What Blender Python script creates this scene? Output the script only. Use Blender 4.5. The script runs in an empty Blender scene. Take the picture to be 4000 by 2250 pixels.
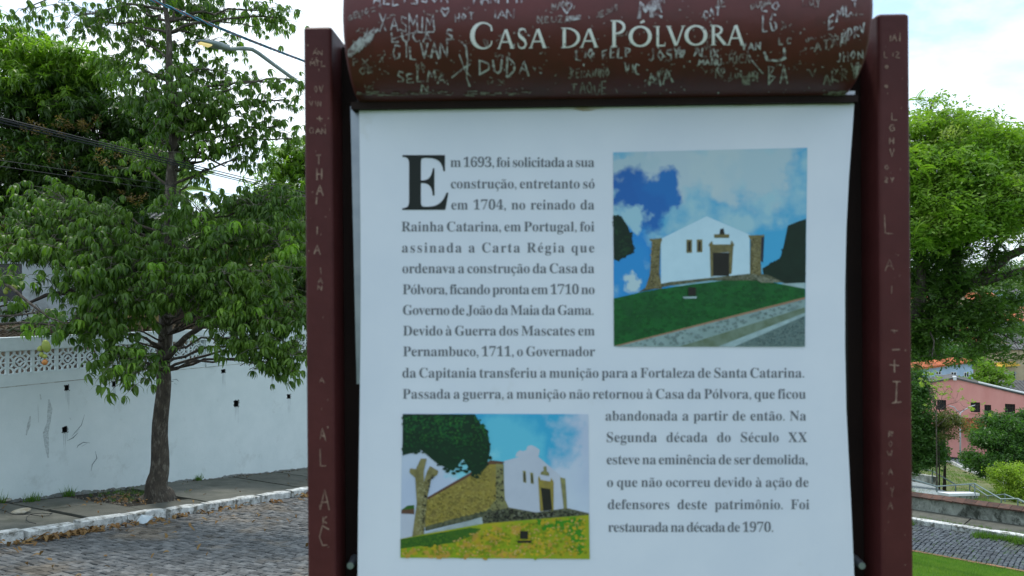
import bpy, bmesh, math, random
import numpy as np
from mathutils import Vector, Matrix, noise
random.seed(7); RNG = np.random.default_rng(7)
PI = math.pi; R = math.radians
S = bpy.context.scene
COL = S.collection

# ------------------------------------------------------------------ camera
ROLL = R(0.45); FPX = 2889.0
cam = bpy.data.cameras.new('camera'); cam.lens = 26.0; cam.sensor_width = 36.0
cam.clip_start = 0.05; cam.clip_end = 3000
cam.dof.use_dof = True; cam.dof.focus_distance = 16.0; cam.dof.aperture_fstop = 6.8
cob = bpy.data.objects.new('camera', cam); COL.objects.link(cob)
cob.matrix_world = Matrix.Rotation(ROLL, 4, 'Y') @ Matrix.Rotation(PI/2, 4, 'X')
S.camera = cob

# ------------------------------------------------------------------ world, sun, exposure
SUN_EL, SUN_AZ = R(62), R(-25)          # azimuth measured from +Y towards +X
W = bpy.data.worlds.new('World'); S.world = W; W.use_nodes = True
nt = W.node_tree; nt.nodes.clear()
def N(tree, t, **k):
    n = tree.nodes.new(t)
    for a, b in k.items(): setattr(n, a, b)
    return n
out = N(nt, 'ShaderNodeOutputWorld'); bg = N(nt, 'ShaderNodeBackground'); bg.inputs[1].default_value = 0.1
sky = N(nt, 'ShaderNodeTexSky'); sky.sky_type = 'NISHITA'; sky.sun_disc = False
sky.sun_elevation = SUN_EL; sky.sun_rotation = SUN_AZ; sky.dust_density = 1.5
tc = N(nt, 'ShaderNodeTexCoord'); mp = N(nt, 'ShaderNodeMapping'); mp.inputs['Scale'].default_value = (1, 1, 2.2)
mp.inputs['Location'].default_value = (0.3, 0.1, 0.25)
nz = N(nt, 'ShaderNodeTexNoise'); nz.inputs['Scale'].default_value = 2.3; nz.inputs['Detail'].default_value = 9; nz.inputs['Roughness'].default_value = 0.56
nz.inputs['Distortion'].default_value = 0.35
rp = N(nt, 'ShaderNodeValToRGB'); rp.color_ramp.elements[0].position = 0.40; rp.color_ramp.elements[1].position = 0.55
mx = N(nt, 'ShaderNodeMix'); mx.data_type = 'RGBA'
nz2 = N(nt, 'ShaderNodeTexNoise'); nz2.inputs['Scale'].default_value = 4.2; nz2.inputs['Detail'].default_value = 6
cr = N(nt, 'ShaderNodeValToRGB'); e = cr.color_ramp.elements
e[0].position = 0.3; e[0].color = (0.62, 0.73, 0.83, 1); e[1].position = 0.60; e[1].color = (0.89, 0.97, 1.03, 1)
cm = N(nt, 'ShaderNodeVectorMath', operation='SCALE'); cm.inputs['Scale'].default_value = 12.5
L = nt.links.new
L(tc.outputs['Generated'], mp.inputs[0]); L(mp.outputs[0], nz.inputs[0]); L(mp.outputs[0], nz2.inputs[0])
L(nz.outputs[0], rp.inputs[0]); L(nz2.outputs[0], cr.inputs[0]); L(cr.outputs[0], cm.inputs[0])
sk = N(nt, 'ShaderNodeVectorMath', operation='MULTIPLY_ADD')
sk.inputs[1].default_value = (1.0, 1.0, 1.0); sk.inputs[2].default_value = (2.2, 3.6, 4.8)
L(sky.outputs[0], sk.inputs[0])
fm = N(nt, 'ShaderNodeMapRange'); fm.inputs['To Min'].default_value = 0.05; fm.inputs['To Max'].default_value = 1.0
L(rp.outputs[0], fm.inputs[0]); L(fm.outputs[0], mx.inputs[0]); L(sk.outputs[0], mx.inputs[6]); L(cm.outputs[0], mx.inputs[7])
L(mx.outputs[2], bg.inputs[0]); L(bg.outputs[0], out.inputs[0])
sl = bpy.data.lights.new('sun', 'SUN'); sl.energy = 2.0; sl.angle = R(10); sl.color = (1.0, 0.95, 0.87)
so = bpy.data.objects.new('sun', sl); COL.objects.link(so)
sd = Vector((math.sin(SUN_AZ)*math.cos(SUN_EL), math.cos(SUN_AZ)*math.cos(SUN_EL), math.sin(SUN_EL)))
so.rotation_euler = sd.to_track_quat('Z', 'Y').to_euler(); so.location = sd*60
vs = S.view_settings; vs.view_transform = 'Standard'; vs.look = 'None'; vs.exposure = 0.42; vs.gamma = 1.0; vs.use_curve_mapping = False

# ------------------------------------------------------------------ measuring
cT, sT = math.cos(ROLL), math.sin(ROLL)
def ray(px, py):
    """direction (with y = 1) through a pixel of the 4000 x 2250 photograph"""
    u, v = px-2000.0, 1125.0-py
    return Vector(((u*cT+v*sT)/FPX, 1.0, (-u*sT+v*cT)/FPX))
def at(px, py, Y): return ray(px, py)*Y

# ------------------------------------------------------------------ materials
MATS = {}
def mat(name, col, col2=None, scale=6, rough=0.8, bump=0.0, bscale=None, island=0.0, objrand=0.0, spec=0.3, detail=6, stain=None,
        stain_scale=1.5, stain_lo=.55, stain_hi=.7, translucent=None, metal=0.0, stretch=None, lo=.35, hi=.65):
    if name in MATS: return MATS[name]
    m = bpy.data.materials.new(name); m.use_nodes = True; t = m.node_tree; l = t.links.new
    b = t.nodes['Principled BSDF']; b.inputs['Roughness'].default_value = rough
    b.inputs['Specular IOR Level'].default_value = spec; b.inputs['Metallic'].default_value = metal
    tcn = N(t, 'ShaderNodeTexCoord'); vec = tcn.outputs['Object']
    if stretch:
        mpn = N(t, 'ShaderNodeMapping'); mpn.inputs['Scale'].default_value = stretch; l(vec, mpn.inputs[0]); vec = mpn.outputs[0]
    cur = None
    if col2:
        n1 = N(t, 'ShaderNodeTexNoise'); n1.inputs['Scale'].default_value = scale; n1.inputs['Detail'].default_value = detail; n1.inputs['Roughness'].default_value = .62
        l(vec, n1.inputs[0])
        r1 = N(t, 'ShaderNodeValToRGB'); r1.color_ramp.elements[0].position = lo; r1.color_ramp.elements[1].position = hi
        r1.color_ramp.elements[0].color = (*col, 1); r1.color_ramp.elements[1].color = (*col2, 1)
        l(n1.outputs[0], r1.inputs[0]); cur = r1.outputs[0]
    else:
        rgb = N(t, 'ShaderNodeRGB'); rgb.outputs[0].default_value = (*col, 1); cur = rgb.outputs[0]
    if stain:
        n2 = N(t, 'ShaderNodeTexNoise'); n2.inputs['Scale'].default_value = stain_scale; n2.inputs['Detail'].default_value = 8; n2.inputs['Roughness'].default_value = .68
        l(vec, n2.inputs[0])
        r2 = N(t, 'ShaderNodeMapRange'); r2.inputs['From Min'].default_value = stain_lo; r2.inputs['From Max'].default_value = stain_hi
        l(n2.outputs[0], r2.inputs[0])
        mm = N(t, 'ShaderNodeMix'); mm.data_type = 'RGBA'; l(r2.outputs[0], mm.inputs[0]); l(cur, mm.inputs[6]); mm.inputs[7].default_value = (*stain, 1); cur = mm.outputs[2]
    if island or objrand:
        val = None
        if island:
            g = N(t, 'ShaderNodeNewGeometry'); mr = N(t, 'ShaderNodeMapRange'); mr.inputs['To Min'].default_value = 1-island; mr.inputs['To Max'].default_value = 1+island
            l(g.outputs['Random Per Island'], mr.inputs[0]); val = mr.outputs[0]
        if objrand:
            g = N(t, 'ShaderNodeObjectInfo'); mr = N(t, 'ShaderNodeMapRange'); mr.inputs['To Min'].default_value = 1-objrand; mr.inputs['To Max'].default_value = 1+objrand
            l(g.outputs['Random'], mr.inputs[0])
            if val:
                mu = N(t, 'ShaderNodeMath', operation='MULTIPLY'); l(val, mu.inputs[0]); l(mr.outputs[0], mu.inputs[1]); val = mu.outputs[0]
            else: val = mr.outputs[0]
        sc = N(t, 'ShaderNodeVectorMath', operation='SCALE'); l(cur, sc.inputs[0]); l(val, sc.inputs['Scale']); cur = sc.outputs[0]
    l(cur, b.inputs['Base Color'])
    if bump:
        n3 = N(t, 'ShaderNodeTexNoise'); n3.inputs['Scale'].default_value = bscale or scale*4; n3.inputs['Detail'].default_value = 6; l(vec, n3.inputs[0])
        bp = N(t, 'ShaderNodeBump'); bp.inputs['Strength'].default_value = min(1, bump); bp.inputs['Distance'].default_value = 0.02
        l(n3.outputs[0], bp.inputs['Height']); l(bp.outputs[0], b.inputs['Normal'])
    if translucent:
        tr = N(t, 'ShaderNodeBsdfTranslucent'); mt = N(t, 'ShaderNodeVectorMath', operation='MULTIPLY'); mt.inputs[1].default_value = translucent
        l(cur, mt.inputs[0]); l(mt.outputs[0], tr.inputs[0])
        ms = N(t, 'ShaderNodeMixShader'); ms.inputs[0].default_value = .38
        o = t.nodes['Material Output']; l(b.outputs[0], ms.inputs[1]); l(tr.outputs[0], ms.inputs[2]); l(ms.outputs[0], o.inputs[0])
    MATS[name] = m; return m

def leafmat(name, c1, c2, isl=.35, tr=(2.2, 2.6, 1.2), rough=.45, spec=.35):
    """per-leaf colour between two greens"""
    if name in MATS: return MATS[name]
    m = bpy.data.materials.new(name); m.use_nodes = True; t = m.node_tree; l = t.links.new
    b = t.nodes['Principled BSDF']; b.inputs['Roughness'].default_value = rough; b.inputs['Specular IOR Level'].default_value = spec
    g = N(t, 'ShaderNodeNewGeometry'); oi = N(t, 'ShaderNodeObjectInfo')
    ad = N(t, 'ShaderNodeMath', operation='ADD'); l(g.outputs['Random Per Island'], ad.inputs[0]); l(oi.outputs['Random'], ad.inputs[1])
    fr = N(t, 'ShaderNodeMath', operation='FRACT'); l(ad.outputs[0], fr.inputs[0])
    tcn = N(t, 'ShaderNodeTexCoord'); nn = N(t, 'ShaderNodeTexNoise'); nn.inputs['Scale'].default_value = .9; nn.inputs['Detail'].default_value = 3
    gp = N(t, 'ShaderNodeNewGeometry'); l(gp.outputs['Position'], nn.inputs[0])
    mr = N(t, 'ShaderNodeMapRange'); mr.inputs['From Min'].default_value = .35; mr.inputs['From Max'].default_value = .65; l(nn.outputs[0], mr.inputs[0])
    mi = N(t, 'ShaderNodeMath', operation='MULTIPLY_ADD'); mi.inputs[1].default_value = .5; l(fr.outputs[0], mi.inputs[0])
    m5 = N(t, 'ShaderNodeMath', operation='MULTIPLY'); m5.inputs[1].default_value = .5; l(mr.outputs[0], m5.inputs[0]); l(m5.outputs[0], mi.inputs[2])
    mx = N(t, 'ShaderNodeMix'); mx.data_type = 'RGBA'; l(mi.outputs[0], mx.inputs[0]); mx.inputs[6].default_value = (*c1, 1); mx.inputs[7].default_value = (*c2, 1)
    l(mx.outputs[2], b.inputs['Base Color'])
    tr_ = N(t, 'ShaderNodeBsdfTranslucent'); mt = N(t, 'ShaderNodeVectorMath', operation='MULTIPLY'); mt.inputs[1].default_value = tr
    l(mx.outputs[2], mt.inputs[0]); l(mt.outputs[0], tr_.inputs[0])
    ms = N(t, 'ShaderNodeMixShader'); ms.inputs[0].default_value = .35
    o = t.nodes['Material Output']; l(b.outputs[0], ms.inputs[1]); l(tr_.outputs[0], ms.inputs[2]); l(ms.outputs[0], o.inputs[0])
    MATS[name] = m; return m

M_maroon = mat('maroon_paint', (.058, .0125, .0135), (.078, .018, .019), scale=9, rough=.55, spec=.2, bump=.05, bscale=60)
M_header = mat('header_paint', (.105, .0195, .0205), (.078, .016, .017), scale=11, rough=.45, spec=.35, bump=.05, bscale=60, stain=(.05, .016, .014), stain_scale=5, stain_lo=.5, stain_hi=.7)
M_maroon_shaded = mat('maroon_paint_shaded', (.012, .006, .006), (.018, .009, .008), scale=9, rough=.7, spec=.15)  # maroon darkened to paint the shade under the header and between the posts
M_black_steel = mat('dark_steel', (.012, .011, .013), (.020, .018, .018), scale=12, rough=.5, spec=.3)
M_zinc = mat('zinc_sheet', (.30, .33, .37), (.22, .25, .29), scale=14, rough=.35, metal=.6)
M_print = mat('printed_sheet', (.60, .63, .75), (.66, .68, .79), scale=3.5, rough=.5, spec=.35, stain=(.50, .50, .52), stain_scale=5, stain_lo=.60, stain_hi=.8)
M_ink = mat('ink_grey', (.13, .14, .17), rough=.6)
M_ink_black = mat('ink_black', (.008, .012, .012), rough=.6)
M_title = mat('title_lettering', (.72, .70, .74), rough=.6)
M_scratch = mat('scratched_paint', (.48, .47, .53), (.13, .065, .075), scale=150, rough=.7, lo=.42, hi=.62)
M_scratch_dim = mat('scratched_paint_faint', (.30, .27, .28), (.09, .035, .035), scale=150, rough=.7, lo=.42, hi=.62)
M_scratch_tan = mat('scratched_paint_tan', (.30, .20, .16), (.14, .07, .06), scale=70, rough=.7)
M_white = mat('white_wall_paint', (.66, .735, .745), (.61, .69, .70), scale=2.0, rough=.85, bump=.15, bscale=30, stain=(.40, .45, .44), stain_scale=1.4, stain_lo=.58, stain_hi=.86)
M_trimwhite = mat('white_trim_paint', (.68, .76, .77), (.60, .68, .69), scale=3.0, rough=.85, bump=.15, bscale=40)
M_holeShadeChips = mat('drain_shade_and_chips', (.012, .011, .012), (.03, .027, .025), scale=12)  # lining colour carries the shade inside the holes; broken chips share it
M_kerb = mat('whitewashed_stone', (.66, .68, .67), (.36, .37, .36), scale=9, rough=.9, bump=.7, bscale=30, stain=(.15, .15, .13), stain_scale=6, stain_lo=.50, stain_hi=.62, objrand=.08)
M_paving = mat('pavement_concrete', (.125, .125, .105), (.085, .088, .075), scale=3, rough=.95, bump=.5, bscale=60, objrand=.12, stain=(.06, .065, .05), stain_scale=.9, stain_lo=.52, stain_hi=.7)
M_joint = mat('joint_earth', (.020, .018, .015), (.035, .030, .022), scale=12, rough=1)
M_sett = mat('granite_sett', (.112, .113, .112), (.056, .060, .062), scale=7, rough=.8, bump=.4, bscale=50, island=.38, objrand=.38, stain=(.105, .09, .072), stain_scale=.7, stain_lo=.5, stain_hi=.62)
M_sett2 = mat('basalt_sett', (.085, .10, .115), (.05, .062, .074), scale=7, rough=.75, bump=.4, bscale=50, island=.35, objrand=.3, stain=(.075, .09, .055), stain_scale=.5, stain_lo=.55, stain_hi=.66)
M_brick = mat('edging_brick', (.26, .13, .07), (.17, .10, .07), scale=8, rough=.95, objrand=.25, bump=.4)
M_lawn = mat('lawn_soil', (.040, .10, .012), (.065, .135, .018), scale=1.2, rough=1, bump=.5, bscale=30, stain=(.13, .115, .05), stain_scale=.6, stain_lo=.62, stain_hi=.72)
M_grass = leafmat('grass_blades', (.06, .17, .014), (.18, .28, .035), tr=(1.6, 1.9, .9), rough=.6)
M_park = mat('park_grass', (.075, .12, .028), (.13, .135, .055), scale=.5, rough=1, bump=.5, bscale=8, stain=(.17, .145, .08), stain_scale=.22, stain_lo=.5, stain_hi=.62)
M_valley = mat('valley_scrub', (.05, .08, .025), (.10, .11, .05), scale=.06, rough=1)
M_yard = mat('yard_litter', (.055, .045, .03), (.10, .075, .045), scale=8, rough=1, bump=.8, bscale=30, stain=(.035, .06, .02), stain_scale=1.5)
M_bark = mat('grey_bark', (.085, .07, .055), (.04, .034, .028), scale=14, rough=.95, bump=.8, bscale=30, stretch=(1, 1, .35), stain=(.17, .155, .125), stain_scale=16, stain_lo=.52, stain_hi=.66)
M_barkdark = mat('dark_bark', (.030, .024, .02), (.05, .04, .032), scale=12, rough=.95, bump=.6, bscale=30)
M_twig = mat('twig_bark', (.16, .15, .12), (.09, .08, .06), scale=12, rough=.9)
M_leafA = leafmat('palmate_leaf', (.030, .078, .012), (.115, .195, .026))
M_leafYoung = leafmat('young_palmate_leaf', (.12, .24, .025), (.20, .32, .04))
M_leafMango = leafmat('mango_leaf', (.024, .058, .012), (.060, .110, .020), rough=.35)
M_leafMangoPaleLit = leafmat('mango_leaf_pale_and_sunlit', (.085, .17, .016), (.17, .27, .03))  # light green of two plants; on the big mango, sunlight put into leaf colour
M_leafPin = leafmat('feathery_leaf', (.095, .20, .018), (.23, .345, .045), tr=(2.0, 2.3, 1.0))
M_leafPinShaded = leafmat('feathery_leaf_shaded', (.035, .085, .013), (.085, .155, .024))  # darker copy: shade low inside the crown put into the leaf colour
M_leafDark = leafmat('dark_round_leaf', (.028, .075, .014), (.065, .145, .028))
M_leafYellow = leafmat('yellow_green_leaf', (.15, .24, .025), (.28, .36, .045))
M_leafOlive = leafmat('olive_leaf', (.06, .075, .018), (.11, .12, .03))
M_flower = leafmat('mango_blossom', (.14, .09, .03), (.20, .13, .05))
M_fallen = leafmat('fallen_leaf', (.20, .10, .035), (.33, .22, .09), tr=(.3, .3, .3), rough=.8)
M_pink = mat('pink_stucco', (.72, .34, .31), (.64, .27, .245), scale=.8, rough=.95, stain=(.20, .11, .10), stain_scale=.7, stain_lo=.58, stain_hi=.76, stretch=(1, 1, .35), bump=.2)
M_bluewall = mat('pale_blue_stucco', (.44, .58, .76), (.38, .51, .67), scale=1.5, rough=.95)
M_housegrey = mat('grey_house_wall', (.52, .57, .60), (.44, .49, .51), scale=1.2, rough=.95, stain=(.2, .21, .2), stain_scale=.8)
M_ochre = mat('ochre_wall', (.52, .40, .17), (.42, .30, .13), scale=1.5, rough=.95)
M_brownwall = mat('old_brown_wall', (.09, .065, .055), (.15, .11, .09), scale=5, rough=1, bump=.4)
M_tile = mat('orange_roof_tile', (.52, .17, .075), (.38, .11, .05), scale=6, rough=.85, island=.2, objrand=.15)
M_tileold = mat('old_clay_tile', (.40, .15, .06), (.22, .08, .035), scale=5, rough=.9, objrand=.35, island=.2)
M_darkroof = mat('weathered_roof_sheet', (.075, .075, .08), (.12, .12, .115), scale=2, rough=.9, stain=(.04, .04, .04))
M_glassdark = mat('dark_window', (.012, .012, .018), (.03, .03, .04), scale=3, rough=.25, spec=.5)
M_frame = mat('white_window_frame', (.65, .67, .70), rough=.6)
M_galv = mat('galvanised_rail', (.20, .26, .26), (.15, .20, .20), scale=6, rough=.5, metal=.3)
M_lowwall = mat('mouldy_render', (.42, .44, .40), (.16, .17, .15), scale=3.2, rough=.95, bump=.4, bscale=20, stain=(.05, .055, .045), stain_scale=2.6, stain_lo=.50, stain_hi=.62, stretch=(1, 1, .6))
M_ramp = mat('ramp_concrete', (.27, .30, .31), (.19, .22, .22), scale=2, rough=.95)
M_lampgrey = mat('lamp_paint_grey', (.30, .36, .38), (.25, .30, .32), scale=5, rough=.4, spec=.5)
M_pole = mat('concrete_pole', (.30, .29, .27), (.22, .21, .2), scale=4, rough=.95)
M_cable = mat('black_cable', (.012, .014, .018), rough=.6)
M_cblue = mat('blue_cable', (.04, .24, .40), rough=.5)
M_cred = mat('red_brown_cable', (.24, .06, .05), rough=.5)
M_beige = mat('beige_block', (.50, .42, .30), (.42, .33, .22), scale=.8, rough=.95)
M_lamppale = mat('pale_lamp_paint', (.42, .43, .47), rough=.6)
M_yellow = mat('yellow_paint', (.60, .36, .05), rough=.6)
M_teal = mat('teal_plastic', (.10, .38, .40), rough=.5)
M_green = mat('green_paint', (.02, .12, .09), rough=.5)
M_stone = mat('rubble_stone', (.30, .30, .26), (.20, .18, .13), scale=8, rough=.95, bump=.5)
M_fgreen = mat('green_fruit', (.22, .28, .05), (.30, .33, .07), scale=20, rough=.45)
M_forange = mat('ripe_fruit', (.50, .14, .04), (.40, .20, .05), scale=20, rough=.45)

# ------------------------------------------------------------------ builders
LOC = {}
def thing(name, label, cat, loc, group=None):
    o = bpy.data.objects.new(name, None); COL.objects.link(o); o.location = loc; o.empty_display_size = .2
    o['label'] = label; o['category'] = cat
    if group: o['group'] = group
    LOC[o.name] = Vector(loc); return o
def base_of(p):
    v = Vector((0, 0, 0))
    while p is not None: v = v + p.location; p = p.parent
    return v
def raw(name, V, F, m, parent=None, smooth=False, mats=None, mi=None):
    V = np.asarray(V, dtype=np.float64).reshape(-1, 3)
    b = base_of(parent)
    V = V - np.array(b)
    me = bpy.data.meshes.new(name); me.from_pydata(V.tolist(), [], F)
    for q in (mats or [m]): me.materials.append(q)
    if mi is not None: me.polygons.foreach_set('material_index', mi)
    if smooth: me.polygons.foreach_set('use_smooth', [True]*len(me.polygons))
    me.update()
    o = bpy.data.objects.new(name, me); COL.objects.link(o)
    if parent is not None: o.parent = parent
    return o
def tag(o, label=None, cat=None, group=None, kind=None):
    for k, v in (('label', label), ('category', cat), ('group', group), ('kind', kind)):
        if v: o[k] = v
    return o
def struct(name, V, F, m, **k): return tag(raw(name, V, F, m, **k), kind='structure')

class MB:
    """collects shapes for one mesh"""
    def __init__(s): s.V = []; s.F = []
    def add(s, V, F):
        n = len(s.V); s.V += [tuple(v) for v in V]; s.F += [tuple(i+n for i in f) for f in F]
    def hexa(s, p):  # 8 points: bottom 4 ccw, top 4 ccw
        s.add(p, [(0, 3, 2, 1), (4, 5, 6, 7), (0, 1, 5, 4), (1, 2, 6, 5), (2, 3, 7, 6), (3, 0, 4, 7)])
    def box(s, c, size, ax=None, ay=None):
        ax = Vector(ax or (1, 0, 0)).normalized(); az = Vector((0, 0, 1)); ay = Vector(ay).normalized() if ay else az.cross(ax)
        c = Vector(c); x, y, z = ax*size[0]/2, ay*size[1]/2, az*size[2]/2
        s.hexa([c-x-y-z, c+x-y-z, c+x+y-z, c-x+y-z, c-x-y+z, c+x-y+z, c+x+y+z, c-x+y+z])
    def tube(s, pts, rad, n=8, cap=True):
        pts = [Vector(p) for p in pts]
        if not hasattr(rad, '__len__'): rad = [rad]*len(pts)
        V = []; prev = None
        for i, p in enumerate(pts):
            d = (pts[min(i+1, len(pts)-1)]-pts[max(i-1, 0)]).normalized()
            if prev is None:
                a = d.orthogonal().normalized()
            else:
                a = (prev - d*prev.dot(d)).normalized()
            prev = a; b = d.cross(a)
            for k in range(n):
                t = 2*PI*k/n; V.append(p+(a*math.cos(t)+b*math.sin(t))*rad[i])
        F = []
        for i in range(len(pts)-1):
            for k in range(n):
                F.append((i*n+k, i*n+(k+1) % n, (i+1)*n+(k+1) % n, (i+1)*n+k))
        if cap: F.append(tuple(range(n-1, -1, -1))); F.append(tuple((len(pts)-1)*n+k for k in range(n)))
        s.add(V, F)
    def build(s, name, m, parent=None, smooth=False): return raw(name, s.V, s.F, m, parent, smooth)

def bez(p0, p1, p2, p3, n):
    o = []
    for i in range(n+1):
        t = i/n; o.append(Vector(p0)*(1-t)**3+Vector(p1)*3*t*(1-t)**2+Vector(p2)*3*t*t*(1-t)+Vector(p3)*t**3)
    return o
def wob(pts, amp, seed=0):
    o = []
    for i, p in enumerate(pts):
        if 0 < i < len(pts)-1: p = p+Vector(noise.noise_vector(Vector((seed*3.1+i*.7, seed, i*.31))))*amp
        o.append(p)
    return o
def panel_grid(fn, u0, u1, v0, v1, holes, depth, us=(), vs_=()):
    """wall face with real rectangular openings; fn(u, v, d) gives the point d behind the face"""
    U = sorted(set([u0, u1]+[h[0] for h in holes]+[h[1] for h in holes]+list(us)))
    Vv = sorted(set([v0, v1]+[h[2] for h in holes]+[h[3] for h in holes]+list(vs_)))
    mb = MB()
    for i in range(len(U)-1):
        for j in range(len(Vv)-1):
            a, b, c, d = U[i], U[i+1], Vv[j], Vv[j+1]; cx, cy = (a+b)/2, (c+d)/2
            if any(h[0] < cx < h[1] and h[2] < cy < h[3] for h in holes): continue
            mb.add([fn(a, c, 0), fn(b, c, 0), fn(b, d, 0), fn(a, d, 0)], [(0, 1, 2, 3)])
    for h in holes:
        a, b, c, d = h[:4]
        q = [(a, c), (b, c), (b, d), (a, d)]
        for k in range(4):
            p, r = q[k], q[(k+1) % 4]
            mb.add([fn(*p, 0), fn(*p, depth), fn(*r, depth), fn(*r, 0)], [(0, 1, 2, 3)])
    for i in range(len(U)-1): mb.add([fn(U[i], v1, 0), fn(U[i+1], v1, 0), fn(U[i+1], v1, depth*1.02), fn(U[i], v1, depth*1.02)], [(0, 1, 2, 3)])
    mb.add([fn(u0, v0, depth*1.02), fn(u1, v0, depth*1.02), fn(u1, v1, depth*1.02), fn(u0, v1, depth*1.02)], [(0, 1, 2, 3)]) if not holes else None
    return mb

# ------------------------------------------------------------------ frames of the two streets
PHI, CURV = 1.1571, -0.0061
def LF(s, o, z=None, h=0.0):
    a, a2 = PHI+CURV*s/2, PHI+CURV*s
    zz = (-4.05-.1504*s if z is None else z)+h
    return Vector((-9.692+s*math.cos(a)-o*math.sin(a2), 14+s*math.sin(a)+o*math.cos(a2), zz))
DR = Vector((-.705, .709, 0)).normalized(); NR = Vector((DR.y, -DR.x, 0))
def RF(q, o, z=None, h=0.0):
    zz = (-8.10-.0472*q if z is None else z)+h
    p = Vector((12.13, 22.4, 0))+DR*q+NR*o
    return Vector((p.x, p.y, zz))
def park_z(o, q=0):
    b = -7.62-.0472*max(-20, min(20, q))
    if o < 4.6: return b
    z = b-.205*(min(o, 17)-4.6)
    if o > 17: z -= .155*(min(o, 44)-17)
    if o > 75: z += .045*(min(o, 400)-75)
    return z

# ------------------------------------------------------------------ ground sheets
def grid_sheet(name, rows, m, kind='structure', smooth=True):
    n = len(rows[0]); V = [p for r in rows for p in r]
    F = [(i*n+j, i*n+j+1, (i+1)*n+j+1, (i+1)*n+j) for i in range(len(rows)-1) for j in range(n-1)]
    o = raw(name, V, F, m, smooth=smooth); o['kind'] = kind; return o
grid_sheet('ground', [[Vector((x, y, -10.6)) for x in (-1500, -300, -60, 0, 60, 300, 1500)] for y in (-1500, -300, -40, 0, 18)], M_valley)
qs = [-1500, -600, -200, -90, -60, -45, -35, -28, -22, -18]+[-16+i*1.2 for i in range(34)]+[28, 34, 42, 55, 80, 140, 300, 700, 1500]
os_ = [4.5, 4.9, 5.4, 6, 6.8, 7.6, 8.5, 9.5, 10.5, 12, 13.5, 15, 16.5, 18, 20, 22, 25, 28, 31, 35, 39, 44, 50, 60, 75, 95, 120, 150, 200, 260, 320, 400, 520, 700, 1100, 2000]
rows = []
for o_ in os_:
    r = []
    for q in qs:
        z = park_z(o_, q)
        if 5 < o_: z += .22*noise.noise(Vector((q*.22, o_*.22, 0)))*min(1, (o_-5)/4)
        if o_ > 200: z += min(1, (o_-200)/400)*9*(.2+noise.noise(Vector((q*.0035, o_*.0035, 5))))
        r.append(RF(q, o_, z))
    rows.append(r)
grid_sheet('park_slope', rows, M_park)

# road sheets
inner = [LF(-16+i, -9) for i in range(0, 28)]
outer = [LF(-16+i, -3.0) for i in range(0, 28)]
iL, oL = LF(11, -9), LF(11, -3.0); iR, oR = RF(4, 0), RF(7.5, 3.05)
tL = (LF(12, -9)-LF(11, -9)).normalized()
inner += bez(iL, iL+tL*7, iR+DR*5, iR, 16)[1:]
outer += bez(oL, oL+tL*9, oR+DR*6, oR, 16)[1:]
nR = 24
inner += [RF(4-(i+1)*.85, 0) for i in range(nR)]
outer += [RF(7.5-(i+1)*(23.9/nR), 3.05) for i in range(nR)]
rows = []
for a, b in zip(inner, outer):
    rows.append([a.lerp(b, k/8)+Vector((0, 0, -.05)) for k in range(9)])
street = grid_sheet('cobbled_street', rows, mat('sett_bed', (.022, .022, .022), (.055, .056, .056), scale=26, rough=1, detail=3, bump=.6, bscale=40))
street['label'] = 'cobbled street bending round the foot of the grassy hill'

# hill lawn: a fan from the sign's foot down to the street
ring = []
for p in inner:
    p = p.copy(); p.z -= .03; q_ = (p.x-12.13)*DR.x+(p.y-22.4)*DR.y
    if q_ < 3.9 and p.x > 5: p = p-NR*.17
    ring.append(p)
back = [Vector((24*math.sin(a), -24*math.cos(a)*1.0-4, -3.2)) for a in [R(t) for t in (75, 45, 15, -15, -45)]]
bd = ring + [RF(-21, 0)] + [Vector((26, 0, -6)), Vector((26, -14, -5))] + back + [Vector((-22, -12, -2.2))]
C0 = Vector((0.2, .5, -1.62))
rows = []
NRg = 30
for k in range(NRg+1):
    t = k/NRg; r = []
    for p in bd+[bd[0]]:
        q = C0.lerp(p, t); d = (p.xy-C0.xy).length
        tt = max(0, t-1.3/d)/(1-1.3/d)
        q.z = C0.z+(p.z-C0.z)*(tt**1.02)+.05*noise.noise(Vector((q.x*.6, q.y*.6, 0)))*(1 if .05 < t < .97 else 0)
        r.append(q)
    rows.append(r)
lawn = grid_sheet('hill_lawn', rows, M_lawn)

# yard behind the white wall (held up by it)
rows = []
for o_ in (.22, .5, 1.0, 2.0, 3.0, 4.5, 6.5, 9, 13, 18, 25, 35, 50):
    r = []
    for s in [-18+i*2.2*23.85*2/(26*2.2) *1.0 if False else -18+i*(23.75+18)/26 for i in range(27)]:
        z = -1.78 if o_ < .6 else min(-.98, -1.70+(o_-.5)*.33)
        z += .05*noise.noise(Vector((s*.8, o_*.8, 2)))+(0 if o_ < 9 else (o_-9)*.012)
        r.append(LF(s, o_, z))
    rows.append(r)
rows.insert(0, [LF(s, .2, -10.5) for s in [-18+i*(23.75+18)/26 for i in range(27)]])
grid_sheet('yard_ground', rows, M_yard)

grid_sheet('yard_shade_sheet', [[LF(s, o_, -1.66+.3*(o_-.3)) for s in [-15+i*2.1 for i in range(19)]] for o_ in (.26, .6, 1.2)], mat('shaded_earth', (.022, .018, .015), (.05, .04, .03), scale=6, rough=1, bump=.6))  # dark sheet over the yard edge, painting shade behind the breeze-block openings

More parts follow.
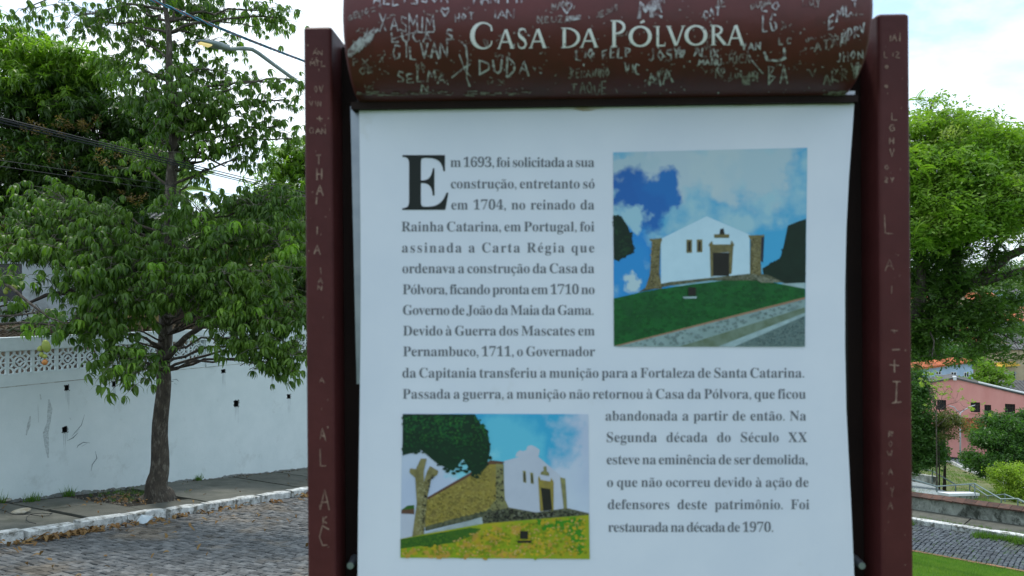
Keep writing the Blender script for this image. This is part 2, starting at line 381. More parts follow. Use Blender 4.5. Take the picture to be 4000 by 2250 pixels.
# ------------------------------------------------------------------ setts
def sett_mesh(seed, lx, ly, name):
    r = random.Random(seed); a, b = lx/2, ly/2
    j = lambda k: r.uniform(-k, k)
    base = [(-a, -b), (a, -b), (a, b), (-a, b)]
    lo = [(x*1.0, y*1.0, -.06) for x, y in base]
    mid = [(x*.97+j(.006), y*.97+j(.006), .012+j(.004)) for x, y in base]
    top = [(x*.80+j(.007), y*.80+j(.007), .022+j(.004)) for x, y in base]
    V = lo+mid+top
    F = [(0, 1, 5, 4), (1, 2, 6, 5), (2, 3, 7, 6), (3, 0, 4, 7), (4, 5, 9, 8), (5, 6, 10, 9), (6, 7, 11, 10), (7, 4, 8, 11), (8, 9, 10, 11)]
    return np.array(V), F
def stamp(templates, items):
    """templates [(V,F)], items [(ti, M 4x4 numpy)] -> V, F (all templates keep their own topology)"""
    VV, FF = [], []; n = 0
    for ti, Mx in items:
        V, F = templates[ti]
        P = V @ Mx[:3, :3].T + Mx[:3, 3]
        VV.append(P); FF += [tuple(i+n for i in f) for f in F]; n += len(V)
    return np.concatenate(VV), FF
TPL = [sett_mesh(i, .150+.012*(i % 3), .118, 'sett') for i in range(8)]
def frame_mat(p, ex, ey, ez): 
    M_ = np.eye(4); M_[:3, 0] = ex; M_[:3, 1] = ey; M_[:3, 2] = ez; M_[:3, 3] = p; return M_
def setts(FR, s0, s1, o0, o1, m, cs, cw, keep, dirn):
    items = []; s = s0; row = 0
    while s < s1:
        o = o0+random.uniform(0, cw); row += 1
        while o < o1-cw*.3:
            w = cw*random.uniform(.82, 1.2)
            sj = s+random.uniform(-.012, .012)+.06*math.sin(o*1.3+s*.2)
            p = FR(sj, o+w/2)
            if keep(p, sj, o):
                e1 = (FR(sj+.1, o+w/2)-p).normalized(); e2 = (FR(sj, o+w/2+.1)-p); e2 = (e2-e1*e2.dot(e1)).normalized(); ez = e2.cross(e1)
                if ez.z < 0: ez = -ez
                yaw = random.uniform(-.09, .09); tx, ty = random.uniform(-.05, .05), random.uniform(-.05, .05)
                R3 = Matrix(((e2.x, e1.x, ez.x), (e2.y, e1.y, ez.y), (e2.z, e1.z, ez.z))) @ Matrix.Rotation(yaw, 3, 'Z') @ Matrix.Rotation(tx, 3, 'X') @ Matrix.Rotation(ty, 3, 'Y')
                R3 = R3 @ Matrix.Diagonal((w/(.170), cs/.131*random.uniform(.94, 1.02), 1))
                M_ = np.eye(4); M_[:3, :3] = np.array(R3); M_[:3, 3] = np.array(p)+np.array((0, 0, -.03+random.uniform(-.006, .008)+.02*noise.noise(Vector((s, o, 0)))))
                items.append((random.randrange(8), M_, p.length))
            o += w
        s += cs
    return items
def inview(p, mx=150, my=150):
    if p.y < 2: return False
    u, v = p.x/p.y*FPX, p.z/p.y*FPX
    px, py = 2000+u*cT-v*sT, 1125-(u*sT+v*cT)
    return (-mx < px < 4000+mx) and py < 2250+my
itL = setts(LF, -6.5, 13.0, -9.0, -3.03, M_sett, .125, .150, lambda p, s, o: inview(p, 250, 350), 1)
itR = setts(RF, -6, 8, 0.03, 3.02, M_sett2, .125, .140, lambda p, s, o: inview(p, 300, 300), 1)
itL.sort(key=lambda t: t[2]); itR.sort(key=lambda t: t[2])
meshes = []
for i, (V, F) in enumerate(TPL):
    me = bpy.data.meshes.new('cobblestone'); me.from_pydata(V.tolist(), [], F); me.materials.append(M_sett); meshes.append(me)
def visible(M_):
    p = Vector(M_[:3, 3]); px = 2000+p.x/p.y*FPX
    return px < 1250 or px > 3540
near = [t for t in itL if visible(t[1])][:290]; ids = set(id(t) for t in near)
for ti, M_, d in near:
    o = bpy.data.objects.new('cobblestone', meshes[ti]); COL.objects.link(o); o.parent = street; o.matrix_world = Matrix(M_.tolist())
V, F = stamp(TPL, [(t[0], t[1]) for t in itL if id(t) not in ids]); o = raw('cobblestones', V, F, M_sett, street); o['kind'] = 'stuff'
V, F = stamp(TPL, [(t[0], t[1]) for t in itR]); o = raw('dark_cobblestones', V, F, M_sett2, street); o['kind'] = 'stuff'

# ------------------------------------------------------------------ kerbs, pavements, edging
def rough_block(FR, s0, s1, o0, o1, z0, z1, seed, jit=.015, nseg=3, oz=None):
    mb = MB(); r = random.Random(seed); rows = []
    for k in range(nseg+1):
        s = s0+(s1-s0)*k/nseg; e = .02 if k in (0, nseg) else 0
        j = lambda a=jit: r.uniform(-a, a)
        rows.append([FR(s, o0+e+j(), None, z0), FR(s, o0+e*.7+j(), None, z1-.025+j(.6*jit)), FR(s, o0+.03+j(.5*jit), None, z1+j(.5*jit)-e*.5), FR(s, o1-.02, None, z1+j(.4*jit)-e*.5), FR(s, o1, None, z0)])
    V = [p for q in rows for p in q]; n = 5
    F = [(i*n+k, i*n+k+1, (i+1)*n+k+1, (i+1)*n+k) for i in range(nseg) for k in range(4)]
    F += [(4, 3, 2, 1, 0), tuple(nseg*n+k for k in range(5))]
    mb.add(V, F); return mb
kerb = MB(); kerb.add([LF(-16, -3.0, None, -.1), LF(13, -3.0, None, -.1), LF(13, -2.85, None, -.1), LF(-16, -2.85, None, -.1)], [(0, 1, 2, 3)])
kerb = kerb.build('kerb', M_joint); kerb['kind'] = 'structure'; kerb['label'] = 'whitewashed kerb below the white wall'
s = -9.2; i = 0
while s < 12:
    Ls = random.uniform(.72, .95); hj = random.uniform(-.02, .015)
    if abs(s-5.6) > .5:
        rough_block(LF, s, s+Ls-random.choice((.03, .03, .05, .09)), -3.02+random.uniform(-.03, .03), -2.80, -.10, .15+hj, i, .017).build('kerb_stone', M_kerb, kerb)
    s += Ls; i += 1
rk = MB(); rk.add([RF(-20, 3.05, None, -.08), RF(10, 3.05, None, -.08), RF(10, 3.2, None, -.08), RF(-20, 3.2, None, -.08)], [(0, 1, 2, 3)])
rk = rk.build('kerb', M_joint); rk['kind'] = 'structure'; rk['label'] = 'whitewashed kerb across the street below the grassy hill'
q = -12; i = 50
while q < 9:
    Ls = random.uniform(.85, 1.25)
    rough_block(RF, q, q+Ls-.015, 3.05+random.uniform(-.01, .01), 3.28, -.12, .17+random.uniform(-.012, .012), i, .012, 4).build('kerb_stone', M_kerb, rk)
    q += Ls; i += 1
# left pavement: cracked concrete bays
pv = MB()
for k in range(15): pv.add([LF(-16+2*k, -2.84, None, .045), LF(-14+2*k, -2.84, None, .045), LF(-14+2*k, 0.02, None, .045), LF(-16+2*k, 0.02, None, .045)], [(0, 1, 2, 3)])
pv = pv.build('pavement', M_joint); pv['kind'] = 'structure'; pv['label'] = 'cracked concrete pavement along the white wall'
bays = [(-9, -6.6), (-6.6, -4.2), (-4.2, -2.2), (-2.2, -.05), (-.05, 1.05), (1.05, 2.55), (2.55, 4.0), (4.0, 5.6), (5.6, 7.2), (7.2, 9.0), (9.0, 11), (11, 13)]
TS = 1.55  # tree pit
for i, (a, b) in enumerate(bays):
    g = .018; hj = random.uniform(-.012, .012); sk_ = .18
    segs = [(-2.80, -.02)]
    if 1.0 < a < 2.5: segs = [(-2.80, -2.05)]
    if -.1 < a < 1.0: segs = [(-2.80, -1.35), (-1.33, -.35)]
    for (c, d) in segs:
        n = 4; V = []
        for kk in range(n+1):
            t = kk/n; ss0 = a+g+random.uniform(-.012, .012)+sk_*(t-.5)*(d-c)/2.8; ss1 = b-g+random.uniform(-.012, .012)+sk_*(t-.5)*(d-c)/2.8; oo = c+(d-c)*t
            V += [LF(ss0, oo, None, .05), LF(ss0, oo, None, .085+hj), LF(ss1, oo, None, .085+hj*1.5), LF(ss1, oo, None, .05)]
        F = [(k*4+m, k*4+m+1, k*4+4+m+1, k*4+4+m) for k in range(n) for m in range(3)]+[(0, 1, 2, 3), (n*4, n*4+1, n*4+2, n*4+3)]
        raw('paving_slab', V, F, M_paving, pv)
pr = MB(); pr.add([RF(-20, 3.26, None, .13), RF(10, 3.26, None, .13), RF(10, 4.32, None, .13), RF(-20, 4.32, None, .13)], [(0, 1, 2, 3)])
pr = pr.build('pavement', M_joint); pr['kind'] = 'structure'; pr['label'] = 'narrow pavement below the stained parapet wall'
q = -13
while q < 9:
    mb = MB(); n = 3; a, b = q+.02, q+2.48; hj = random.uniform(-.008, .008)
    mb.hexa([RF(a, 3.28, None, .1), RF(a, 4.30, None, .1), RF(b, 4.30, None, .1), RF(b, 3.28, None, .1), RF(a, 3.28, None, .155+hj), RF(a, 4.30, None, .16+hj), RF(b, 4.30, None, .16+hj), RF(b, 3.28, None, .155+hj)])
    mb.build('paving_slab', M_paving, pr); q += 2.5
be = MB(); be.add([RF(-20, -.2, None, -.03), RF(8, -.2, None, -.03), RF(8, 0.02, None, -.03), RF(-20, 0.02, None, -.03)], [(0, 1, 2, 3)])
be = be.build('brick_edging', mat('pale_mortar', (.36, .34, .22), (.2, .19, .13), scale=6, rough=1)); be['kind'] = 'structure'; be['label'] = 'weathered brick edging between lawn and cobbles'
q = -10
while q < 5:
    Lb = random.uniform(.42, .52); a, b = q+.012, q+Lb-.012; j = random.uniform(-.02, .02)
    mb = MB(); mb.hexa([RF(a, -.13+j, None, -.05), RF(a, .02+j, None, -.05), RF(b, .02+j, None, -.05), RF(b, -.13+j, None, -.05),
                        RF(a, -.16+j, None, .075), RF(a, .01+j, None, .055), RF(b, .01+j, None, .06), RF(b, -.16+j, None, .07)])
    mb.build('brick', M_brick, be); q += Lb

# ------------------------------------------------------------------ white wall with breeze-block band
ZC, ZB, ZL, ZE = -.8694, -1.1245, -1.5826, -1.8076; G1 = -.0212
wall = thing('street_wall', 'long white retaining wall with a breeze block band, behind the trunk by the kerb', 'wall', LF(0, 0))
WS0, WS1 = -15.5, 24.0
def WF(s, v, d):  # v: 0 ground .. 1 ledge
    g = -3.938-.1504*s-.15; t = ZE+G1*s
    return LF(s, d, g+(t-g)*v)
def hole_at(px, py, w, h):
    best = None
    for k in range(-200, 1200):
        s = k*.01; p = LF(s, 0, 0); r = ray(px, py)
        if abs(p.x/p.y-r.x) < 2.2e-4*6:
            e = abs(p.x/p.y-r.x)
            if best is None or e < best[0]: best = (e, s, r.z*p.y)
    _, s, z = best; g = -3.938-.1504*s-.15; t = ZE+G1*s
    v = (z-g)/(t-g); dv = h/2/(t-g)
    return (s-w/2, s+w/2, v-dv, v+dv)
HP = [(261, 1515, .10, .115), (254, 1679, .115, .12), (446, 1500, .09, .12), (873, 1450, .135, .095), (923, 1577, .16, .17), (1128, 1549, .14, .125), (1240, 1690, .14, .1)]
holes = [hole_at(*h) for h in HP]
cuts = [WS0+i*1.0 for i in range(40)]
mb = panel_grid(WF, WS0, WS1, 0, 1, holes, .22, us=cuts)
mb.build('retaining_wall', M_white, wall)
for h in holes:   # ragged drain holes: a dark lining painted in for the shade inside each
    mb = MB(); a, b, c, d = h
    ia, ib = a+.006, b-.006; ic, id_ = c+(d-c)*.06, d-(d-c)*.06
    mb.add([WF(ia, ic, .012), WF(ib, ic, .012), WF(ib, id_, .012), WF(ia, id_, .012), WF(ia, ic, .18), WF(ib, ic, .18), WF(ib, id_, .18), WF(ia, id_, .18)], [(4, 5, 6, 7), (0, 1, 5, 4), (1, 2, 6, 5), (2, 3, 7, 6), (3, 0, 4, 7)])
    # broken plaster lip
    for k in range(4):
        u0, u1 = a+(b-a)*random.uniform(0, .25), a+(b-a)*random.uniform(.3, .95); v0 = c if k % 2 else d; sg = 1 if k % 2 else -1
        mb.add([WF(u0, v0, .05), WF(u1, v0, .05), WF((u0+u1)/2+.02, v0+sg*(d-c)*random.uniform(.12, .3), .06)], [(0, 1, 2)])
    for k in range(7):
        ang = 2*PI*k/7+random.uniform(-.3, .3); cu_, cv_ = (a+b)/2, (c+d)/2; ru, rv = (b-a)/2, (d-c)/2
        x_, y_ = max(-1, min(1, 1.3*math.cos(ang))), max(-1, min(1, 1.3*math.sin(ang))); q0 = random.uniform(.25, .5)
        px_, py_ = -y_, x_
        mb.add([WF(cu_+ru*(x_+px_*q0), cv_+rv*(y_+py_*q0), -.001), WF(cu_+ru*(x_-px_*q0), cv_+rv*(y_-py_*q0), -.001), WF(cu_+ru*x_*random.uniform(1.1, 1.35), cv_+rv*y_*random.uniform(1.1, 1.35), -.001)], [(0, 1, 2)])
    mb.build('drain_hole', M_holeShadeChips, wall)
def band(name, z0, z1, o0, o1, s0=WS0, s1=WS1, m=M_trimwhite, n=20, chamfer=0):
    mb = MB(); rows = []
    for k in range(n+1):
        s = s0+(s1-s0)*k/n; g = G1*s
        rows.append([LF(s, o0, z0+g), LF(s, o0, z1+g), LF(s, o1, z1+g), LF(s, o1, z0+g)])
    V = [p for r in rows for p in r]; F = []
    for i in range(n):
        for k in range(4): F.append((i*4+k, i*4+(k+1) % 4, i*4+4+(k+1) % 4, i*4+4+k))
    F += [(3, 2, 1, 0), tuple(n*4+k for k in range(4))]
    mb.add(V, F); return mb.build(name, m, wall)
band('plinth_band', ZE+.004, ZL, -.003, .20, n=40)
band('coping_beam', ZB, ZC, -.02, .24, n=40)
tr_ = band('hairline_crack', ZE-.012, ZE+.003, -.003, .05, m=mat('crack_dirt', (.30, .31, .28), (.5, .53, .52), scale=3, rough=1, lo=.45, hi=.55), n=40)
PIT = .4945; PW = .355; SEC = 5*.4875
def breeze_block():
    mb = MB(); T = .03; w = 1.0
    def arc(cx, cy, r, th, dz, clip):
        n = 40; run = []
        def flush(run):
            if len(run) < 2: return
            V = []
            for a in run:
                for rr in (r-th/2, r+th/2):
                    x, y = cx+rr*math.cos(a), cy+rr*math.sin(a)
                    V += [(x, -dz, y), (x, T, y)]
            m = len(run); F = []
            for i in range(m-1):
                b = i*4; F += [(b, b+4, b+6, b+2), (b, b+1, b+5, b+4), (b+2, b+6, b+7, b+3)]
            mb.add(V, F)
        for i in range(n+1):
            a = 2*PI*i/n; x, y = cx+r*math.cos(a), cy+r*math.sin(a)
            if clip(x, y): run.append(a)
            else: flush(run); run = []
        flush(run)
    E_ = .015; ins = lambda x, y: E_ < x < 1-E_ and E_ < y < 1-E_
    k = 0
    for cx, cy in ((0, 0), (1, 0), (0, 1), (1, 1)):
        arc(cx, cy, .30, .058, .002+k*.0011, ins); k += 1
    for cx, cy in ((.5, 0), (.5, 1), (0, .5), (1, .5)):
        arc(cx, cy, .25, .045, .002+k*.0011, ins); k += 1
    arc(.5, .5, .235, .042, .002+k*.0011, ins); k += 1
    for cx, cy in ((.26, .26), (.74, .26), (.26, .74), (.74, .74)):
        arc(cx, cy, .25, .034, .002+k*.0011, lambda x, y: (x-.5)**2+(y-.5)**2 < .20**2); k += 1
    def bar(x0, x1, y0, y1, dz):
        mb.hexa([(x0, -dz, y0), (x1, -dz, y0), (x1, T, y0), (x0, T, y0), (x0, -dz, y1), (x1, -dz, y1), (x1, T, y1), (x0, T, y1)])
    bar(0.003, .062, 0, 1, .016); bar(.938, .997, 0, 1, .016); bar(.063, .937, 0.0, .035, .015); bar(.063, .937, .965, 1.0, .015)
    bar(.478, .522, .036, .23, .017); bar(.478, .522, .77, .964, .017); bar(.063, .23, .478, .522, .018); bar(.77, .937, .478, .522, .018)
    return mb
bb = breeze_block(); bbme = None
secs = []
x = 4.88-SEC
while x > WS0+3: x -= SEC+PW
while x < WS1-3:
    secs.append(x); x += SEC+PW
for x0 in secs:
    for k in range(5):
        s = x0+k*.4875
        p0, p1 = LF(s, .03, ZL+G1*s), LF(s+.4875, .03, ZL+G1*(s+.4875))
        if bbme is None:
            bbme = bpy.data.meshes.new('breeze_block'); bbme.from_pydata(bb.V, [], bb.F); bbme.materials.append(M_trimwhite)
        o = bpy.data.objects.new('breeze_block', bbme); COL.objects.link(o); o.parent = wall
        ex = (p1-p0); ez = Vector((0, 0, ZB-ZL)); ey = Vector((-ex.y, ex.x, 0)).normalized()*1.0
        M_ = Matrix(((ex.x, ey.x, 0, p0.x), (ex.y, ey.y, 0, p0.y), (ex.z, ey.z, ez.z, p0.z), (0, 0, 0, 1)))
        o.matrix_local = Matrix.Translation(-wall.location) @ M_
    s = x0+SEC
    mb = MB(); a, b = s+.003, s+PW-.003
    mb.hexa([LF(a, -.035, ZE+G1*a+.004), LF(b, -.035, ZE+G1*b+.004), LF(b, .2, ZE+G1*b+.004), LF(a, .2, ZE+G1*a+.004),
             LF(a, -.035, ZB+G1*a), LF(b, -.035, ZB+G1*b), LF(b, .2, ZB+G1*b), LF(a, .2, ZB+G1*a)])
    mb.build('pillar', M_trimwhite, wall)
mb = MB()
for i in range(25):
    a, b = .0+i*2, 2.0+i*2; z0_ = -11
    mb.add([LF(WS1, a, z0_), LF(WS1, b, z0_), LF(WS1, b, ZC+G1*WS1), LF(WS1, a, ZC+G1*WS1)], [(0, 1, 2, 3)])
    mb.add([LF(WS1-.22, a, ZC+G1*WS1), LF(WS1-.22, b, ZC+G1*WS1), LF(WS1, b, ZC+G1*WS1), LF(WS1, a, ZC+G1*WS1)], [(0, 1, 2, 3)])
    mb.add([LF(WS1-.22, a, -2), LF(WS1-.22, b, -2), LF(WS1-.22, b, ZC+G1*WS1), LF(WS1-.22, a, ZC+G1*WS1)], [(0, 1, 2, 3)])
mb.build('end_wall', M_white, wall)
# scuffs and scrawls on the wall
def wall_stroke(pts, w, m, name='scuff_mark'):
    mb = MB(); P = []
    for px, py in pts:
        r = ray(px, py); lo, hi = -4.0, 20.0
        for _ in range(40):
            md = (lo+hi)/2; p = LF(md, 0, 0)
            if p.x/p.y < r.x: lo = md
            else: hi = md
        P.append((lo, r.z*LF(lo, 0, 0).y))
    n = len(P); V = []
    for i, (s, z) in enumerate(P):
        s2, z2 = P[min(i+1, n-1)]; s1, z1 = P[max(i-1, 0)]
        d = Vector((s2-s1, z2-z1)).normalized(); nn = Vector((-d.y, d.x))*w*(.25 if i in (0, n-1) else random.uniform(.6, 1.2))/2
        V += [LF(s+nn.x, -.002, z+nn.y), LF(s-nn.x, -.002, z-nn.y)]
    mb.add(V, [(2*i, 2*i+2, 2*i+3, 2*i+1) for i in range(n-1)]); return mb
M_scuff = mat('scuff', (.38, .43, .44), (.54, .61, .62), scale=25, rough=1, lo=.4, hi=.6)
M_scrawl = mat('scrawl', (.16, .20, .21), (.30, .36, .37), scale=20, rough=1)
sc_ = MB()
for pts, w in [([(190, 1560), (195, 1600), (190, 1650), (178, 1690), (183, 1740), (188, 1790)], .10), ([(118, 1625), (112, 1660), (102, 1700)], .07), ([(156, 1540), (160, 1560)], .08), ([(148, 1580), (150, 1650)], .04)]:
    m_ = wall_stroke(pts, w, M_scuff); sc_.add(m_.V, m_.F)
sc_.build('scuff_mark', M_scuff, wall)
sc_ = MB()
for pts in [[(330, 1620), (318, 1660), (292, 1690), (280, 1705)], [(310, 1675), (296, 1690)], [(305, 1690), (285, 1710), (262, 1722)], [(352, 1730), (325, 1728), (305, 1740), (300, 1750)], [(340, 1732), (318, 1744)], [(372, 1762), (378, 1790), (360, 1815), (356, 1840)], [(660, 1487), (672, 1490), (680, 1488)], [(672, 1482), (690, 1482), (698, 1490)], [(680, 1497), (690, 1502)], [(272, 1632), (278, 1640)]]:
    m_ = wall_stroke(pts, .022, M_scrawl); sc_.add(m_.V, m_.F)
sc_.build('scrawl', M_scrawl, wall)
M_drip = mat('drip_stain', (.36, .41, .42), (.55, .63, .64), scale=14, rough=1, lo=.42, hi=.62, stretch=(1, 1, .3))
for hh in holes[:6]:
    mb = MB(); a, b, c, d = hh; nn2 = 6
    for q_ in range(3):
        u = a+(b-a)*(.2+.3*q_); L2 = random.uniform(.06, .2); w2 = .016
        mb.add([WF(u, c, -.0015), WF(u+w2, c, -.0015), WF(u+w2*.8, c-L2*.6, -.0015), WF(u+w2*.4, c-L2, -.0015), WF(u+w2*.1, c-L2*.6, -.0015)], [(0, 1, 2, 3, 4)])
    mb.build('drip_stain', M_drip, wall)
# grime line and broken plaster foot
V = []; F = []; n = 0; s = -6.0
mb = MB(); g = lambda ss: -4.05-.1504*ss; V = []; nn4 = 420
for i in range(nn4+1):
    ss = -6+18*i/nn4; hgt = .085+.045*noise.noise(Vector((ss*1.1, 0, 4)))+.05*noise.noise(Vector((ss*5, 2, 4)))+.03*noise.noise(Vector((ss*16, 3, 4)))
    V += [LF(ss, -.02, g(ss)+.02), LF(ss, -.004, g(ss)+max(.07, .02+hgt))]
mb.add(V, [(2*i, 2*i+2, 2*i+3, 2*i+1) for i in range(nn4)])
mb.build('crumbling_plaster', mat('bare_plaster', (.22, .24, .23), (.12, .13, .12), scale=9, rough=1), wall)

# ------------------------------------------------------------------ low parapet on the right
low = thing('parapet_wall', 'low stained grey parapet with clay tile coping, beyond the white kerb', 'wall', RF(0, 4.3, None, .13))
mb = MB(); rows = []
nn_ = 60
for k in range(nn_+1):
    q = -18+26.5*k/nn_; j = .012*noise.noise(Vector((q*2, 1, 1)))
    rows.append([RF(q, 4.30+j, None, .05), RF(q, 4.31+j, None, .40), RF(q, 4.31+j, None, .61), RF(q, 4.60, None, .61), RF(q, 4.60, None, .0)])
Vp = [p for r in rows for p in r]; Fp = [(i*5+k, i*5+k+1, i*5+5+k+1, i*5+5+k) for i in range(nn_) for k in range(4)]+[(0, 1, 2, 3, 4), tuple(nn_*5+k for k in (4, 3, 2, 1, 0))]
raw('wall_body', Vp, Fp, M_lowwall, low)
q = -2.6
M_coping = mat('coping_tile', (.105, .052, .036), (.05, .036, .03), scale=7, rough=.95, objrand=.3, bump=.4)
while q < 8:
    mb = MB(); a, b = q, q+.325; t = random.uniform(-.012, .012)
    mb.hexa([RF(a, 4.20, None, .60+t), RF(a, 4.66, None, .64), RF(b, 4.66, None, .64), RF(b, 4.20, None, .61-t), RF(a, 4.20, None, .65+t), RF(a, 4.66, None, .70), RF(b, 4.66, None, .70), RF(b, 4.20, None, .655-t)])
    mb.build('coping_tile', M_coping, low); q += .335

# ------------------------------------------------------------------ sign
SA = R(1.55); SO = Vector((0.0, 1.222, 0)); SX = Vector((math.cos(SA), -math.sin(SA), 0)); SY = Vector((math.sin(SA), math.cos(SA), 0))
def SP(px, py, b=0.0):
    """a point of the sign: where the sight line meets the sign's plane b behind its face"""
    r = ray(px, py); o = SO+SY*b; t = o.dot(SY)/r.dot(SY); return r*t
def SL(a, b, z): return SO+SX*a+SY*b+Vector((0, 0, z))
def to_sl(p): d = p-SO; return d.dot(SX), d.dot(SY), p.z
sign = thing('information_sign', 'maroon information sign with curved title header, white text panel and two photographs', 'sign', SL(.19, 0, -1.62))
def bevel_prism(a0, a1, b0, b1, z0, z1, r, topcut=0):
    pts = []
    for (cx, cy, t0) in ((a1-r, b0+r, -90), (a1-r, b1-r, 0), (a0+r, b1-r, 90), (a0+r, b0+r, 180)):
        for k in range(4): t = R(t0+30*k); pts.append((cx+r*math.cos(t), cy+r*math.sin(t)))
    n = len(pts); nz_ = 24
    V = []; 
    for k in range(nz_+1):
        z = z0+(z1-r*.6-z0)*k/nz_
        V += [SL(x, y, z) for x, y in pts]
    cx, cy = (a0+a1)/2, (b0+b1)/2
    V += [SL(cx+(x-cx)*.93, cy+(y-cy)*.93, z1) for x, y in pts]
    F = [(i*n+k, i*n+(k+1) % n, (i+1)*n+(k+1) % n, (i+1)*n+k) for i in range(nz_+1) for k in range(n)]
    F.append(tuple((nz_+1)*n+k for k in range(n)))
    mb = MB(); mb.add(V, F); return mb
bL = -.012
pa, pb = to_sl(SP(1192, 1125, bL)), to_sl(SP(1302, 1125, bL))
ztop = SP(1245, 103, bL).z
PLa = (pa[0], pb[0])
bevel_prism(pa[0], pb[0], bL, bL+.105, -1.62, ztop, .006).build('post', M_maroon, sign)
pc, pd = to_sl(SP(3438, 1125, bL)), to_sl(SP(3562, 1125, bL))
ztr = SP(3500, 52, bL).z
PRa = (pc[0], pd[0])
bevel_prism(pc[0], pd[0], bL, bL+.105, -1.62, ztr, .006).build('post', M_maroon, sign)
# backing frame between the posts
mb = MB()
def slbox(a0, a1, b0, b1, z0, z1):
    mb.hexa([SL(a0, b0, z0), SL(a1, b0, z0), SL(a1, b1, z0), SL(a0, b1, z0), SL(a0, b0, z1), SL(a1, b0, z1), SL(a1, b1, z1), SL(a0, b1, z1)])
slbox(pb[0]+.001, pb[0]+.030, .052, .088, -.85, .42); slbox(pc[0]-.030, pc[0]-.001, .052, .088, -.85, .42)
slbox(pb[0]+.031, pc[0]-.031, .056, .088, -.85, -.80)
mb.build('frame', M_maroon_shaded, sign)
mb = MB(); slbox(pb[0]+.028, pc[0]-.028, .046, .051, -.80, .40); mb.build('backing_board', M_black_steel, sign)
# curved header
RH, ZH, BH = .112, None, None
aL, aR = to_sl(SP(1342, 250, -.10))[0], to_sl(SP(3411, 200, -.10))[0]
ZH = .420; BH = .01
aL -= .0025; aR += .0025
def hsurf(a, th, off=0.0): return SL(a, BH-(RH+off)*math.cos(th), ZH+(RH+off)*math.sin(th))
ths = [R(-92+i*6.2) for i in range(32)]
acuts = [aL+(aR-aL)*i/24 for i in range(25)]
V = []; F = []
ea = [(aL, -.010), (aL+.002, -.003), (aL+.008, 0)]+[(a, 0) for a in acuts[1:-1]]+[(aR-.008, 0), (aR-.002, -.003), (aR, -.010)]
for a, off in ea: V += [hsurf(a, t, off) for t in ths]
m_ = len(ths)
F = [(i*m_+k, (i+1)*m_+k, (i+1)*m_+k+1, i*m_+k+1) for i in range(len(ea)-1) for k in range(m_-1)]
F += [tuple(range(m_)), tuple((len(ea)-1)*m_+k for k in range(m_-1, -1, -1)), ]
F += [tuple([i*m_ for i in range(len(ea)-1, -1, -1)]+[i*m_+m_-1 for i in range(len(ea))])]
header = raw('header', V, F, M_header, sign, smooth=False)
for p in header.data.polygons: p.use_smooth = len(p.vertices) == 4
mb = MB()
zb0 = SP(2400, 412, -.004).z
slbox(pb[0]+.03, pc[0]-.03, -.006, .040, zb0, ZH-RH*.985)
mb.build('rail', M_maroon_shaded, sign)
def HP_(px, py, off=.0006):
    """sight line meets the rolled header"""
    r = ray(px, py); ax = SX
    # solve in the plane perpendicular to SX
    o = Vector((0, 0, 0)) - (SO+SY*BH+Vector((0, 0, ZH)))
    dy, dz = r.dot(SY), r.z; oy, oz = o.dot(SY), o.z; RR = RH+off
    A = dy*dy+dz*dz; B = 2*(oy*dy+oz*dz); Cc = oy*oy+oz*oz-RR*RR; D = B*B-4*A*Cc
    if D < 0: D = 0
    t = (-B-math.sqrt(D))/(2*A); p = r*t; a = (p-SO).dot(SX)
    return p+SX*(max(aL+.006, min(aR-.006, a))-a)
# lettering on the header (letters drawn as broad-pen strokes with serifs)
def ribbon(P, Wd):
    V = []; n = len(P)
    for i in range(n):
        a, b = Vector(P[max(i-1, 0)]), Vector(P[min(i+1, n-1)]); d = (b-a).normalized(); q = Vector((-d.y, d.x))*Wd[i]*.56
        V += [(P[i][0]+q.x, P[i][1]+q.y), (P[i][0]-q.x, P[i][1]-q.y)]
    return V, [(2*i, 2*i+2, 2*i+3, 2*i+1) for i in range(n-1)]
def line(a, b, w0, w1=None, n=6):
    w1 = w0 if w1 is None else w1
    return ribbon([(a[0]+(b[0]-a[0])*t/n, a[1]+(b[1]-a[1])*t/n) for t in range(n+1)], [w0+(w1-w0)*t/n for t in range(n+1)])
def ell(cx, cy, rx, ry, a0, a1, wf, n=28):
    P = []; Wd = []
    for i in range(n+1):
        a = R(a0+(a1-a0)*i/n); P.append((cx+rx*math.cos(a), cy+ry*math.sin(a))); Wd.append(wf(a))
    return ribbon(P, Wd)
swell = lambda lo, hi: (lambda a: lo+(hi-lo)*abs(math.cos(a))**1.5)
def foot(x, y, w=.2, h=.035): return line((x-w/2, y+h/2), (x+w/2, y+h/2), h)
def G_A(): return [line((.10, .02), (.47, .96), .075), line((.86, .02), (.50, .97), .145), line((.24, .34), (.70, .34), .06), foot(.10, 0, .2), foot(.86, 0, .24)]
def G_C(): return [ell(.50, .5, .43, .47, 48, 312, lambda a: .05+.11*max(0, -math.cos(a))**1.2), line((.80, .86), (.83, .66), .05), line((.80, .15), (.83, .30), .04)]
def G_S(): return [ribbon([(.80, .78), (.76, .91), (.55, .96), (.32, .92), (.22, .77), (.30, .62), (.52, .51), (.74, .39), (.82, .22), (.70, .07), (.46, .03), (.25, .09), (.16, .26)], [.05, .06, .07, .10, .14, .16, .17, .16, .14, .10, .07, .06, .05])]
def G_D(): return [line((.20, .02), (.20, .98), .14), ell(.30, .5, .60, .47, -90, 90, swell(.05, .13)), foot(.2, 0, .3), foot(.2, .965, .3)]
def G_P(): return [line((.24, .02), (.24, .98), .17), ell(.34, .74, .46, .235, -100, 90, swell(.05, .13)), foot(.24, 0, .36), foot(.22, .965, .34)]
def G_O(): return [ell(.5, .5, .43, .46, 0, 360, swell(.075, .15), 40)]
def G_L(): return [line((.28, .02), (.28, .98), .19), line((.2, .035), (.86, .035), .07), line((.86, .02), (.90, .20), .05), foot(.26, .965, .42)]
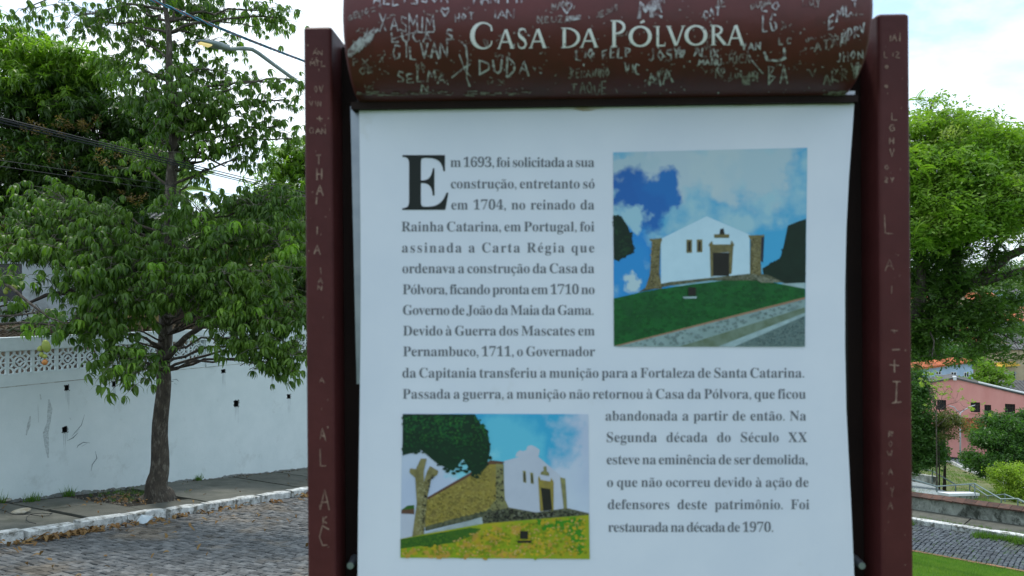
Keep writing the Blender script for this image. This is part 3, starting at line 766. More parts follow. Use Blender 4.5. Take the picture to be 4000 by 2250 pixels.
def G_V(): return [line((.12, .98), (.50, .03), .145), line((.88, .98), (.53, .03), .07), foot(.12, .965, .26), foot(.88, .965, .2)]
def G_R(): return [line((.20, .02), (.20, .98), .15), ell(.30, .75, .38, .22, -100, 90, swell(.05, .12)), line((.42, .52), (.88, .03), .13, .15), foot(.2, 0, .32), foot(.18, .965, .3), foot(.92, 0, .16)]
letters = [(G_C, 1838, 1938, 86, 192), (G_A, 1942, 2010, 113, 190), (G_S, 2015, 2063, 109, 191), (G_A, 2066, 2137, 111, 188), (G_D, 2188, 2268, 108, 187), (G_A, 2265, 2339, 110, 186),
           (G_P, 2382, 2452, 79, 183), (G_O, 2457, 2545, 101, 183), (G_L, 2556, 2603, 102, 181), (G_V, 2603, 2678, 101, 180), (G_O, 2675, 2762, 98, 178), (G_R, 2773, 2840, 98, 176), (G_A, 2839, 2910, 96, 176)]
for g, x0, x1, y0, y1 in letters:
    title = MB()
    for k, (P, Fc) in enumerate(g()):
        V = [HP_(x0+(x1-x0)*p[0], y1-(y1-y0)*p[1]+(p[0]-.5)*(-1), .0008+.00022*k) for p in P]
        title.add(V, Fc)
    if g is G_O and x0 < 2500: P, Fc = line((.50, 1.14), (.68, 1.24), .07, .10); title.add([HP_(2457+88*p[0], 183-82*p[1], .0008) for p in P], Fc)
    title.build('title_letter', M_title, sign)
# scratched graffiti: little stroke alphabet
SF = {'A': [[(0, 0), (.45, 1), (.9, 0)], [(.2, .4), (.7, .4)]], 'B': [[(0, 0), (0, 1), (.6, .85), (.1, .5), (.7, .3), (0, 0)]], 'C': [[(.8, .9), (.3, 1), (0, .5), (.3, 0), (.8, .1)]],
      'D': [[(0, 0), (0, 1), (.7, .7), (.75, .3), (0, 0)]], 'E': [[(.7, 1), (0, 1), (0, 0), (.75, 0)], [(0, .5), (.6, .5)]], 'F': [[(.7, 1), (0, 1), (0, 0)], [(0, .55), (.5, .55)]],
      'G': [[(.8, .85), (.3, 1), (0, .5), (.3, 0), (.8, .15), (.8, .45), (.5, .45)]], 'H': [[(0, 0), (0, 1)], [(.7, 0), (.7, 1)], [(0, .5), (.7, .5)]], 'I': [[(.3, 0), (.3, 1)]],
      'J': [[(.6, 1), (.6, .2), (.3, 0), (0, .2)]], 'K': [[(0, 0), (0, 1)], [(.7, 1), (0, .45), (.75, 0)]], 'L': [[(0, 1), (0, 0), (.7, 0)]], 'M': [[(0, 0), (.1, 1), (.5, .4), (.85, 1), (1, 0)]],
      'N': [[(0, 0), (0, 1), (.75, 0), (.75, 1)]], 'O': [[(.4, 1), (0, .5), (.4, 0), (.8, .5), (.4, 1)]], 'P': [[(0, 0), (0, 1), (.7, .8), (.6, .5), (0, .45)]],
      'Q': [[(.4, 1), (0, .5), (.4, 0), (.8, .5), (.4, 1)], [(.5, .3), (.9, -.1)]], 'R': [[(0, 0), (0, 1), (.7, .8), (0, .5), (.75, 0)]], 'S': [[(.75, .9), (.2, 1), (.1, .65), (.7, .4), (.6, .05), (0, .1)]],
      'T': [[(0, 1), (.8, 1)], [(.4, 1), (.4, 0)]], 'U': [[(0, 1), (.05, .2), (.4, 0), (.75, .2), (.8, 1)]], 'V': [[(0, 1), (.4, 0), (.8, 1)]], 'W': [[(0, 1), (.25, 0), (.5, .7), (.75, 0), (1, 1)]],
      'X': [[(0, 1), (.8, 0)], [(.8, 1), (0, 0)]], 'Y': [[(0, 1), (.4, .5), (.8, 1)], [(.4, .5), (.35, 0)]], 'Z': [[(0, 1), (.8, 1), (0, 0), (.8, 0)]],
      '!': [[(.3, 1), (.3, .2)]], '2': [[(0, .8), (.4, 1), (.7, .7), (0, 0), (.8, 0)]], '4': [[(.5, 0), (.5, 1), (0, .4), (.8, .4)]], '.': [[(.2, 0), (.35, .1)]], '^': [[(0, .6), (.3, 1), (.6, .6)]],
      '+': [[(.4, .1), (.4, .9)], [(0, .5), (.8, .5)]], '#': [[(.5, 0), (.05, .6), (.15, .95), (.5, .75), (.85, .95), (.95, .6), (.5, 0)]], '~': [[(0, .4), (.3, .6), (.6, .4), (.9, .6)]]}
def scribble(mb, mapf, text, x, y, h, w, ang=0, th=6, jit=.07, gap=None):
    th = th*1.35; w = w*.92
    """text in photo pixels: (x, y) start of the base line, h letter height, w letter width"""
    r = random.Random(hash(text) % 999+int(x)) if False else random.Random(int(x*7+y))
    ca, sa = math.cos(R(ang)), math.sin(R(ang)); cx = 0
    a00, h00, y00 = ang, h, y
    for ch in text:
        ang = a00+r.uniform(-9, 9); ca, sa = math.cos(R(ang)), math.sin(R(ang)); h = h00*r.uniform(.85, 1.12); y = y00+r.uniform(-.08, .08)*h00+cx*(math.sin(R(ang))-math.sin(R(a00)))
        if ch == ' ': cx += w*.8; continue
        for st in SF[ch]:
            P = []
            for i, (a, b) in enumerate(st):
                P.append((a+r.uniform(-jit, jit), b+r.uniform(-jit, jit)))
            Q = []
            for i in range(len(P)-1):
                n = 3
                for k in range(n): Q.append((P[i][0]+(P[i+1][0]-P[i][0])*k/n, P[i][1]+(P[i+1][1]-P[i][1])*k/n))
            Q.append(P[-1])
            Q = [(x+(cx+a*w)*ca-b*h*(-sa)*-1*0+b*h*sa*0+(b*h)*math.sin(R(ang))*-1*-1*0, y-b*h*ca-(cx+a*w)*sa) for a, b in Q]
            V, Fc = ribbon(Q, [th*r.uniform(.55, 1.15) for _ in Q])
            off = .0005+r.random()*.0006
            mb.add([mapf(px, py, off) for px, py in V], Fc)
        cx += r.uniform(.9, 1.1)*w*(1.16 if ch != 'I' and ch != '!' else .7) if gap is None else gap
gs = MB(); gd = MB()
k = 4000/2576
for t, x, y, h, w, a, th, d in [
    ('ALLYSSON', 940, 14, 30, 22, 3, 5, 0), ('MANPPH', 1192, 12, 30, 20, 3, 5, 0), ('XASMIM', 955, 80, 42, 23, 0, 4, 0), ('LUCA', 986, 106, 24, 25, 0, 5, 0), ('S', 1122, 104, 26, 22, 0, 5, 0), ('GILVAN', 988, 148, 36, 24, 1, 5, 0),
    ('SELMA', 1000, 208, 26, 23, 0, 5, 0), ('XO', 1045, 176, 14, 14, 0, 4, 1), ('DUDA', 1208, 190, 44, 30, 0, 6, 0), ('HOT', 1145, 56, 18, 16, 12, 4, 0), ('IAN', 1238, 46, 22, 24, 0, 4, 0), ('NEUZA', 1352, 56, 16, 16, 0, 4, 1),
    ('L!O', 1450, 148, 22, 17, 0, 5, 0), ('FELP', 1516, 150, 24, 18, 8, 5, 0), ('JOSY', 1632, 156, 30, 20, 5, 5, 0), ('ALIX', 1746, 142, 20, 18, -3, 5, 0), ('MANU', 1758, 164, 16, 14, 0, 5, 0), ('JUCA', 1828, 160, 22, 14, 4, 4, 1),
    ('REKAWINO', 1436, 196, 20, 12, 2, 4, 1), ('VIC', 1572, 186, 26, 14, 0, 5, 0), ('TAQUE', 1438, 236, 28, 18, 0, 4, 1), ('MA', 1634, 218, 34, 30, 5, 6, 0), ('MK', 1608, 50, 46, 34, 8, 9, 0), ('BA', 1934, 214, 44, 24, 6, 5, 0),
    ('LG', 1918, 78, 44, 20, 0, 5, 0), ('EMLY', 2085, 72, 38, 24, 38, 6, 0), ('ATAN', 2050, 130, 24, 20, 12, 5, 1), ('KDRV', 2118, 108, 30, 17, 25, 5, 0), ('JHONY', 2105, 158, 24, 17, 10, 4, 0), ('AKRY', 2072, 212, 34, 22, 10, 5, 1),
    ('YAN', 1866, 128, 18, 16, 4, 5, 0), ('IIH', 1882, 206, 26, 12, 0, 5, 1), ('V', 2034, 192, 20, 26, 0, 4, 1), ('LUV', 2020, 14, 20, 14, 5, 4, 1), ('JE', 1798, 20, 22, 16, 10, 5, 1), ('LO', 1916, 28, 26, 24, 0, 5, 0), ('DUDA', 1890, 24, 14, 13, 14, 4, 1),
    ('JESUS', 1500, 46, 14, 12, 20, 4, 1), ('NAN', 1388, 22, 16, 14, 6, 4, 1), ('OI', 1655, 10, 20, 12, 0, 4, 1), ('CAT', 1770, 46, 22, 14, 12, 5, 0), ('GENO', 877, 52, 16, 13, 20, 4, 1), ('PX', 888, 166, 20, 22, 0, 4, 1), ('OB', 905, 186, 18, 20, 0, 4, 1),
    ('N', 1060, 232, 22, 22, 0, 5, 0), ('LUX', 1838, 196, 14, 10, 0, 4, 1), ('M', 1800, 196, 24, 20, 0, 4, 1), ('III', 1654, 190, 14, 8, 0, 3, 1), ('LC', 1960, 112, 16, 16, 0, 5, 1)]:
    scribble(gd if d else gs, HP_, t, x*k, y*k, h*k, w*k, a, th*k*.62)
for (x, y, h, th) in [(1118, 34, 22, 5), (1716, 138, 16, 9), (1812, 185, 22, 5), (1420, 30, 30, 5)]:
    scribble(gs, HP_, '#', x*k-14, y*k+8, h*k, h*k*1.05, 0, th*k*.6, .02)
# long scratches and rubbed patches
def scr(mb, pts, th, mapf=HP_):
    Q = []
    for i in range(len(pts)-1):
        for t in range(5): Q.append((pts[i][0]+(pts[i+1][0]-pts[i][0])*t/5, pts[i][1]+(pts[i+1][1]-pts[i][1])*t/5))
    Q.append(pts[-1]); Q = [(a*k, b*k) for a, b in Q]
    V, Fc = ribbon(Q, [th*k*random.uniform(.6, 1.2) for _ in Q]); off = .0005+random.random()*.0006
    mb.add([mapf(x, y, off) for x, y in V], Fc)
scr(gs, [(1160, 104), (1172, 118), (1176, 150), (1174, 196), (1182, 218)], 4); scr(gs, [(1136, 196), (1162, 174), (1184, 160)], 4); scr(gs, [(1155, 136), (1170, 178), (1186, 194)], 3)
scr(gs, [(988, 98), (1040, 82), (1092, 80)], 3); scr(gs, [(1922, 130), (1930, 150), (1960, 154), (1975, 146), (1972, 120)], 6); scr(gs, [(1880, 128), (1890, 150), (1920, 186)], 3)
for i in range(62):
    t = i/61; x0 = 866+t*64+random.uniform(-5, 5); y0 = 140-t*46+random.uniform(-4, 4)
    scr(gs, [(x0-3, y0+14), (x0+8, y0-8), (x0+20, y0-24+random.uniform(-6, 6))], 3.4)
for i in range(14):
    y0 = 40+random.uniform(-1, 9); x0 = 1424+random.uniform(0, 8); scr(gs, [(x0, y0+3), (1455+random.uniform(-2, 7), y0-1)], 2.6)
for i in range(10): scr(gs, [(1638+i*1.8, random.uniform(-4, 2)), (1650+i*1.6, random.uniform(14, 34))], 3)
for i in range(14):
    x0 = 2152+i*1.5; scr(gs, [(x0+4, 168+random.uniform(-12, 8)), (x0, 206-abs(i-7)*1.2)], 2.6)
for i in range(8): scr(gd, [(1868+i*2.5, 190+random.uniform(0, 4)), (1868+i*2.5, 214)], 3)
rr = random.Random(5)
for i in range(330):
    x, y = rr.uniform(872, 2180), min(232, abs(rr.gauss(150, 62))); l_ = rr.uniform(1, 7); a = rr.uniform(-.6, 2.4)
    scr(gd if rr.random() < .75 else gs, [(x, y), (x+l_*math.cos(a), y+l_*math.sin(a))], rr.uniform(1.5, 4))
for c_ in range(46):
    x0, y0 = rr.uniform(880, 2170), rr.uniform(6, 225); a0 = rr.uniform(0, 3)
    for q_ in range(rr.randint(3, 7)):
        x, y = x0+rr.uniform(-14, 14), y0+rr.uniform(-7, 7); l_ = rr.uniform(4, 13); a = a0+rr.choice((0, .9, 1.6))+rr.uniform(-.3, .3)
        scr(gd, [(x, y), (x+l_*.5*math.cos(a)+rr.uniform(-2, 2), y+l_*.5*math.sin(a)), (x+l_*math.cos(a), y+l_*math.sin(a))], rr.uniform(1.2, 3.2))
for i in range(60):
    x = rr.uniform(885, 1330) if i < 40 else rr.uniform(2060, 2180); y = rr.uniform(229, 240)
    scr(gd, [(x, y), (x+rr.uniform(8, 30), y+rr.uniform(-1, 2))], rr.uniform(1.5, 4))
gs.build('scratched_graffiti', M_scratch, sign)['kind'] = 'stuff'; gd.build('faint_graffiti', M_scratch_dim, sign)['kind'] = 'stuff'
# graffiti down the posts
def PM(px, py, off): return SP(px, py, bL-.0006-off*.3)
gp = MB()
for t, x, y, h, w, th in [('AN', 786, 138, 12, 14, 3), ('+', 792, 158, 16, 12, 3), ('MTL', 780, 166, 12, 14, 3), ('OV', 790, 232, 18, 12, 3), ('V!N', 778, 268, 14, 12, 3), ('+', 796, 308, 18, 22, 4), ('GAN', 778, 336, 16, 14, 3), ('T', 796, 416, 26, 16, 4), ('H', 798, 452, 24, 18, 4),
    ('A', 796, 490, 26, 20, 4), ('I', 792, 516, 20, 16, 4), ('I', 794, 590, 22, 14, 4), ('A', 790, 640, 24, 18, 4), ('I', 802, 690, 16, 18, 3), ('A', 800, 712, 16, 14, 3), ('N', 800, 730, 12, 14, 3), ('A', 804, 962, 14, 14, 2), ('A', 804, 1106, 30, 18, 3), ('L', 806, 1176, 46, 22, 3), ('A', 806, 1288, 50, 26, 4), ('K', 812, 1318, 18, 14, 3), ('C', 804, 1372, 52, 30, 4)]:
    scribble(gp, PM, t, x*k, y*k, h*k, w*k, 0, th*k*.6)
for t, x, y, h, w, th in [('IAI', 2236, 104, 18, 14, 4), ('L!2', 2224, 144, 16, 16, 3), ('O', 2226, 172, 9, 12, 4), ('O', 2226, 220, 8, 10, 4), ('L', 2244, 300, 18, 18, 3), ('G', 2238, 330, 18, 16, 3), ('H', 2238, 362, 14, 16, 4), ('V', 2238, 396, 20, 16, 3), ('O', 2226, 426, 12, 12, 4), ('2', 2226, 458, 12, 10, 4), ('Y', 2240, 458, 14, 12, 3),
    ('L', 2226, 586, 50, 34, 3), ('A', 2226, 680, 28, 26, 2), ('I', 2240, 740, 20, 10, 2), ('T', 2240, 838, 8, 26, 3), ('+', 2236, 942, 44, 36, 4), ('R', 2236, 1100, 16, 14, 2), ('O', 2236, 1124, 14, 12, 2), ('W', 2232, 1146, 14, 14, 2), ('A', 2236, 1196, 18, 12, 2), ('Y', 2240, 1250, 24, 12, 2), ('A', 2234, 1282, 20, 14, 2)]:
    scribble(gp, PM, t, x*k, y*k, h*k, w*k, 0, th*k*.6)
scr(gp, [(2246, 960), (2266, 960)], 3, PM); scr(gp, [(2256, 961), (2254, 1012)], 4, PM); scr(gp, [(2244, 1014), (2268, 1011)], 3, PM)
scr(gp, [(2244, 880), (2264, 879)], 3, PM)
for i in range(46):
    left = rr.random() < .5; x = rr.uniform(772, 830) if left else rr.uniform(2220, 2285); y = rr.uniform(90, 1430); l_ = rr.uniform(1, 6)
    scr(gp, [(x, y), (x+rr.uniform(-2, 2), y+l_)], rr.uniform(1, 3), PM)
gp.build('post_scratches', M_scratch_tan, sign)['kind'] = 'stuff'

# printed sheet: gently bowed, with its own edge line
YE = [(370, 1402, 3340), (520, 1404, 3330), (700, 1406, 3316), (900, 1408, 3306), (1120, 1409, 3301), (1350, 1408, 3301), (1600, 1405, 3306), (1800, 1402, 3316), (2000, 1399, 3326), (2250, 1397, 3337), (2600, 1394, 3352), (2800, 1392, 3360)]
def bow(u): return .010*(1-(2*u-1)**2)
NXp = 16; rows = []
for (y, xl, xr) in YE:
    r = []
    for i in range(NXp+1):
        u = i/NXp; r.append(SP(xl+(xr-xl)*u, y+(-14*u if y < 900 else 0)*(900-y)/500 if y < 900 else y, .006))
    rows.append(r)
n = NXp+1; V = [p for r in rows for p in r]; V += [p+SY*.003 for p in V]; nb = len(rows)*n
F = [(i*n+j, i*n+j+1, (i+1)*n+j+1, (i+1)*n+j) for i in range(len(rows)-1) for j in range(NXp)]
F += [(nb+(i+1)*n+j, nb+(i+1)*n+j+1, nb+i*n+j+1, nb+i*n+j) for i in range(len(rows)-1) for j in range(NXp)]
for i in range(len(rows)-1):
    F += [(i*n, (i+1)*n, nb+(i+1)*n, nb+i*n), (i*n+NXp, nb+i*n+NXp, nb+(i+1)*n+NXp, (i+1)*n+NXp)]
raw('printed_panel', V, F, M_print, sign, smooth=False)
M_tan = mat('water_mark', (.36, .30, .24), (.55, .55, .58), scale=22, rough=.6, lo=.4, hi=.6)
V = []; nn3 = 60
for i in range(nn3+1):
    px = 1425+(3320-1425)*i/nn3; w3 = 7+7*noise.noise(Vector((i*.35, 3, 0)))+(16*math.exp(-((px-2290)/70)**2))
    V += [SP(px, 400-14*i/nn3, .0052), SP(px, 416+w3-14*i/nn3, .0052)]
raw('water_mark', V, [(2*i, 2*i+1, 2*i+3, 2*i+2) for i in range(nn3)], M_tan, sign)
mb = MB()
zt_, zm_ = SP(1390, 415, .02).z, SP(1390, 1500, .02).z
a0 = to_sl(SP(1380, 1000, .02))[0]; a1 = to_sl(SP(1402, 1000, .02))[0]
mb.hexa([SL(a0+.004, .02, zm_), SL(a1+.008, .02, zm_), SL(a1+.008, .024, zm_), SL(a0+.004, .024, zm_), SL(a0-.003, .02, zt_), SL(a1+.008, .02, zt_), SL(a1+.008, .024, zt_), SL(a0-.003, .024, zt_)])
mb.build('edge_strip', M_zinc, sign)
mb = MB()
for (px, py) in ((1375, 2200), (3355, 2200)):
    mb = MB(); p = SP(px, py, .030); mb.tube([p-SY*.012, p+SY*.02], [.006, .008], 8); mb.build('bolt', M_zinc, sign)

# body text: serif letters from the built-in font, set line by line
def bold(c):
    if 'A' <= c <= 'Z': return chr(0x1D400+ord(c)-65)
    if 'a' <= c <= 'z': return chr(0x1D41A+ord(c)-97)
    if '0' <= c <= '9': return chr(0x1D7CE+ord(c)-48)
    return c
ACC = {'ç': ('c', 'c'), 'ã': ('a', '~'), 'é': ('e', "'"), 'ê': ('e', '^'), 'ó': ('o', "'"), 'à': ('a', '`'), 'ô': ('o', '^'), 'á': ('a', "'")}
LINES = [("m 1693, foi solicitada a sua", 1132, 1496, 420), ("construção, entretanto só", 1133, 1497, 474), ("em 1704, no reinado da", 1134, 1496, 527), ("Rainha Catarina, em Portugal, foi", 1009, 1496, 582),
         ("assinada a Carta Régia que", 1010, 1496, 635), ("ordenava a construção da Casa da", 1011, 1496, 687), ("Pólvora, ficando pronta em 1710 no", 1012, 1497, 740), ("Governo de João da Maia da Gama.", 1012, 1495, 792),
         ("Devido à Guerra dos Mascates em", 1013, 1497, 844), ("Pernambuco, 1711, o Governador", 1013, 1497, 896), ("da Capitania transferiu a munição para a Fortaleza de Santa Catarina.", 1011, 2025, 950),
         ("Passada a guerra, a munição não retornou à Casa da Pólvora, que ficou", 1012, 2028, 1003), ("abandonada a partir de então. Na", 1522, 2029, 1058), ("Segunda década do Século XX", 1524, 2031, 1112),
         ("esteve na eminência de ser demolida,", 1525, 2033, 1168), ("o que não ocorreu devido à ação de", 1526, 2035, 1225), ("defensores deste patrimônio. Foi", 1528, 2037, 1281), ("restaurada na década de 1970.", 1529, 1947, 1338)]
chars = sorted(set(ACC.get(c, (c,))[0] for l_ in LINES for c in l_[0] if c != ' '))
tmp = {}
for c in chars+['|w', 'E!']:
    for suf in ('', 'x'):
        cu = bpy.data.curves.new('glyph', 'FONT'); cu.resolution_u = 3; cu.offset = -0.001
        body = 'HH' if c == '|w' else bold('E') if c == 'E!' else bold(c)
        cu.body = body if suf == '' else body+bold('H')
        ob = bpy.data.objects.new('glyph', cu); COL.objects.link(ob); tmp[(c, suf)] = ob
bpy.context.view_layer.update(); dg = bpy.context.evaluated_depsgraph_get()
GL = {}
for key, ob in tmp.items():
    me = ob.evaluated_get(dg).to_mesh(); V = np.array([v.co[:] for v in me.vertices]) if len(me.vertices) else np.zeros((0, 3)); F = [tuple(p.vertices) for p in me.polygons]
    GL[key] = (V, F)
    ob.evaluated_get(dg).to_mesh_clear()
for ob in tmp.values():
    cu = ob.data; bpy.data.objects.remove(ob); bpy.data.curves.remove(cu)
# width of the letter H from its own left edge: advance = (c+H).max - H.max
Hmax = GL[('H' if ('H', '') in GL else 'F', '')][0]
cuH = GL[('E!', '')][0]
def hmax():
    cu = bpy.data.curves.new('glyph', 'FONT'); cu.body = bold('H'); ob = bpy.data.objects.new('glyph', cu); COL.objects.link(ob); bpy.context.view_layer.update()
    ev = ob.evaluated_get(bpy.context.evaluated_depsgraph_get()); me = ev.to_mesh(); x = max(v.co.x for v in me.vertices); ev.to_mesh_clear(); bpy.data.objects.remove(ob); bpy.data.curves.remove(cu); return x
HM = hmax()
ADV = {c: float(GL[(c, 'x')][0][:, 0].max()-HM) for c in chars}
XH = float(GL[('x', '')][0][:, 1].max()) if ('x', '') in GL else float(GL[('m', '')][0][:, 1].max())
EM = 36.0
def accent(kind, cx, y):
    if kind == "'": return [ribbon([(cx-.02, y+.07), (cx+.10, y+.20)], [.04, .08])]
    if kind == '`': return [ribbon([(cx+.02, y+.07), (cx-.10, y+.20)], [.04, .08])]
    if kind == '^': return [ribbon([(cx-.13, y+.07), (cx, y+.18)], [.05, .06]), ribbon([(cx, y+.18), (cx+.13, y+.07)], [.06, .05])]
    if kind == '~': return [ribbon([(cx-.15, y+.09), (cx-.06, y+.15), (cx+.06, y+.09), (cx+.15, y+.15)], [.04, .06, .06, .04])]
    if kind == 'c': return [ribbon([(cx+.01, .0), (cx-.0, -.08), (cx+.05, -.14), (cx-.07, -.20)], [.04, .05, .05, .03])]
def set_line(text, x0, x1, yb, em=EM):
    cw = [ADV[ACC.get(c, (c,))[0]] if c != ' ' else 0 for c in text]
    nsp = text.count(' '); W_ = x1-x0; sp = .25*em; xs = .96
    nat = sum(cw)*em*xs+nsp*sp; extra = W_-nat; track = 0
    if text.startswith('assinada'): track = 3.0
    ng = len(text)-1; extra -= track*ng
    if extra > nsp*.35*em: t2 = (extra-nsp*.35*em)/ng; track += t2; extra -= t2*ng
    if extra < -nsp*.08*em: t2 = (extra+nsp*.08*em)/ng; track += t2; extra -= t2*ng
    spw = sp+extra/max(1, nsp); x = x0; mb = MB()
    def put(P, Fc, off=0):
        mb.add([SP((x+p[0]*em*xs)*k, (yb-p[1]*em)*k, .0055-off) for p in P], Fc)
    for c, w in zip(text, cw):
        if c == ' ': x += spw+track; continue
        b, ac = ACC.get(c, (c, None)); V, F = GL[(b, '')]; put(V, F)
        if ac:
            ctr = (V[:, 0].min()+V[:, 0].max())/2
            for P, Fc in accent(ac, ctr, XH): put(P, Fc, .0002)
        x += w*em*xs+track
    return mb
for l_ in LINES: set_line(*l_).build('text_line', M_ink, sign)
V, F = GL[('E!', '')]; mn, mxv = V.min(0), V.max(0); mb = MB()
mb.add([SP((1012+(v[0]-mn[0])/(mxv[0]-mn[0])*116)*k, (528-(v[1]-mn[1])/(mxv[1]-mn[1])*138)*k, .0055) for v in V], F)
mb.build('initial_letter', M_ink_black, sign)

# printed photographs: flat ink, layer on layer
def inkmat(name, c1, c2=None, sc=30, lo=.4, hi=.6, c3=None):
    m = mat(name, c1, c2 or tuple(q*.72 for q in c1), scale=sc*1.6, rough=.6, lo=lo-.05, hi=hi+.05, spec=.3, detail=9); return m
class Printer:
    def __init__(s, ox, oy, sc, name):
        s.f = lambda x, y: (ox+x/sc, oy+y/sc); s.mats = []; s.V = []; s.F = []; s.mi = []; s.layer = 0; s.name = name
    def poly(s, pts, m, subdiv=True, newlayer=True):
        if newlayer: s.layer += 1
        if m not in s.mats: s.mats.append(m)
        n = len(s.V); s.V += [SP(*s.f(x, y), .0054-.00004*s.layer) for x, y in pts]; s.F.append(tuple(range(n, n+len(pts)))); s.mi.append(s.mats.index(m))
    def rect(s, x0, y0, x1, y1, m): s.poly([(x0, y0), (x1, y0), (x1, y1), (x0, y1)], m)
    def blobs(s, pts, m, n, r, seed=0):
        rr = random.Random(seed); xs = [p[0] for p in pts]; ys = [p[1] for p in pts]; s.layer += 1; c = 0
        def inside(x, y):
            k = False; j = len(pts)-1
            for i in range(len(pts)):
                if (pts[i][1] > y) != (pts[j][1] > y) and x < (pts[j][0]-pts[i][0])*(y-pts[i][1])/(pts[j][1]-pts[i][1])+pts[i][0]: k = not k
                j = i
            return k
        while c < n:
            x, y = rr.uniform(min(xs), max(xs)), rr.uniform(min(ys), max(ys))
            if not inside(x, y): continue
            c += 1; q = rr.uniform(.5, 1)*r; a0 = rr.uniform(0, 1); s.layer += .004
            s.poly([(x+q*rr.uniform(.7, 1.2)*math.cos(a0+i*2*PI/6), y+q*rr.uniform(.5, 1)*math.sin(a0+i*2*PI/6)) for i in range(6)], m, newlayer=False)
    def build(s): return raw(s.name, s.V, s.F, None, sign, mats=s.mats, mi=s.mi)
def skyprint(name, base, cloud, spots, sc=9):
    m = bpy.data.materials.new(name); m.use_nodes = True; t = m.node_tree; l = t.links.new; b = t.nodes['Principled BSDF']; b.inputs['Roughness'].default_value = .6
    tcn = N(t, 'ShaderNodeTexCoord'); n1 = N(t, 'ShaderNodeTexNoise'); n1.inputs['Scale'].default_value = sc; n1.inputs['Detail'].default_value = 5; l(tcn.outputs['Object'], n1.inputs[0])
    nw = N(t, 'ShaderNodeTexNoise'); nw.inputs['Scale'].default_value = 22; nw.inputs['Detail'].default_value = 6; nw.inputs['Roughness'].default_value = .6; l(tcn.outputs['Object'], nw.inputs[0])
    wv = N(t, 'ShaderNodeVectorMath', operation='MULTIPLY_ADD'); wv.inputs[1].default_value = (.13, 0, .10); wv.inputs[2].default_value = (-.065, 0, -.05); l(nw.outputs['Color'], wv.inputs[0])
    wp = N(t, 'ShaderNodeVectorMath', operation='ADD'); l(tcn.outputs['Object'], wp.inputs[0]); l(wv.outputs[0], wp.inputs[1])
    mr = N(t, 'ShaderNodeMapRange'); mr.inputs['From Min'].default_value = .38; mr.inputs['From Max'].default_value = .62; l(n1.outputs[0], mr.inputs[0])
    mxn = N(t, 'ShaderNodeMix'); mxn.data_type = 'RGBA'; l(mr.outputs[0], mxn.inputs[0]); mxn.inputs[6].default_value = (*base, 1); mxn.inputs[7].default_value = (*cloud, 1); cur = mxn.outputs[2]
    for (P, rad, col) in spots:
        vd = N(t, 'ShaderNodeVectorMath', operation='DISTANCE'); l(wp.outputs[0], vd.inputs[0]); vd.inputs[1].default_value = P
        ad = N(t, 'ShaderNodeMath', operation='MULTIPLY_ADD'); ad.inputs[1].default_value = rad*1.4; l(n1.outputs[0], ad.inputs[0]); l(vd.outputs['Value'], ad.inputs[2])
        m2 = N(t, 'ShaderNodeMapRange'); m2.inputs['From Min'].default_value = rad*1.45; m2.inputs['From Max'].default_value = rad*1.95; m2.inputs['To Min'].default_value = 1; m2.inputs['To Max'].default_value = 0; l(ad.outputs[0], m2.inputs[0])
        mq = N(t, 'ShaderNodeMix'); mq.data_type = 'RGBA'; l(m2.outputs[0], mq.inputs[0]); l(cur, mq.inputs[6]); mq.inputs[7].default_value = (*col, 1); cur = mq.outputs[2]
    l(cur, b.inputs['Base Color']); return m
A_ = Printer(2350, 550, 1534/900, 'printed_photograph')
sp1 = lambda x, y: tuple(SP(2350+x*900/1534, 550+y*900/1534)-sign.location)
i_sky1 = skyprint('print_sky', (.07, .34, .60), (.30, .50, .62), [(sp1(180, 800), .062, (.005, .21, .60)), (sp1(230, 920), .05, (.01, .23, .60)), (sp1(1180, 760), .05, (.04, .33, .62)), (sp1(480, 190), .05, (.40, .50, .60)), (sp1(800, 140), .05, (.42, .52, .60)), (sp1(200, 190), .035, (.36, .48, .58)), (sp1(1050, 210), .05, (.38, .50, .60)), (sp1(190, 350), .034, (.0, .10, .40)), (sp1(330, 400), .034, (.0, .11, .42)), (sp1(430, 330), .026, (.0, .13, .45)), (sp1(200, 540), .022, (.30, .50, .64)), (sp1(200, 960), .016, (.42, .55, .64))], 24)
i_white = inkmat('print_white', (.50, .66, .80), (.44, .60, .74), 15); i_och = inkmat('print_ochre', (.19, .16, .07), (.10, .085, .04), 60); i_dk = inkmat('print_dark', (.018, .016, .014))
i_grn = inkmat('print_green', (.008, .115, .022), (.006, .065, .018), 22); i_tree = inkmat('print_tree_dark', (.006, .022, .014)); i_stone = inkmat('print_stone', (.035, .045, .03), (.13, .13, .08), 90)
i_brk = inkmat('print_brick', (.33, .20, .13)); i_pav = inkmat('print_pavement', (.26, .36, .38), (.18, .26, .27), 20); i_asp = inkmat('print_asphalt', (.10, .16, .17), (.14, .20, .20), 120); i_ver = inkmat('print_verge', (.10, .14, .09), (.16, .22, .18), 30)
i_pale = inkmat('print_pale', (.33, .45, .50)); i_side = inkmat('print_side', (.02, .025, .05))
A_.poly([(77, 77), (1370, 46), (1354, 1370), (82, 1370)], i_sky1)
A_.poly([(77, 495), (130, 500), (175, 570), (205, 655), (215, 745), (160, 770), (110, 800), (80, 790)], i_tree)
A_.blobs([(90, 520), (190, 650), (200, 740), (100, 780)], inkmat('print_tree_mid', (.012, .045, .02)), 50, 14, 21)
A_.blobs([(1340, 560), (1250, 620), (1220, 800), (1110, 870), (1340, 880)], inkmat('print_tree_mid', (.012, .045, .02)), 80, 16, 22)
A_.blobs([(77, 490), (140, 500), (215, 650), (220, 750), (110, 805), (77, 790)], i_tree, 60, 16, 1)
A_.poly([(1362, 520), (1300, 540), (1240, 565), (1212, 700), (1190, 780), (1070, 850), (1080, 900), (1220, 950), (1358, 950)], i_tree)
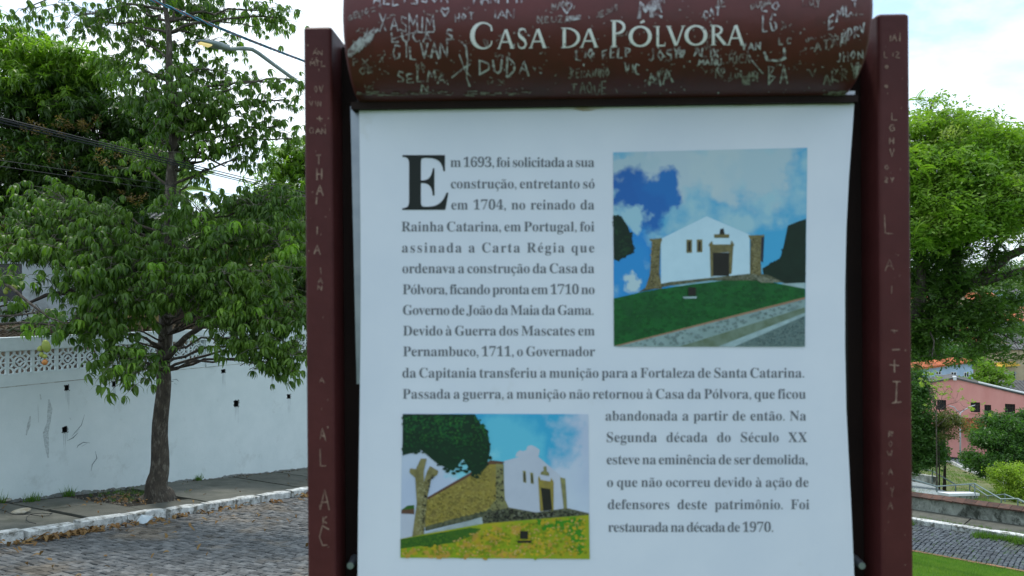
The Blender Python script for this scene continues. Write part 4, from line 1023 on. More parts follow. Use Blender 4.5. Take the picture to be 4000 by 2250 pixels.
A_.blobs([(1355, 525), (1240, 570), (1200, 770), (1080, 850), (1100, 900), (1350, 900)], i_tree, 90, 17, 2)
A_.poly([(1200, 950), (1357, 945), (1357, 1000), (1200, 990)], i_pale)
A_.poly([(80, 1050), (300, 1000), (600, 955), (900, 920), (1040, 925), (1200, 955), (1356, 985), (1356, 1050), (82, 1368)], i_grn)
A_.poly([(240, 1010), (290, 980), (455, 938), (740, 903), (980, 878), (1100, 890), (1220, 945), (1040, 930), (720, 930), (450, 965)], i_stone)
A_.poly([(395, 652), (700, 503), (985, 625), (988, 885), (455, 940), (395, 952)], i_white)
A_.poly([(315, 655), (402, 648), (402, 662), (392, 690), (384, 880), (402, 985), (288, 988), (322, 890), (336, 672)], i_och)
A_.poly([(975, 630), (1084, 626), (1084, 640), (1064, 660), (1060, 800), (1064, 900), (988, 884), (992, 660)], i_och)
A_.poly([(1064, 640), (1083, 640), (1075, 810), (1060, 800)], i_side)
A_.poly([(720, 692), (740, 700), (860, 700), (878, 690), (866, 885), (848, 888), (848, 742), (744, 746), (744, 905), (726, 905)], i_och)
A_.poly([(714, 690), (735, 665), (742, 690), (858, 690), (864, 662), (882, 688), (882, 700), (714, 703)], i_och)
A_.rect(742, 745, 850, 900, i_dk)
A_.rect(565, 658, 602, 746, i_och); A_.rect(634, 657, 671, 742, i_och); A_.rect(577, 670, 592, 735, i_dk); A_.rect(645, 670, 660, 732, i_dk)
A_.rect(750, 622, 850, 646, i_och); A_.poly([(785, 622), (790, 588), (812, 582), (820, 622)], i_dk)
A_.rect(577, 976, 628, 1030, i_dk); A_.poly([(540, 1038), (635, 1036), (630, 1050), (548, 1050)], i_pale)
A_.poly([(82, 1366), (1356, 1040), (1356, 1054), (140, 1366)], i_brk)
A_.poly([(100, 1370), (1356, 1056), (1355, 1112), (530, 1370)], i_pav)
A_.poly([(520, 1370), (1355, 1108), (1355, 1146), (780, 1370)], i_ver)
A_.poly([(775, 1370), (1355, 1144), (1355, 1168), (890, 1370)], i_pale)
A_.poly([(885, 1370), (1355, 1164), (1354, 1370)], i_asp)
g_l = inkmat('print_green_light', (.011, .135, .025)); g_d = inkmat('print_green_deep', (.006, .082, .018))
lawnp = [(90, 1060), (600, 965), (1040, 935), (1340, 995), (1340, 1030), (100, 1345)]
A_.blobs(lawnp, g_d, 260, 15, 31); A_.blobs(lawnp, g_l, 160, 9, 32)
A_.blobs([(330, 680), (385, 680), (380, 880), (395, 980), (295, 980), (325, 880)], inkmat('print_ochre_light', (.26, .23, .12)), 90, 8, 33)
A_.blobs([(995, 650), (1055, 650), (1055, 880), (995, 875)], inkmat('print_ochre_light', (.26, .23, .12)), 90, 8, 34)
A_.blobs([(330, 680), (385, 680), (380, 880), (395, 980), (295, 980), (325, 880)], i_dk, 40, 5, 35); A_.blobs([(995, 650), (1055, 650), (1055, 880), (995, 875)], i_dk, 40, 5, 36)
A_.blobs([(300, 985), (740, 910), (990, 885), (1200, 935), (1050, 925), (740, 925)], inkmat('print_stone_light', (.20, .21, .16)), 110, 7, 37)
A_.blobs([(1000, 885), (1190, 940), (1060, 945)], inkmat('print_stone_light', (.20, .21, .16)), 60, 9, 38)
A_.blobs([(900, 1360), (1350, 1175), (1350, 1360)], inkmat('print_grit', (.17, .24, .24)), 240, 5, 39); A_.blobs([(900, 1360), (1350, 1175), (1350, 1360)], inkmat('print_grit_dark', (.05, .09, .10)), 240, 5, 40)
A_.blobs([(150, 1360), (1340, 1065), (1340, 1100), (540, 1360)], inkmat('print_path_shade', (.16, .23, .24)), 120, 12, 41)
A_.rect(577, 976, 628, 1030, i_dk); A_.poly([(540, 1038), (635, 1036), (630, 1050), (548, 1050)], i_pale)
A_.build()
B_ = Printer(1500, 1550, 1863/900, 'printed_photograph')
sp2 = lambda x, y: tuple(SP(1500+x*900/1863, 1550+y*900/1863)-sign.location)
i_sky2 = skyprint('print_sky_pale', (.42, .48, .66), (.50, .56, .70), [(sp2(900, 260), .085, (.03, .33, .60)), (sp2(1120, 300), .075, (.03, .34, .60)), (sp2(1000, 430), .06, (.10, .46, .66)), (sp2(700, 560), .035, (.2, .55, .70))])
j_white = inkmat('print_white_wall', (.47, .50, .62), (.43, .46, .58), 15); j_och = inkmat('print_yellow_wall', (.30, .235, .045), (.22, .17, .05), 60); j_pil = inkmat('print_pillar', (.26, .25, .10), (.14, .13, .07), 60)
j_roof = inkmat('print_roof', (.12, .06, .04)); j_gr = inkmat('print_dry_grass', (.42, .33, .02), (.17, .30, .01), 11); j_gr2 = inkmat('print_orange_grass', (.50, .30, .05)); j_shade = inkmat('print_shaded_grass', (.02, .085, .012), (.05, .13, .012), 30)
j_trunk = inkmat('print_trunk', (.24, .21, .09), (.14, .12, .05), 60); j_t1 = inkmat('print_leaf_dark', (.005, .03, .014)); j_t2 = inkmat('print_leaf_mid', (.01, .09, .025)); j_bl = inkmat('print_bluewall', (.36, .42, .46))
B_.poly([(150, 135), (1652, 141), (1663, 1313), (132, 1302)], i_sky2)
B_.poly([(1060, 485), (1075, 450), (1100, 432), (1125, 440), (1150, 430), (1160, 400), (1190, 390), (1225, 405), (1260, 430), (1250, 480)], j_white)
B_.poly([(142, 915), (190, 880), (245, 875), (245, 905)], j_shade)
B_.poly([(140, 915), (245, 905), (245, 950), (140, 945)], j_roof); B_.poly([(140, 946), (245, 950), (245, 1130), (138, 1145)], j_white)
B_.poly([(970, 520), (1080, 490), (1130, 468), (1200, 463), (1240, 478), (1330, 555), (1430, 640), (1462, 905), (1240, 940), (1010, 925), (972, 830)], j_white)
B_.poly([(340, 835), (370, 805), (740, 605), (862, 530), (905, 540), (905, 830), (870, 905), (790, 960), (330, 1060)], j_och)
B_.poly([(352, 812), (740, 588), (862, 512), (975, 526), (960, 548), (862, 545), (745, 612), (352, 832)], j_roof)
B_.poly([(905, 540), (968, 546), (972, 720), (978, 830), (1022, 925), (900, 990), (790, 965), (868, 870), (905, 830)], j_pil)
B_.poly([(330, 1075), (345, 1045), (860, 905), (880, 930), (800, 975), (340, 1085)], i_stone)
B_.poly([(322, 1105), (790, 972), (800, 1025), (500, 1085), (322, 1120)], j_bl)
B_.poly([(790, 965), (900, 920), (1010, 895), (1230, 935), (1480, 900), (1655, 940), (1657, 960), (1240, 990), (800, 1028)], i_stone)
B_.poly([(1122, 596), (1146, 600), (1152, 696), (1126, 692)], j_pil); B_.poly([(1182, 612), (1206, 616), (1212, 706), (1186, 700)], j_pil)
B_.poly([(1130, 610), (1140, 612), (1144, 684), (1133, 682)], i_dk); B_.poly([(1190, 626), (1200, 628), (1204, 694), (1193, 692)], i_dk)
B_.poly([(1246, 660), (1255, 638), (1266, 672), (1345, 684), (1352, 655), (1372, 690), (1372, 915), (1350, 920), (1340, 745), (1268, 735), (1290, 925), (1262, 925)], j_och)
B_.poly([(1268, 735), (1345, 745), (1360, 915), (1288, 925)], i_dk)
B_.poly([(1265, 628), (1272, 604), (1292, 598), (1288, 565), (1312, 560), (1318, 604), (1334, 612), (1336, 640)], j_pil)
B_.poly([(1424, 650), (1466, 662), (1480, 905), (1455, 910)], j_pil)
B_.poly([(132, 1150), (240, 1126), (800, 1026), (1240, 988), (1658, 955), (1664, 1313), (132, 1302)], j_gr)
B_.blobs([(560, 1200), (850, 1060), (1100, 1040), (1400, 1200), (1350, 1300), (150, 1290), (300, 1230)], j_gr2, 60, 44, 5)
B_.blobs([(560, 1200), (850, 1060), (1400, 1050), (1400, 1200), (1350, 1300), (150, 1290), (300, 1230)], inkmat('print_lime_grass', (.25, .33, .01)), 50, 36, 15)
B_.blobs([(1240, 1005), (1600, 985), (1600, 1270), (1540, 1270), (1480, 1100), (1250, 1060)], inkmat('print_fresh_grass', (.05, .24, .012)), 60, 40, 6)
B_.poly([(134, 1152), (700, 1058), (785, 1068), (720, 1120), (560, 1180), (470, 1190), (390, 1222), (300, 1205), (134, 1228)], j_shade)
B_.poly([(228, 1132), (265, 860), (252, 655), (205, 612), (212, 578), (258, 585), (298, 500), (345, 500), (322, 600), (322, 690), (350, 600), (372, 560), (440, 600), (430, 632), (382, 662), (352, 800), (322, 1112)], j_trunk)
tp = [(150, 145), (740, 145), (790, 210), (850, 260), (875, 420), (850, 560), (760, 680), (720, 640), (640, 590), (545, 640), (430, 560), (300, 440), (200, 480), (150, 485)]
B_.poly([(152, 140), (735, 142), (780, 220), (835, 270), (860, 420), (830, 560), (752, 660), (700, 600), (640, 500), (560, 600), (430, 540), (300, 430), (200, 460), (150, 475)], j_t1)
B_.blobs(tp, j_t1, 230, 22, 7); B_.blobs([(160, 150), (740, 150), (850, 260), (860, 340), (500, 330), (160, 330)], j_t2, 120, 15, 8)
B_.rect(1100, 1086, 1164, 1150, i_dk); B_.poly([(1075, 1164), (1195, 1162), (1190, 1180), (1082, 1182)], i_dk)
n_gy = [(150, 1235), (500, 1195), (760, 1080), (1240, 1005), (1630, 975), (1635, 1285), (150, 1280)]
for mm_, n_, r_, sd in ((inkmat('print_gold', (.50, .36, .02)), 260, 18, 51), (inkmat('print_olive', (.20, .24, .01)), 260, 14, 52), (inkmat('print_tan', (.56, .38, .12)), 160, 11, 53)): B_.blobs(n_gy, mm_, n_, r_, sd)
wl_ = [(350, 830), (740, 625), (860, 560), (880, 880), (800, 940), (345, 1040)]
B_.blobs(wl_, inkmat('print_wall_light', (.38, .31, .08)), 260, 12, 54); B_.blobs(wl_, inkmat('print_wall_dark', (.16, .13, .03)), 220, 9, 55)
B_.blobs([(915, 560), (962, 560), (968, 830), (1000, 915), (900, 970), (830, 955), (880, 880)], i_dk, 70, 9, 56)
B_.blobs([(800, 970), (1000, 905), (1230, 945), (1480, 915), (1630, 950), (1240, 980), (810, 1015)], i_dk, 140, 12, 57); B_.blobs([(800, 970), (1000, 905), (1230, 945), (1480, 915), (1630, 950), (1240, 980), (810, 1015)], inkmat('print_stone_light', (.20, .21, .16)), 60, 8, 58)
B_.blobs([(250, 1110), (280, 850), (262, 660), (320, 700), (345, 800), (315, 1100)], inkmat('print_bark_light', (.36, .33, .17)), 90, 10, 59); B_.blobs([(290, 1100), (320, 820), (335, 690), (430, 600), (400, 650), (345, 800), (318, 1100)], i_dk, 50, 9, 60)
B_.blobs([(170, 160), (560, 150), (740, 165), (840, 280), (820, 400), (500, 380), (180, 350)], inkmat('print_leaf_bright', (.03, .16, .03)), 150, 9, 61)
B_.blobs([(170, 300), (840, 300), (830, 520), (740, 620), (640, 520), (300, 400), (170, 440)], j_t2, 150, 9, 62)
B_.blobs([(140, 1160), (700, 1070), (560, 1170), (140, 1220)], inkmat('print_shade_light', (.07, .17, .015)), 90, 12, 63)
B_.rect(1100, 1086, 1164, 1150, i_dk); B_.poly([(1075, 1164), (1195, 1162), (1190, 1180), (1082, 1182)], i_dk)
B_.build()

# ------------------------------------------------------------------ foliage
def leaflet(L_, w, droop, n=3):
    """folded, drooping leaflet along +x from the origin"""
    V = []; F = []
    for i in range(n+1):
        t = i/n; x = L_*t*math.cos(droop*t*.7); z = -L_*t*math.sin(droop*t*.8)
        ww = w*math.sin(PI*min(1, .12+t*.88))**.8*(1 if t < 1 else .05)
        V += [(x, -ww/2, z+ww*.16), (x, 0, z), (x, ww/2, z+ww*.16)]
    for i in range(n):
        a = i*3; F += [(a, a+3, a+4, a+1), (a+1, a+4, a+5, a+2)]
    return np.array(V), F
def combine(parts):
    VV = []; FF = []; n = 0
    for V, F, M_ in parts:
        VV.append(V @ np.array(M_.to_3x3()).T+np.array(M_.translation)); FF += [tuple(i+n for i in f) for f in F]; n += len(V)
    return np.concatenate(VV), FF
def palmate(seed, L_=.185):
    r = random.Random(seed); P = []; n = r.choice((6, 7, 7, 8))
    for i in range(n):
        a = 2*PI*i/n+r.uniform(-.18, .18); V, F = leaflet(L_*r.uniform(.8, 1.1), .047*r.uniform(.85, 1.15), r.uniform(1.0, 1.7))
        P.append((V, F, Matrix.Rotation(a, 4, 'Z') @ Matrix.Rotation(R(r.uniform(-8, 34)), 4, 'Y')))
    return combine(P)
def rosette(seed, L_=.2, n=11, w=.04, sag=(.5, 1.4)):
    r = random.Random(seed); P = []
    for i in range(n):
        a = r.uniform(0, 2*PI); V, F = leaflet(L_*r.uniform(.7, 1.1), w, r.uniform(*sag), 2)
        P.append((V, F, Matrix.Rotation(a, 4, 'Z') @ Matrix.Rotation(R(r.uniform(-55, 40)), 4, 'Y')))
    return combine(P)
def pinnate(seed, L_=.34, n=9, w=.034, l_=.085):
    r = random.Random(seed); V = []; F = []
    for i in range(n):
        t = (i+1)/n; x = L_*t; z = -.10*t*t
        for sg in (-1, 1):
            b = len(V); ll = l_*(1.1-.5*abs(t-.45)); V += [(x, sg*.002, z), (x+w*.6, sg*ll*.5, z-.004), (x+.012, sg*ll, z-.016), (x-w*.5, sg*ll*.5, z-.006)]
            F.append((b, b+1, b+2, b+3))
    b = len(V); V += [(0, -.003, 0), (L_, -.002, -.10), (L_, .002, -.10), (0, .003, 0)]; F.append((b, b+1, b+2, b+3))
    return np.array(V), F
def spray(seed, n=7):
    r = random.Random(seed); P = []
    for i in range(n):
        V, F = pinnate(seed*9+i, L_=r.uniform(.16, .26), n=7, w=.03, l_=.062); P.append((V, F, Matrix.Rotation(r.uniform(0, 2*PI), 4, 'Z') @ Matrix.Rotation(R(r.uniform(-40, 25)), 4, 'Y')))
    return combine(P)
def clump(seed, n=14, size=.09, rad=.2):
    r = random.Random(seed); V = []; F = []
    for i in range(n):
        c = Vector((r.gauss(0, 1), r.gauss(0, 1), r.gauss(0, .7))).normalized()*rad*r.uniform(.3, 1); a = Vector((r.gauss(0, 1), r.gauss(0, 1), r.gauss(0, .6))).normalized(); b = a.orthogonal().normalized()
        q = Matrix.Rotation(r.uniform(0, 6), 3, a) @ b; s_ = size*r.uniform(.6, 1.2); n0 = len(V)
        V += [tuple(c-a*s_), tuple(c+q*s_*.42), tuple(c+a*s_), tuple(c-q*s_*.42)]; F.append((n0, n0+1, n0+2, n0+3))
    return np.array(V), F
T_palm = [palmate(i) for i in range(6)]; T_mango = [rosette(20+i) for i in range(5)]; T_spray = [spray(40+i) for i in range(5)]; T_clump = [clump(60+i) for i in range(6)]
T_fine = [clump(80+i, 22, .05, .2) for i in range(6)]
T_panicle = [clump(90+i, 26, .03, .13) for i in range(3)]
def fastmesh(name, templates, items, m, parent=None, kind=None):
    """items: (ti, 4x4). vectorised stamping"""
    if not items: return None
    loc = np.array(base_of(parent)); VV = []; LI = []; LT = []; n = 0
    by = {}
    for ti, M_ in items: by.setdefault(ti, []).append(M_)
    for ti, Ms in by.items():
        V, F = templates[ti]; Ms = np.array(Ms); P = np.einsum('mij,vj->mvi', Ms[:, :3, :3], V)+Ms[:, None, :3, 3]
        k_ = len(Ms); VV.append(P.reshape(-1, 3)-loc)
        fl = np.array([i for f in F for i in f]); lt = np.array([len(f) for f in F])
        LI.append((fl[None, :]+(np.arange(k_)*len(V))[:, None]).reshape(-1)+n); LT.append(np.tile(lt, k_)); n += k_*len(V)
    V = np.concatenate(VV); LI = np.concatenate(LI); LT = np.concatenate(LT)
    me = bpy.data.meshes.new(name); me.vertices.add(len(V)); me.vertices.foreach_set('co', V.reshape(-1)); me.loops.add(len(LI)); me.loops.foreach_set('vertex_index', LI)
    me.polygons.add(len(LT)); me.polygons.foreach_set('loop_start', np.concatenate(([0], np.cumsum(LT)[:-1]))); me.polygons.foreach_set('loop_total', LT)
    me.materials.append(m); me.update(calc_edges=True); me.validate()
    o = bpy.data.objects.new(name, me); COL.objects.link(o)
    if parent is not None: o.parent = parent
    if kind: o['kind'] = kind
    return o
def place(p, sc=1.0, tilt=25, r=random):
    M_ = Matrix.Translation(p) @ Matrix.Rotation(r.uniform(0, 2*PI), 4, 'Z') @ Matrix.Rotation(R(r.uniform(-tilt, tilt)), 4, 'X') @ Matrix.Rotation(R(r.uniform(-tilt, tilt)), 4, 'Y') @ Matrix.Scale(sc, 4)
    return np.array(M_)
DENS = 1.0
def crown(root_pts, blobs, nt, r, limbs, twigs, tip_r=.35, attach=None, sc=(.85, 1.2), up=.0, tilt=25, rad=(.05, .02), flat=.6, dens=None):
    """blobs: (px, py, rx, ry, Y, n) measured off the photograph, turned into places in the tree"""
    items = []
    for bi, (px, py, rx, ry, Y, n) in enumerate(blobs):
        C = at(px, py, Y); ax, az = rx*Y/FPX, ry*Y/FPX; ay = min(1.4, (ax+az)*.6)
        root = min(root_pts, key=lambda q: (q-C).length+max(0, q.z-C.z+.5)*1.6) if attach is None else attach
        mid = root.lerp(C, .5)+Vector((0, 0, .12*(C-root).length-.1))
        limbs.tube(wob(bez(root, root.lerp(mid, .6), mid, C, 7), .12, bi), [rad[0]+(rad[1]-rad[0])*i/7 for i in range(8)], 6)
        n = int(n*(dens or DENS)); K = max(3, n//6)
        for t in range(K):
            while True:
                d = Vector((r.uniform(-1, 1), r.uniform(-1, 1), r.uniform(-1, 1)))
                if .25 < d.length < 1: break
            tip = C+Vector((d.x*ax, d.y*ay, d.z*az))
            st = C.lerp(root, r.uniform(0, .3)); m2 = st.lerp(tip, .55)+Vector((0, 0, .1))
            twigs.tube(wob([st, m2, tip], .05, t), [rad[1]*.7, rad[1]*.5, .005], 4, cap=False)
            for q in range(max(1, n//K)):
                o = Vector((r.gauss(0, 1), r.gauss(0, 1), r.gauss(0, flat)))*tip_r*.6
                p = tip+o
                items.append((r.randrange(nt), place(p, r.uniform(*sc), tilt, r)))
                if q % 2 == 0: twigs.tube([tip, tip.lerp(p, .5)+Vector((0, 0, .03)), p], [.006, .005, .003], 3, cap=False)
    return items

r = random.Random(3)
# --- the palmate-leaved street tree
base = at(612, 1946, 15.15)
tree = thing('street_tree', 'tall tree with drooping hand-shaped leaves in the pavement before the white wall', 'tree', base)
tp_ = [at(612, 1960, 15.15), at(614, 1915, 15.15), at(616, 1850, 15.15), at(628, 1700, 15.15), at(637, 1500, 15.15), at(642, 1400, 15.15), at(646, 1280, 15.15), at(655, 1050, 15.2), at(668, 800, 15.2), at(676, 550, 15.2), at(668, 330, 15.2), at(655, 130, 15.2), at(640, -60, 15.3), at(645, -300, 15.3)]
tr_r = [.34, .22, .185, .152, .138, .138, .132, .118, .105, .098, .072, .055, .042, .025]
TP2, TR2 = [], []
for i in range(len(tp_)-1):
    for t in range(4): TP2.append(tp_[i].lerp(tp_[i+1], t/4)); TR2.append(tr_r[i]+(tr_r[i+1]-tr_r[i])*t/4)
TP2.append(tp_[-1]); TR2.append(tr_r[-1])
TP2 = [p+Vector((.02*math.sin(i*.9), .02*math.cos(i*.7), 0)) for i, p in enumerate(TP2)]
mb = MB(); mb.tube(TP2, TR2, 16)
Vt = np.array(mb.V); 
for i in range(len(Vt)):
    row = i//16; ang = (i % 16)/16*2*PI
    if row < len(TP2):
        c = np.array(TP2[row]); f = 1+.05*math.sin(ang*3+row*.3)+.05*noise.noise(Vector((ang*1.5, row*.25, 0)))+(.22*max(0, math.sin(ang*5+1))*max(0, 1-row/5))
        Vt[i] = c+(Vt[i]-c)*f
raw('trunk', Vt, mb.F, M_bark, tree, smooth=True)
limbs = MB(); twigs = MB()
limbs.tube(wob(bez(at(652, 1400, 15.1), at(690, 1350, 14.9), at(740, 1290, 14.6), at(860, 1240, 14.2), 8), .03, 2), [.085, .08, .075, .065, .06, .055, .05, .045, .04], 8)
limbs.tube(wob(bez(at(860, 1240, 14.2), at(900, 1130, 14.1), at(880, 1180, 14), at(1000, 1290, 13.8), 8), .05, 3), [.04, .035, .03, .03, .025, .025, .02, .02, .02], 6)
limbs.tube(wob(bez(at(680, 655, 15.2), at(720, 600, 15.2), at(800, 600, 15.1), at(880, 650, 15), 8), .04, 5), [.05-.0045*i for i in range(9)], 6)
limbs.tube(wob(bez(at(672, 480, 15.2), at(720, 450, 15.2), at(800, 460, 15.2), at(880, 500, 15.3), 8), .05, 7), [.045-.004*i for i in range(9)], 6)
limbs.tube(wob(bez(at(665, 1240, 15.1), at(560, 1180, 14.6), at(480, 1250, 14), at(430, 1370, 13.4), 8), .05, 9), [.04-.0035*i for i in range(9)], 6)
LOW = [(200, 770, 140, 60, 14.6, 34), (180, 850, 150, 70, 14.3, 44), (350, 830, 160, 70, 14.2, 48), (130, 930, 120, 70, 13.7, 34), (330, 960, 170, 90, 13.6, 60), (480, 930, 120, 80, 14.2, 36), (520, 1040, 150, 80, 13.6, 58), (380, 1080, 130, 60, 13.3, 40), (600, 1140, 150, 70, 13.6, 56),
       (430, 1180, 130, 50, 13.2, 36), (330, 1270, 80, 40, 13.2, 16), (430, 1290, 80, 45, 13.2, 22), (560, 1240, 60, 30, 13.6, 8), (420, 1370, 55, 50, 12.9, 13), (490, 1420, 80, 50, 12.9, 20), (560, 1430, 50, 60, 12.8, 12), (450, 1490, 25, 20, 12.8, 4),
       (800, 830, 160, 80, 14.8, 50), (950, 790, 150, 70, 15, 40), (1100, 790, 130, 70, 15, 38), (780, 960, 150, 80, 14.3, 50), (930, 940, 150, 80, 14.4, 50), (1090, 930, 140, 90, 14.6, 50), (760, 1080, 130, 70, 13.9, 42), (900, 1100, 150, 80, 13.8, 54), (1070, 1080, 150, 80, 14, 54),
       (780, 1170, 80, 40, 14.0, 18), (880, 1210, 110, 50, 13.7, 32), (1020, 1220, 130, 70, 13.7, 50), (1140, 1220, 90, 80, 14, 34), (900, 1320, 90, 35, 13.5, 20), (1030, 1340, 100, 50, 13.6, 30), (1130, 1370, 90, 60, 13.7, 34), (1110, 1440, 80, 30, 13.6, 12), (1060, 1420, 40, 20, 13.6, 3)]
UP = [(560, 40, 150, 60, 16, 46), (720, 30, 150, 60, 15.8, 44), (880, 50, 150, 50, 16.6, 38), (1020, 40, 100, 50, 16, 22), (1100, 70, 60, 30, 16, 9), (1010, 110, 80, 26, 17.2, 8), (420, 90, 140, 60, 16.3, 34), (300, 60, 140, 50, 16.8, 30), (80, 40, 90, 35, 18, 12), (560, 160, 120, 50, 15.6, 30), (690, 180, 120, 50, 16.6, 34), (830, 170, 100, 50, 17.4, 22),
      (480, 240, 90, 50, 15.8, 18), (620, 290, 140, 50, 15.3, 34), (760, 280, 120, 45, 16.8, 28), (900, 290, 80, 35, 17.4, 12), (560, 370, 110, 50, 15.3, 26), (680, 400, 160, 60, 14.9, 52), (820, 380, 120, 50, 15.1, 30), (930, 340, 60, 30, 15.4, 8), (1060, 320, 70, 40, 16, 12), (1150, 310, 50, 30, 16, 5), (1010, 400, 90, 30, 15.8, 12), (1120, 390, 60, 30, 16, 9),
      (880, 440, 140, 50, 15.2, 34), (600, 480, 130, 60, 15, 36), (720, 500, 100, 50, 14.9, 26), (1090, 490, 100, 35, 15.9, 14), (870, 530, 110, 50, 15.3, 24), (990, 560, 110, 45, 15.6, 18), (1140, 540, 50, 30, 16, 6), (800, 590, 100, 40, 15.1, 22), (930, 620, 90, 35, 15.4, 12), (770, 670, 60, 40, 15.2, 8), (600, 590, 80, 60, 15.4, 16), (520, 620, 90, 70, 15.8, 20)]
items = crown(TP2[18:], LOW, 6, r, limbs, twigs, tip_r=.34, sc=(.6, 1.2), dens=2.5, rad=(.032, .014))+crown(TP2[18:], UP, 6, r, limbs, twigs, tip_r=.36, sc=(.6, 1.15), dens=2.1, rad=(.032, .014))
young = [(330, 1000, 90, 25, 13.4, 5), (290, 1020, 30, 20, 13.1, 4), (600, 1060, 60, 25, 13.4, 5), (800, 850, 60, 20, 14.2, 5), (880, 890, 70, 30, 14.0, 6), (1130, 940, 80, 40, 14.2, 10), (500, 1400, 70, 40, 12.7, 9), (210, 1280, 30, 30, 12.8, 6), (290, 1260, 20, 30, 12.8, 4), (900, 1200, 90, 30, 13.3, 7), (1060, 1180, 60, 30, 13.5, 6), (810, 580, 40, 40, 14.8, 5)]
yi = crown(TP2[18:], young, 6, r, limbs, twigs, tip_r=.2, sc=(1.0, 1.3), rad=(.02, .012))
# the largest, nearest leaves are leaves of their own
def dist(t): return float(np.linalg.norm(t[1][:3, 3]))
def px_of(p): return 2000+p[0]/p[1]*FPX, 1125-p[2]/p[1]*FPX
vis = [t for t in items if -50 < px_of(t[1][:3, 3])[0] < 1210 and -50 < px_of(t[1][:3, 3])[1] < 2250]
vis.sort(key=dist); own = vis[:235]; oid = set(id(t) for t in own)
pm = []; pmy = []
for V, F in T_palm:
    for lst, mt in ((pm, M_leafA), (pmy, M_leafYoung)):
        me = bpy.data.meshes.new('leaf'); me.from_pydata(V.tolist(), [], F); me.materials.append(mt); lst.append(me)
def leaf_objs(its, meshes_, parent):
    for ti, M_ in its:
        o = bpy.data.objects.new('leaf', meshes_[ti]); COL.objects.link(o); o.parent = parent
        M2 = M_.copy(); M2[:3, 3] -= np.array(parent.location); o.matrix_local = Matrix(M2.tolist())
leaf_objs(own, pm, tree); leaf_objs(yi[:60], pmy, tree)
fastmesh('crown', T_palm, [t for t in items if id(t) not in oid], M_leafA, tree, 'stuff')
limbs.build('limbs', M_bark, tree, True); twigs.build('twigs', M_twig, tree)
# hanging fruit of the neighbouring tree
tree2 = thing('overhanging_tree', 'tree outside the left edge whose fruiting branch hangs over the wall coping', 'tree', LF(-2.5, -1.2))
l2, w2 = MB(), MB()
b2 = LF(-2.5, -1.2); 
l2.tube(wob([b2, b2+Vector((0, 0, 1.2)), b2+Vector((.1, 0, 2.6)), b2+Vector((.1, .1, 4.2)), b2+Vector((0, .1, 6))], .05, 1), [.2, .16, .14, .12, .06], 10)
h2 = b2+Vector((.1, 0, 2.9))
it2 = crown([h2], [(50, 1080, 60, 30, 11.6, 12), (-60, 1000, 120, 90, 11.6, 26), (150, 1220, 60, 30, 11.4, 10), (30, 1190, 40, 30, 11.6, 6), (-80, 1180, 80, 80, 11.5, 14), (215, 1270, 40, 25, 11.2, 6), (20, 990, 50, 40, 12, 8)], 6, r, l2, w2, tip_r=.25, sc=(.8, 1.05), rad=(.035, .014))
leaf_objs(it2[:60], pm, tree2); fastmesh('crown', T_palm, it2[60:], M_leafA, tree2, 'stuff')
l2.tube([at(-40, 1090, 11.5), at(40, 1120, 11.4), at(110, 1180, 11.3), at(190, 1240, 11.2), at(260, 1265, 11.1)], [.03, .026, .02, .014, .008], 6)
l2.tube([at(150, 1215, 11.3), at(158, 1260, 11.25), at(163, 1320, 11.2), at(166, 1350, 11.2)], [.008, .007, .006, .006], 5)
l2.build('limbs', M_bark, tree2, True); w2.build('twigs', M_twig, tree2)
def fruit(c, rx, rz, m, parent, rot=0):
    bm = bmesh.new(); bmesh.ops.create_uvsphere(bm, u_segments=12, v_segments=8, radius=1)
    for v in bm.verts: v.co = Vector((v.co.x*rx*(1-.12*v.co.z), v.co.y*rx*.9, v.co.z*rz)); v.co = Matrix.Rotation(rot, 3, 'Y') @ v.co
    me = bpy.data.meshes.new('fruit'); bm.to_mesh(me); bm.free(); me.materials.append(m)
    for p in me.polygons: p.use_smooth = True
    o = bpy.data.objects.new('fruit', me); COL.objects.link(o); o.parent = parent; o.location = c-base_of(parent); return o
for px, py, a, b, m in [(180, 1352, .062, .10, M_fgreen), (157, 1362, .042, .048, M_fgreen), (162, 1385, .034, .042, M_fgreen), (175, 1392, .034, .034, M_fgreen), (175, 1415, .042, .046, M_forange)]:
    fruit(at(px, py, 11.2), a, b, m, tree2, random.uniform(-.3, .3))
for px, py in [(30, 1122), (48, 1124), (60, 1122), (22, 1138)]: fruit(at(px, py, 11.5), .035, .05, M_fgreen, tree2)

# --- mango and other trees in the yard behind the wall
def tree_thing(name, label, basep, trunk_top, trunk_r, blobs, templates, m, bark=M_barkdark, tip_r=.45, sc=(.9, 1.3), rad=(.09, .03), extra=None, group=None, tilt=35, twig=True, dens=1.0):
    t = thing(name, label, 'tree' if 'bush' not in name and 'shrub' not in name else 'bush', basep, group)
    l_, w_ = MB(), MB(); b = Vector(basep); tt = Vector(trunk_top)
    pts = wob([b.lerp(tt, i/5)+Vector((.4*trunk_r*math.sin(i*1.3), .4*trunk_r*math.cos(i), 0))*(1 if 0 < i < 5 else 0) for i in range(6)], .3*trunk_r, basep[0])
    l_.tube(pts, [trunk_r*1.5, trunk_r*1.1, trunk_r, trunk_r*.9, trunk_r*.8, trunk_r*.6], 10)
    its = crown(pts[3:], blobs, len(templates), r, l_, w_, tip_r=tip_r, sc=sc, rad=rad, tilt=tilt, dens=dens)
    fastmesh('crown', templates, its, m, t)
    l_.build('trunk', bark, t, True)
    if twig: w_.build('twigs', bark, t)
    if extra:
        for (tb, tpl, mm, nm, kw) in extra:
            l3, w3 = MB(), MB(); its = crown(pts[3:], tb, len(tpl), r, l3, w3, rad=(.012, .008), **kw); fastmesh(nm, tpl, its, mm, t)
    return t
def yardp(px, Y, z=-1.0): p = at(px, 1200, Y); p.z = z; return p
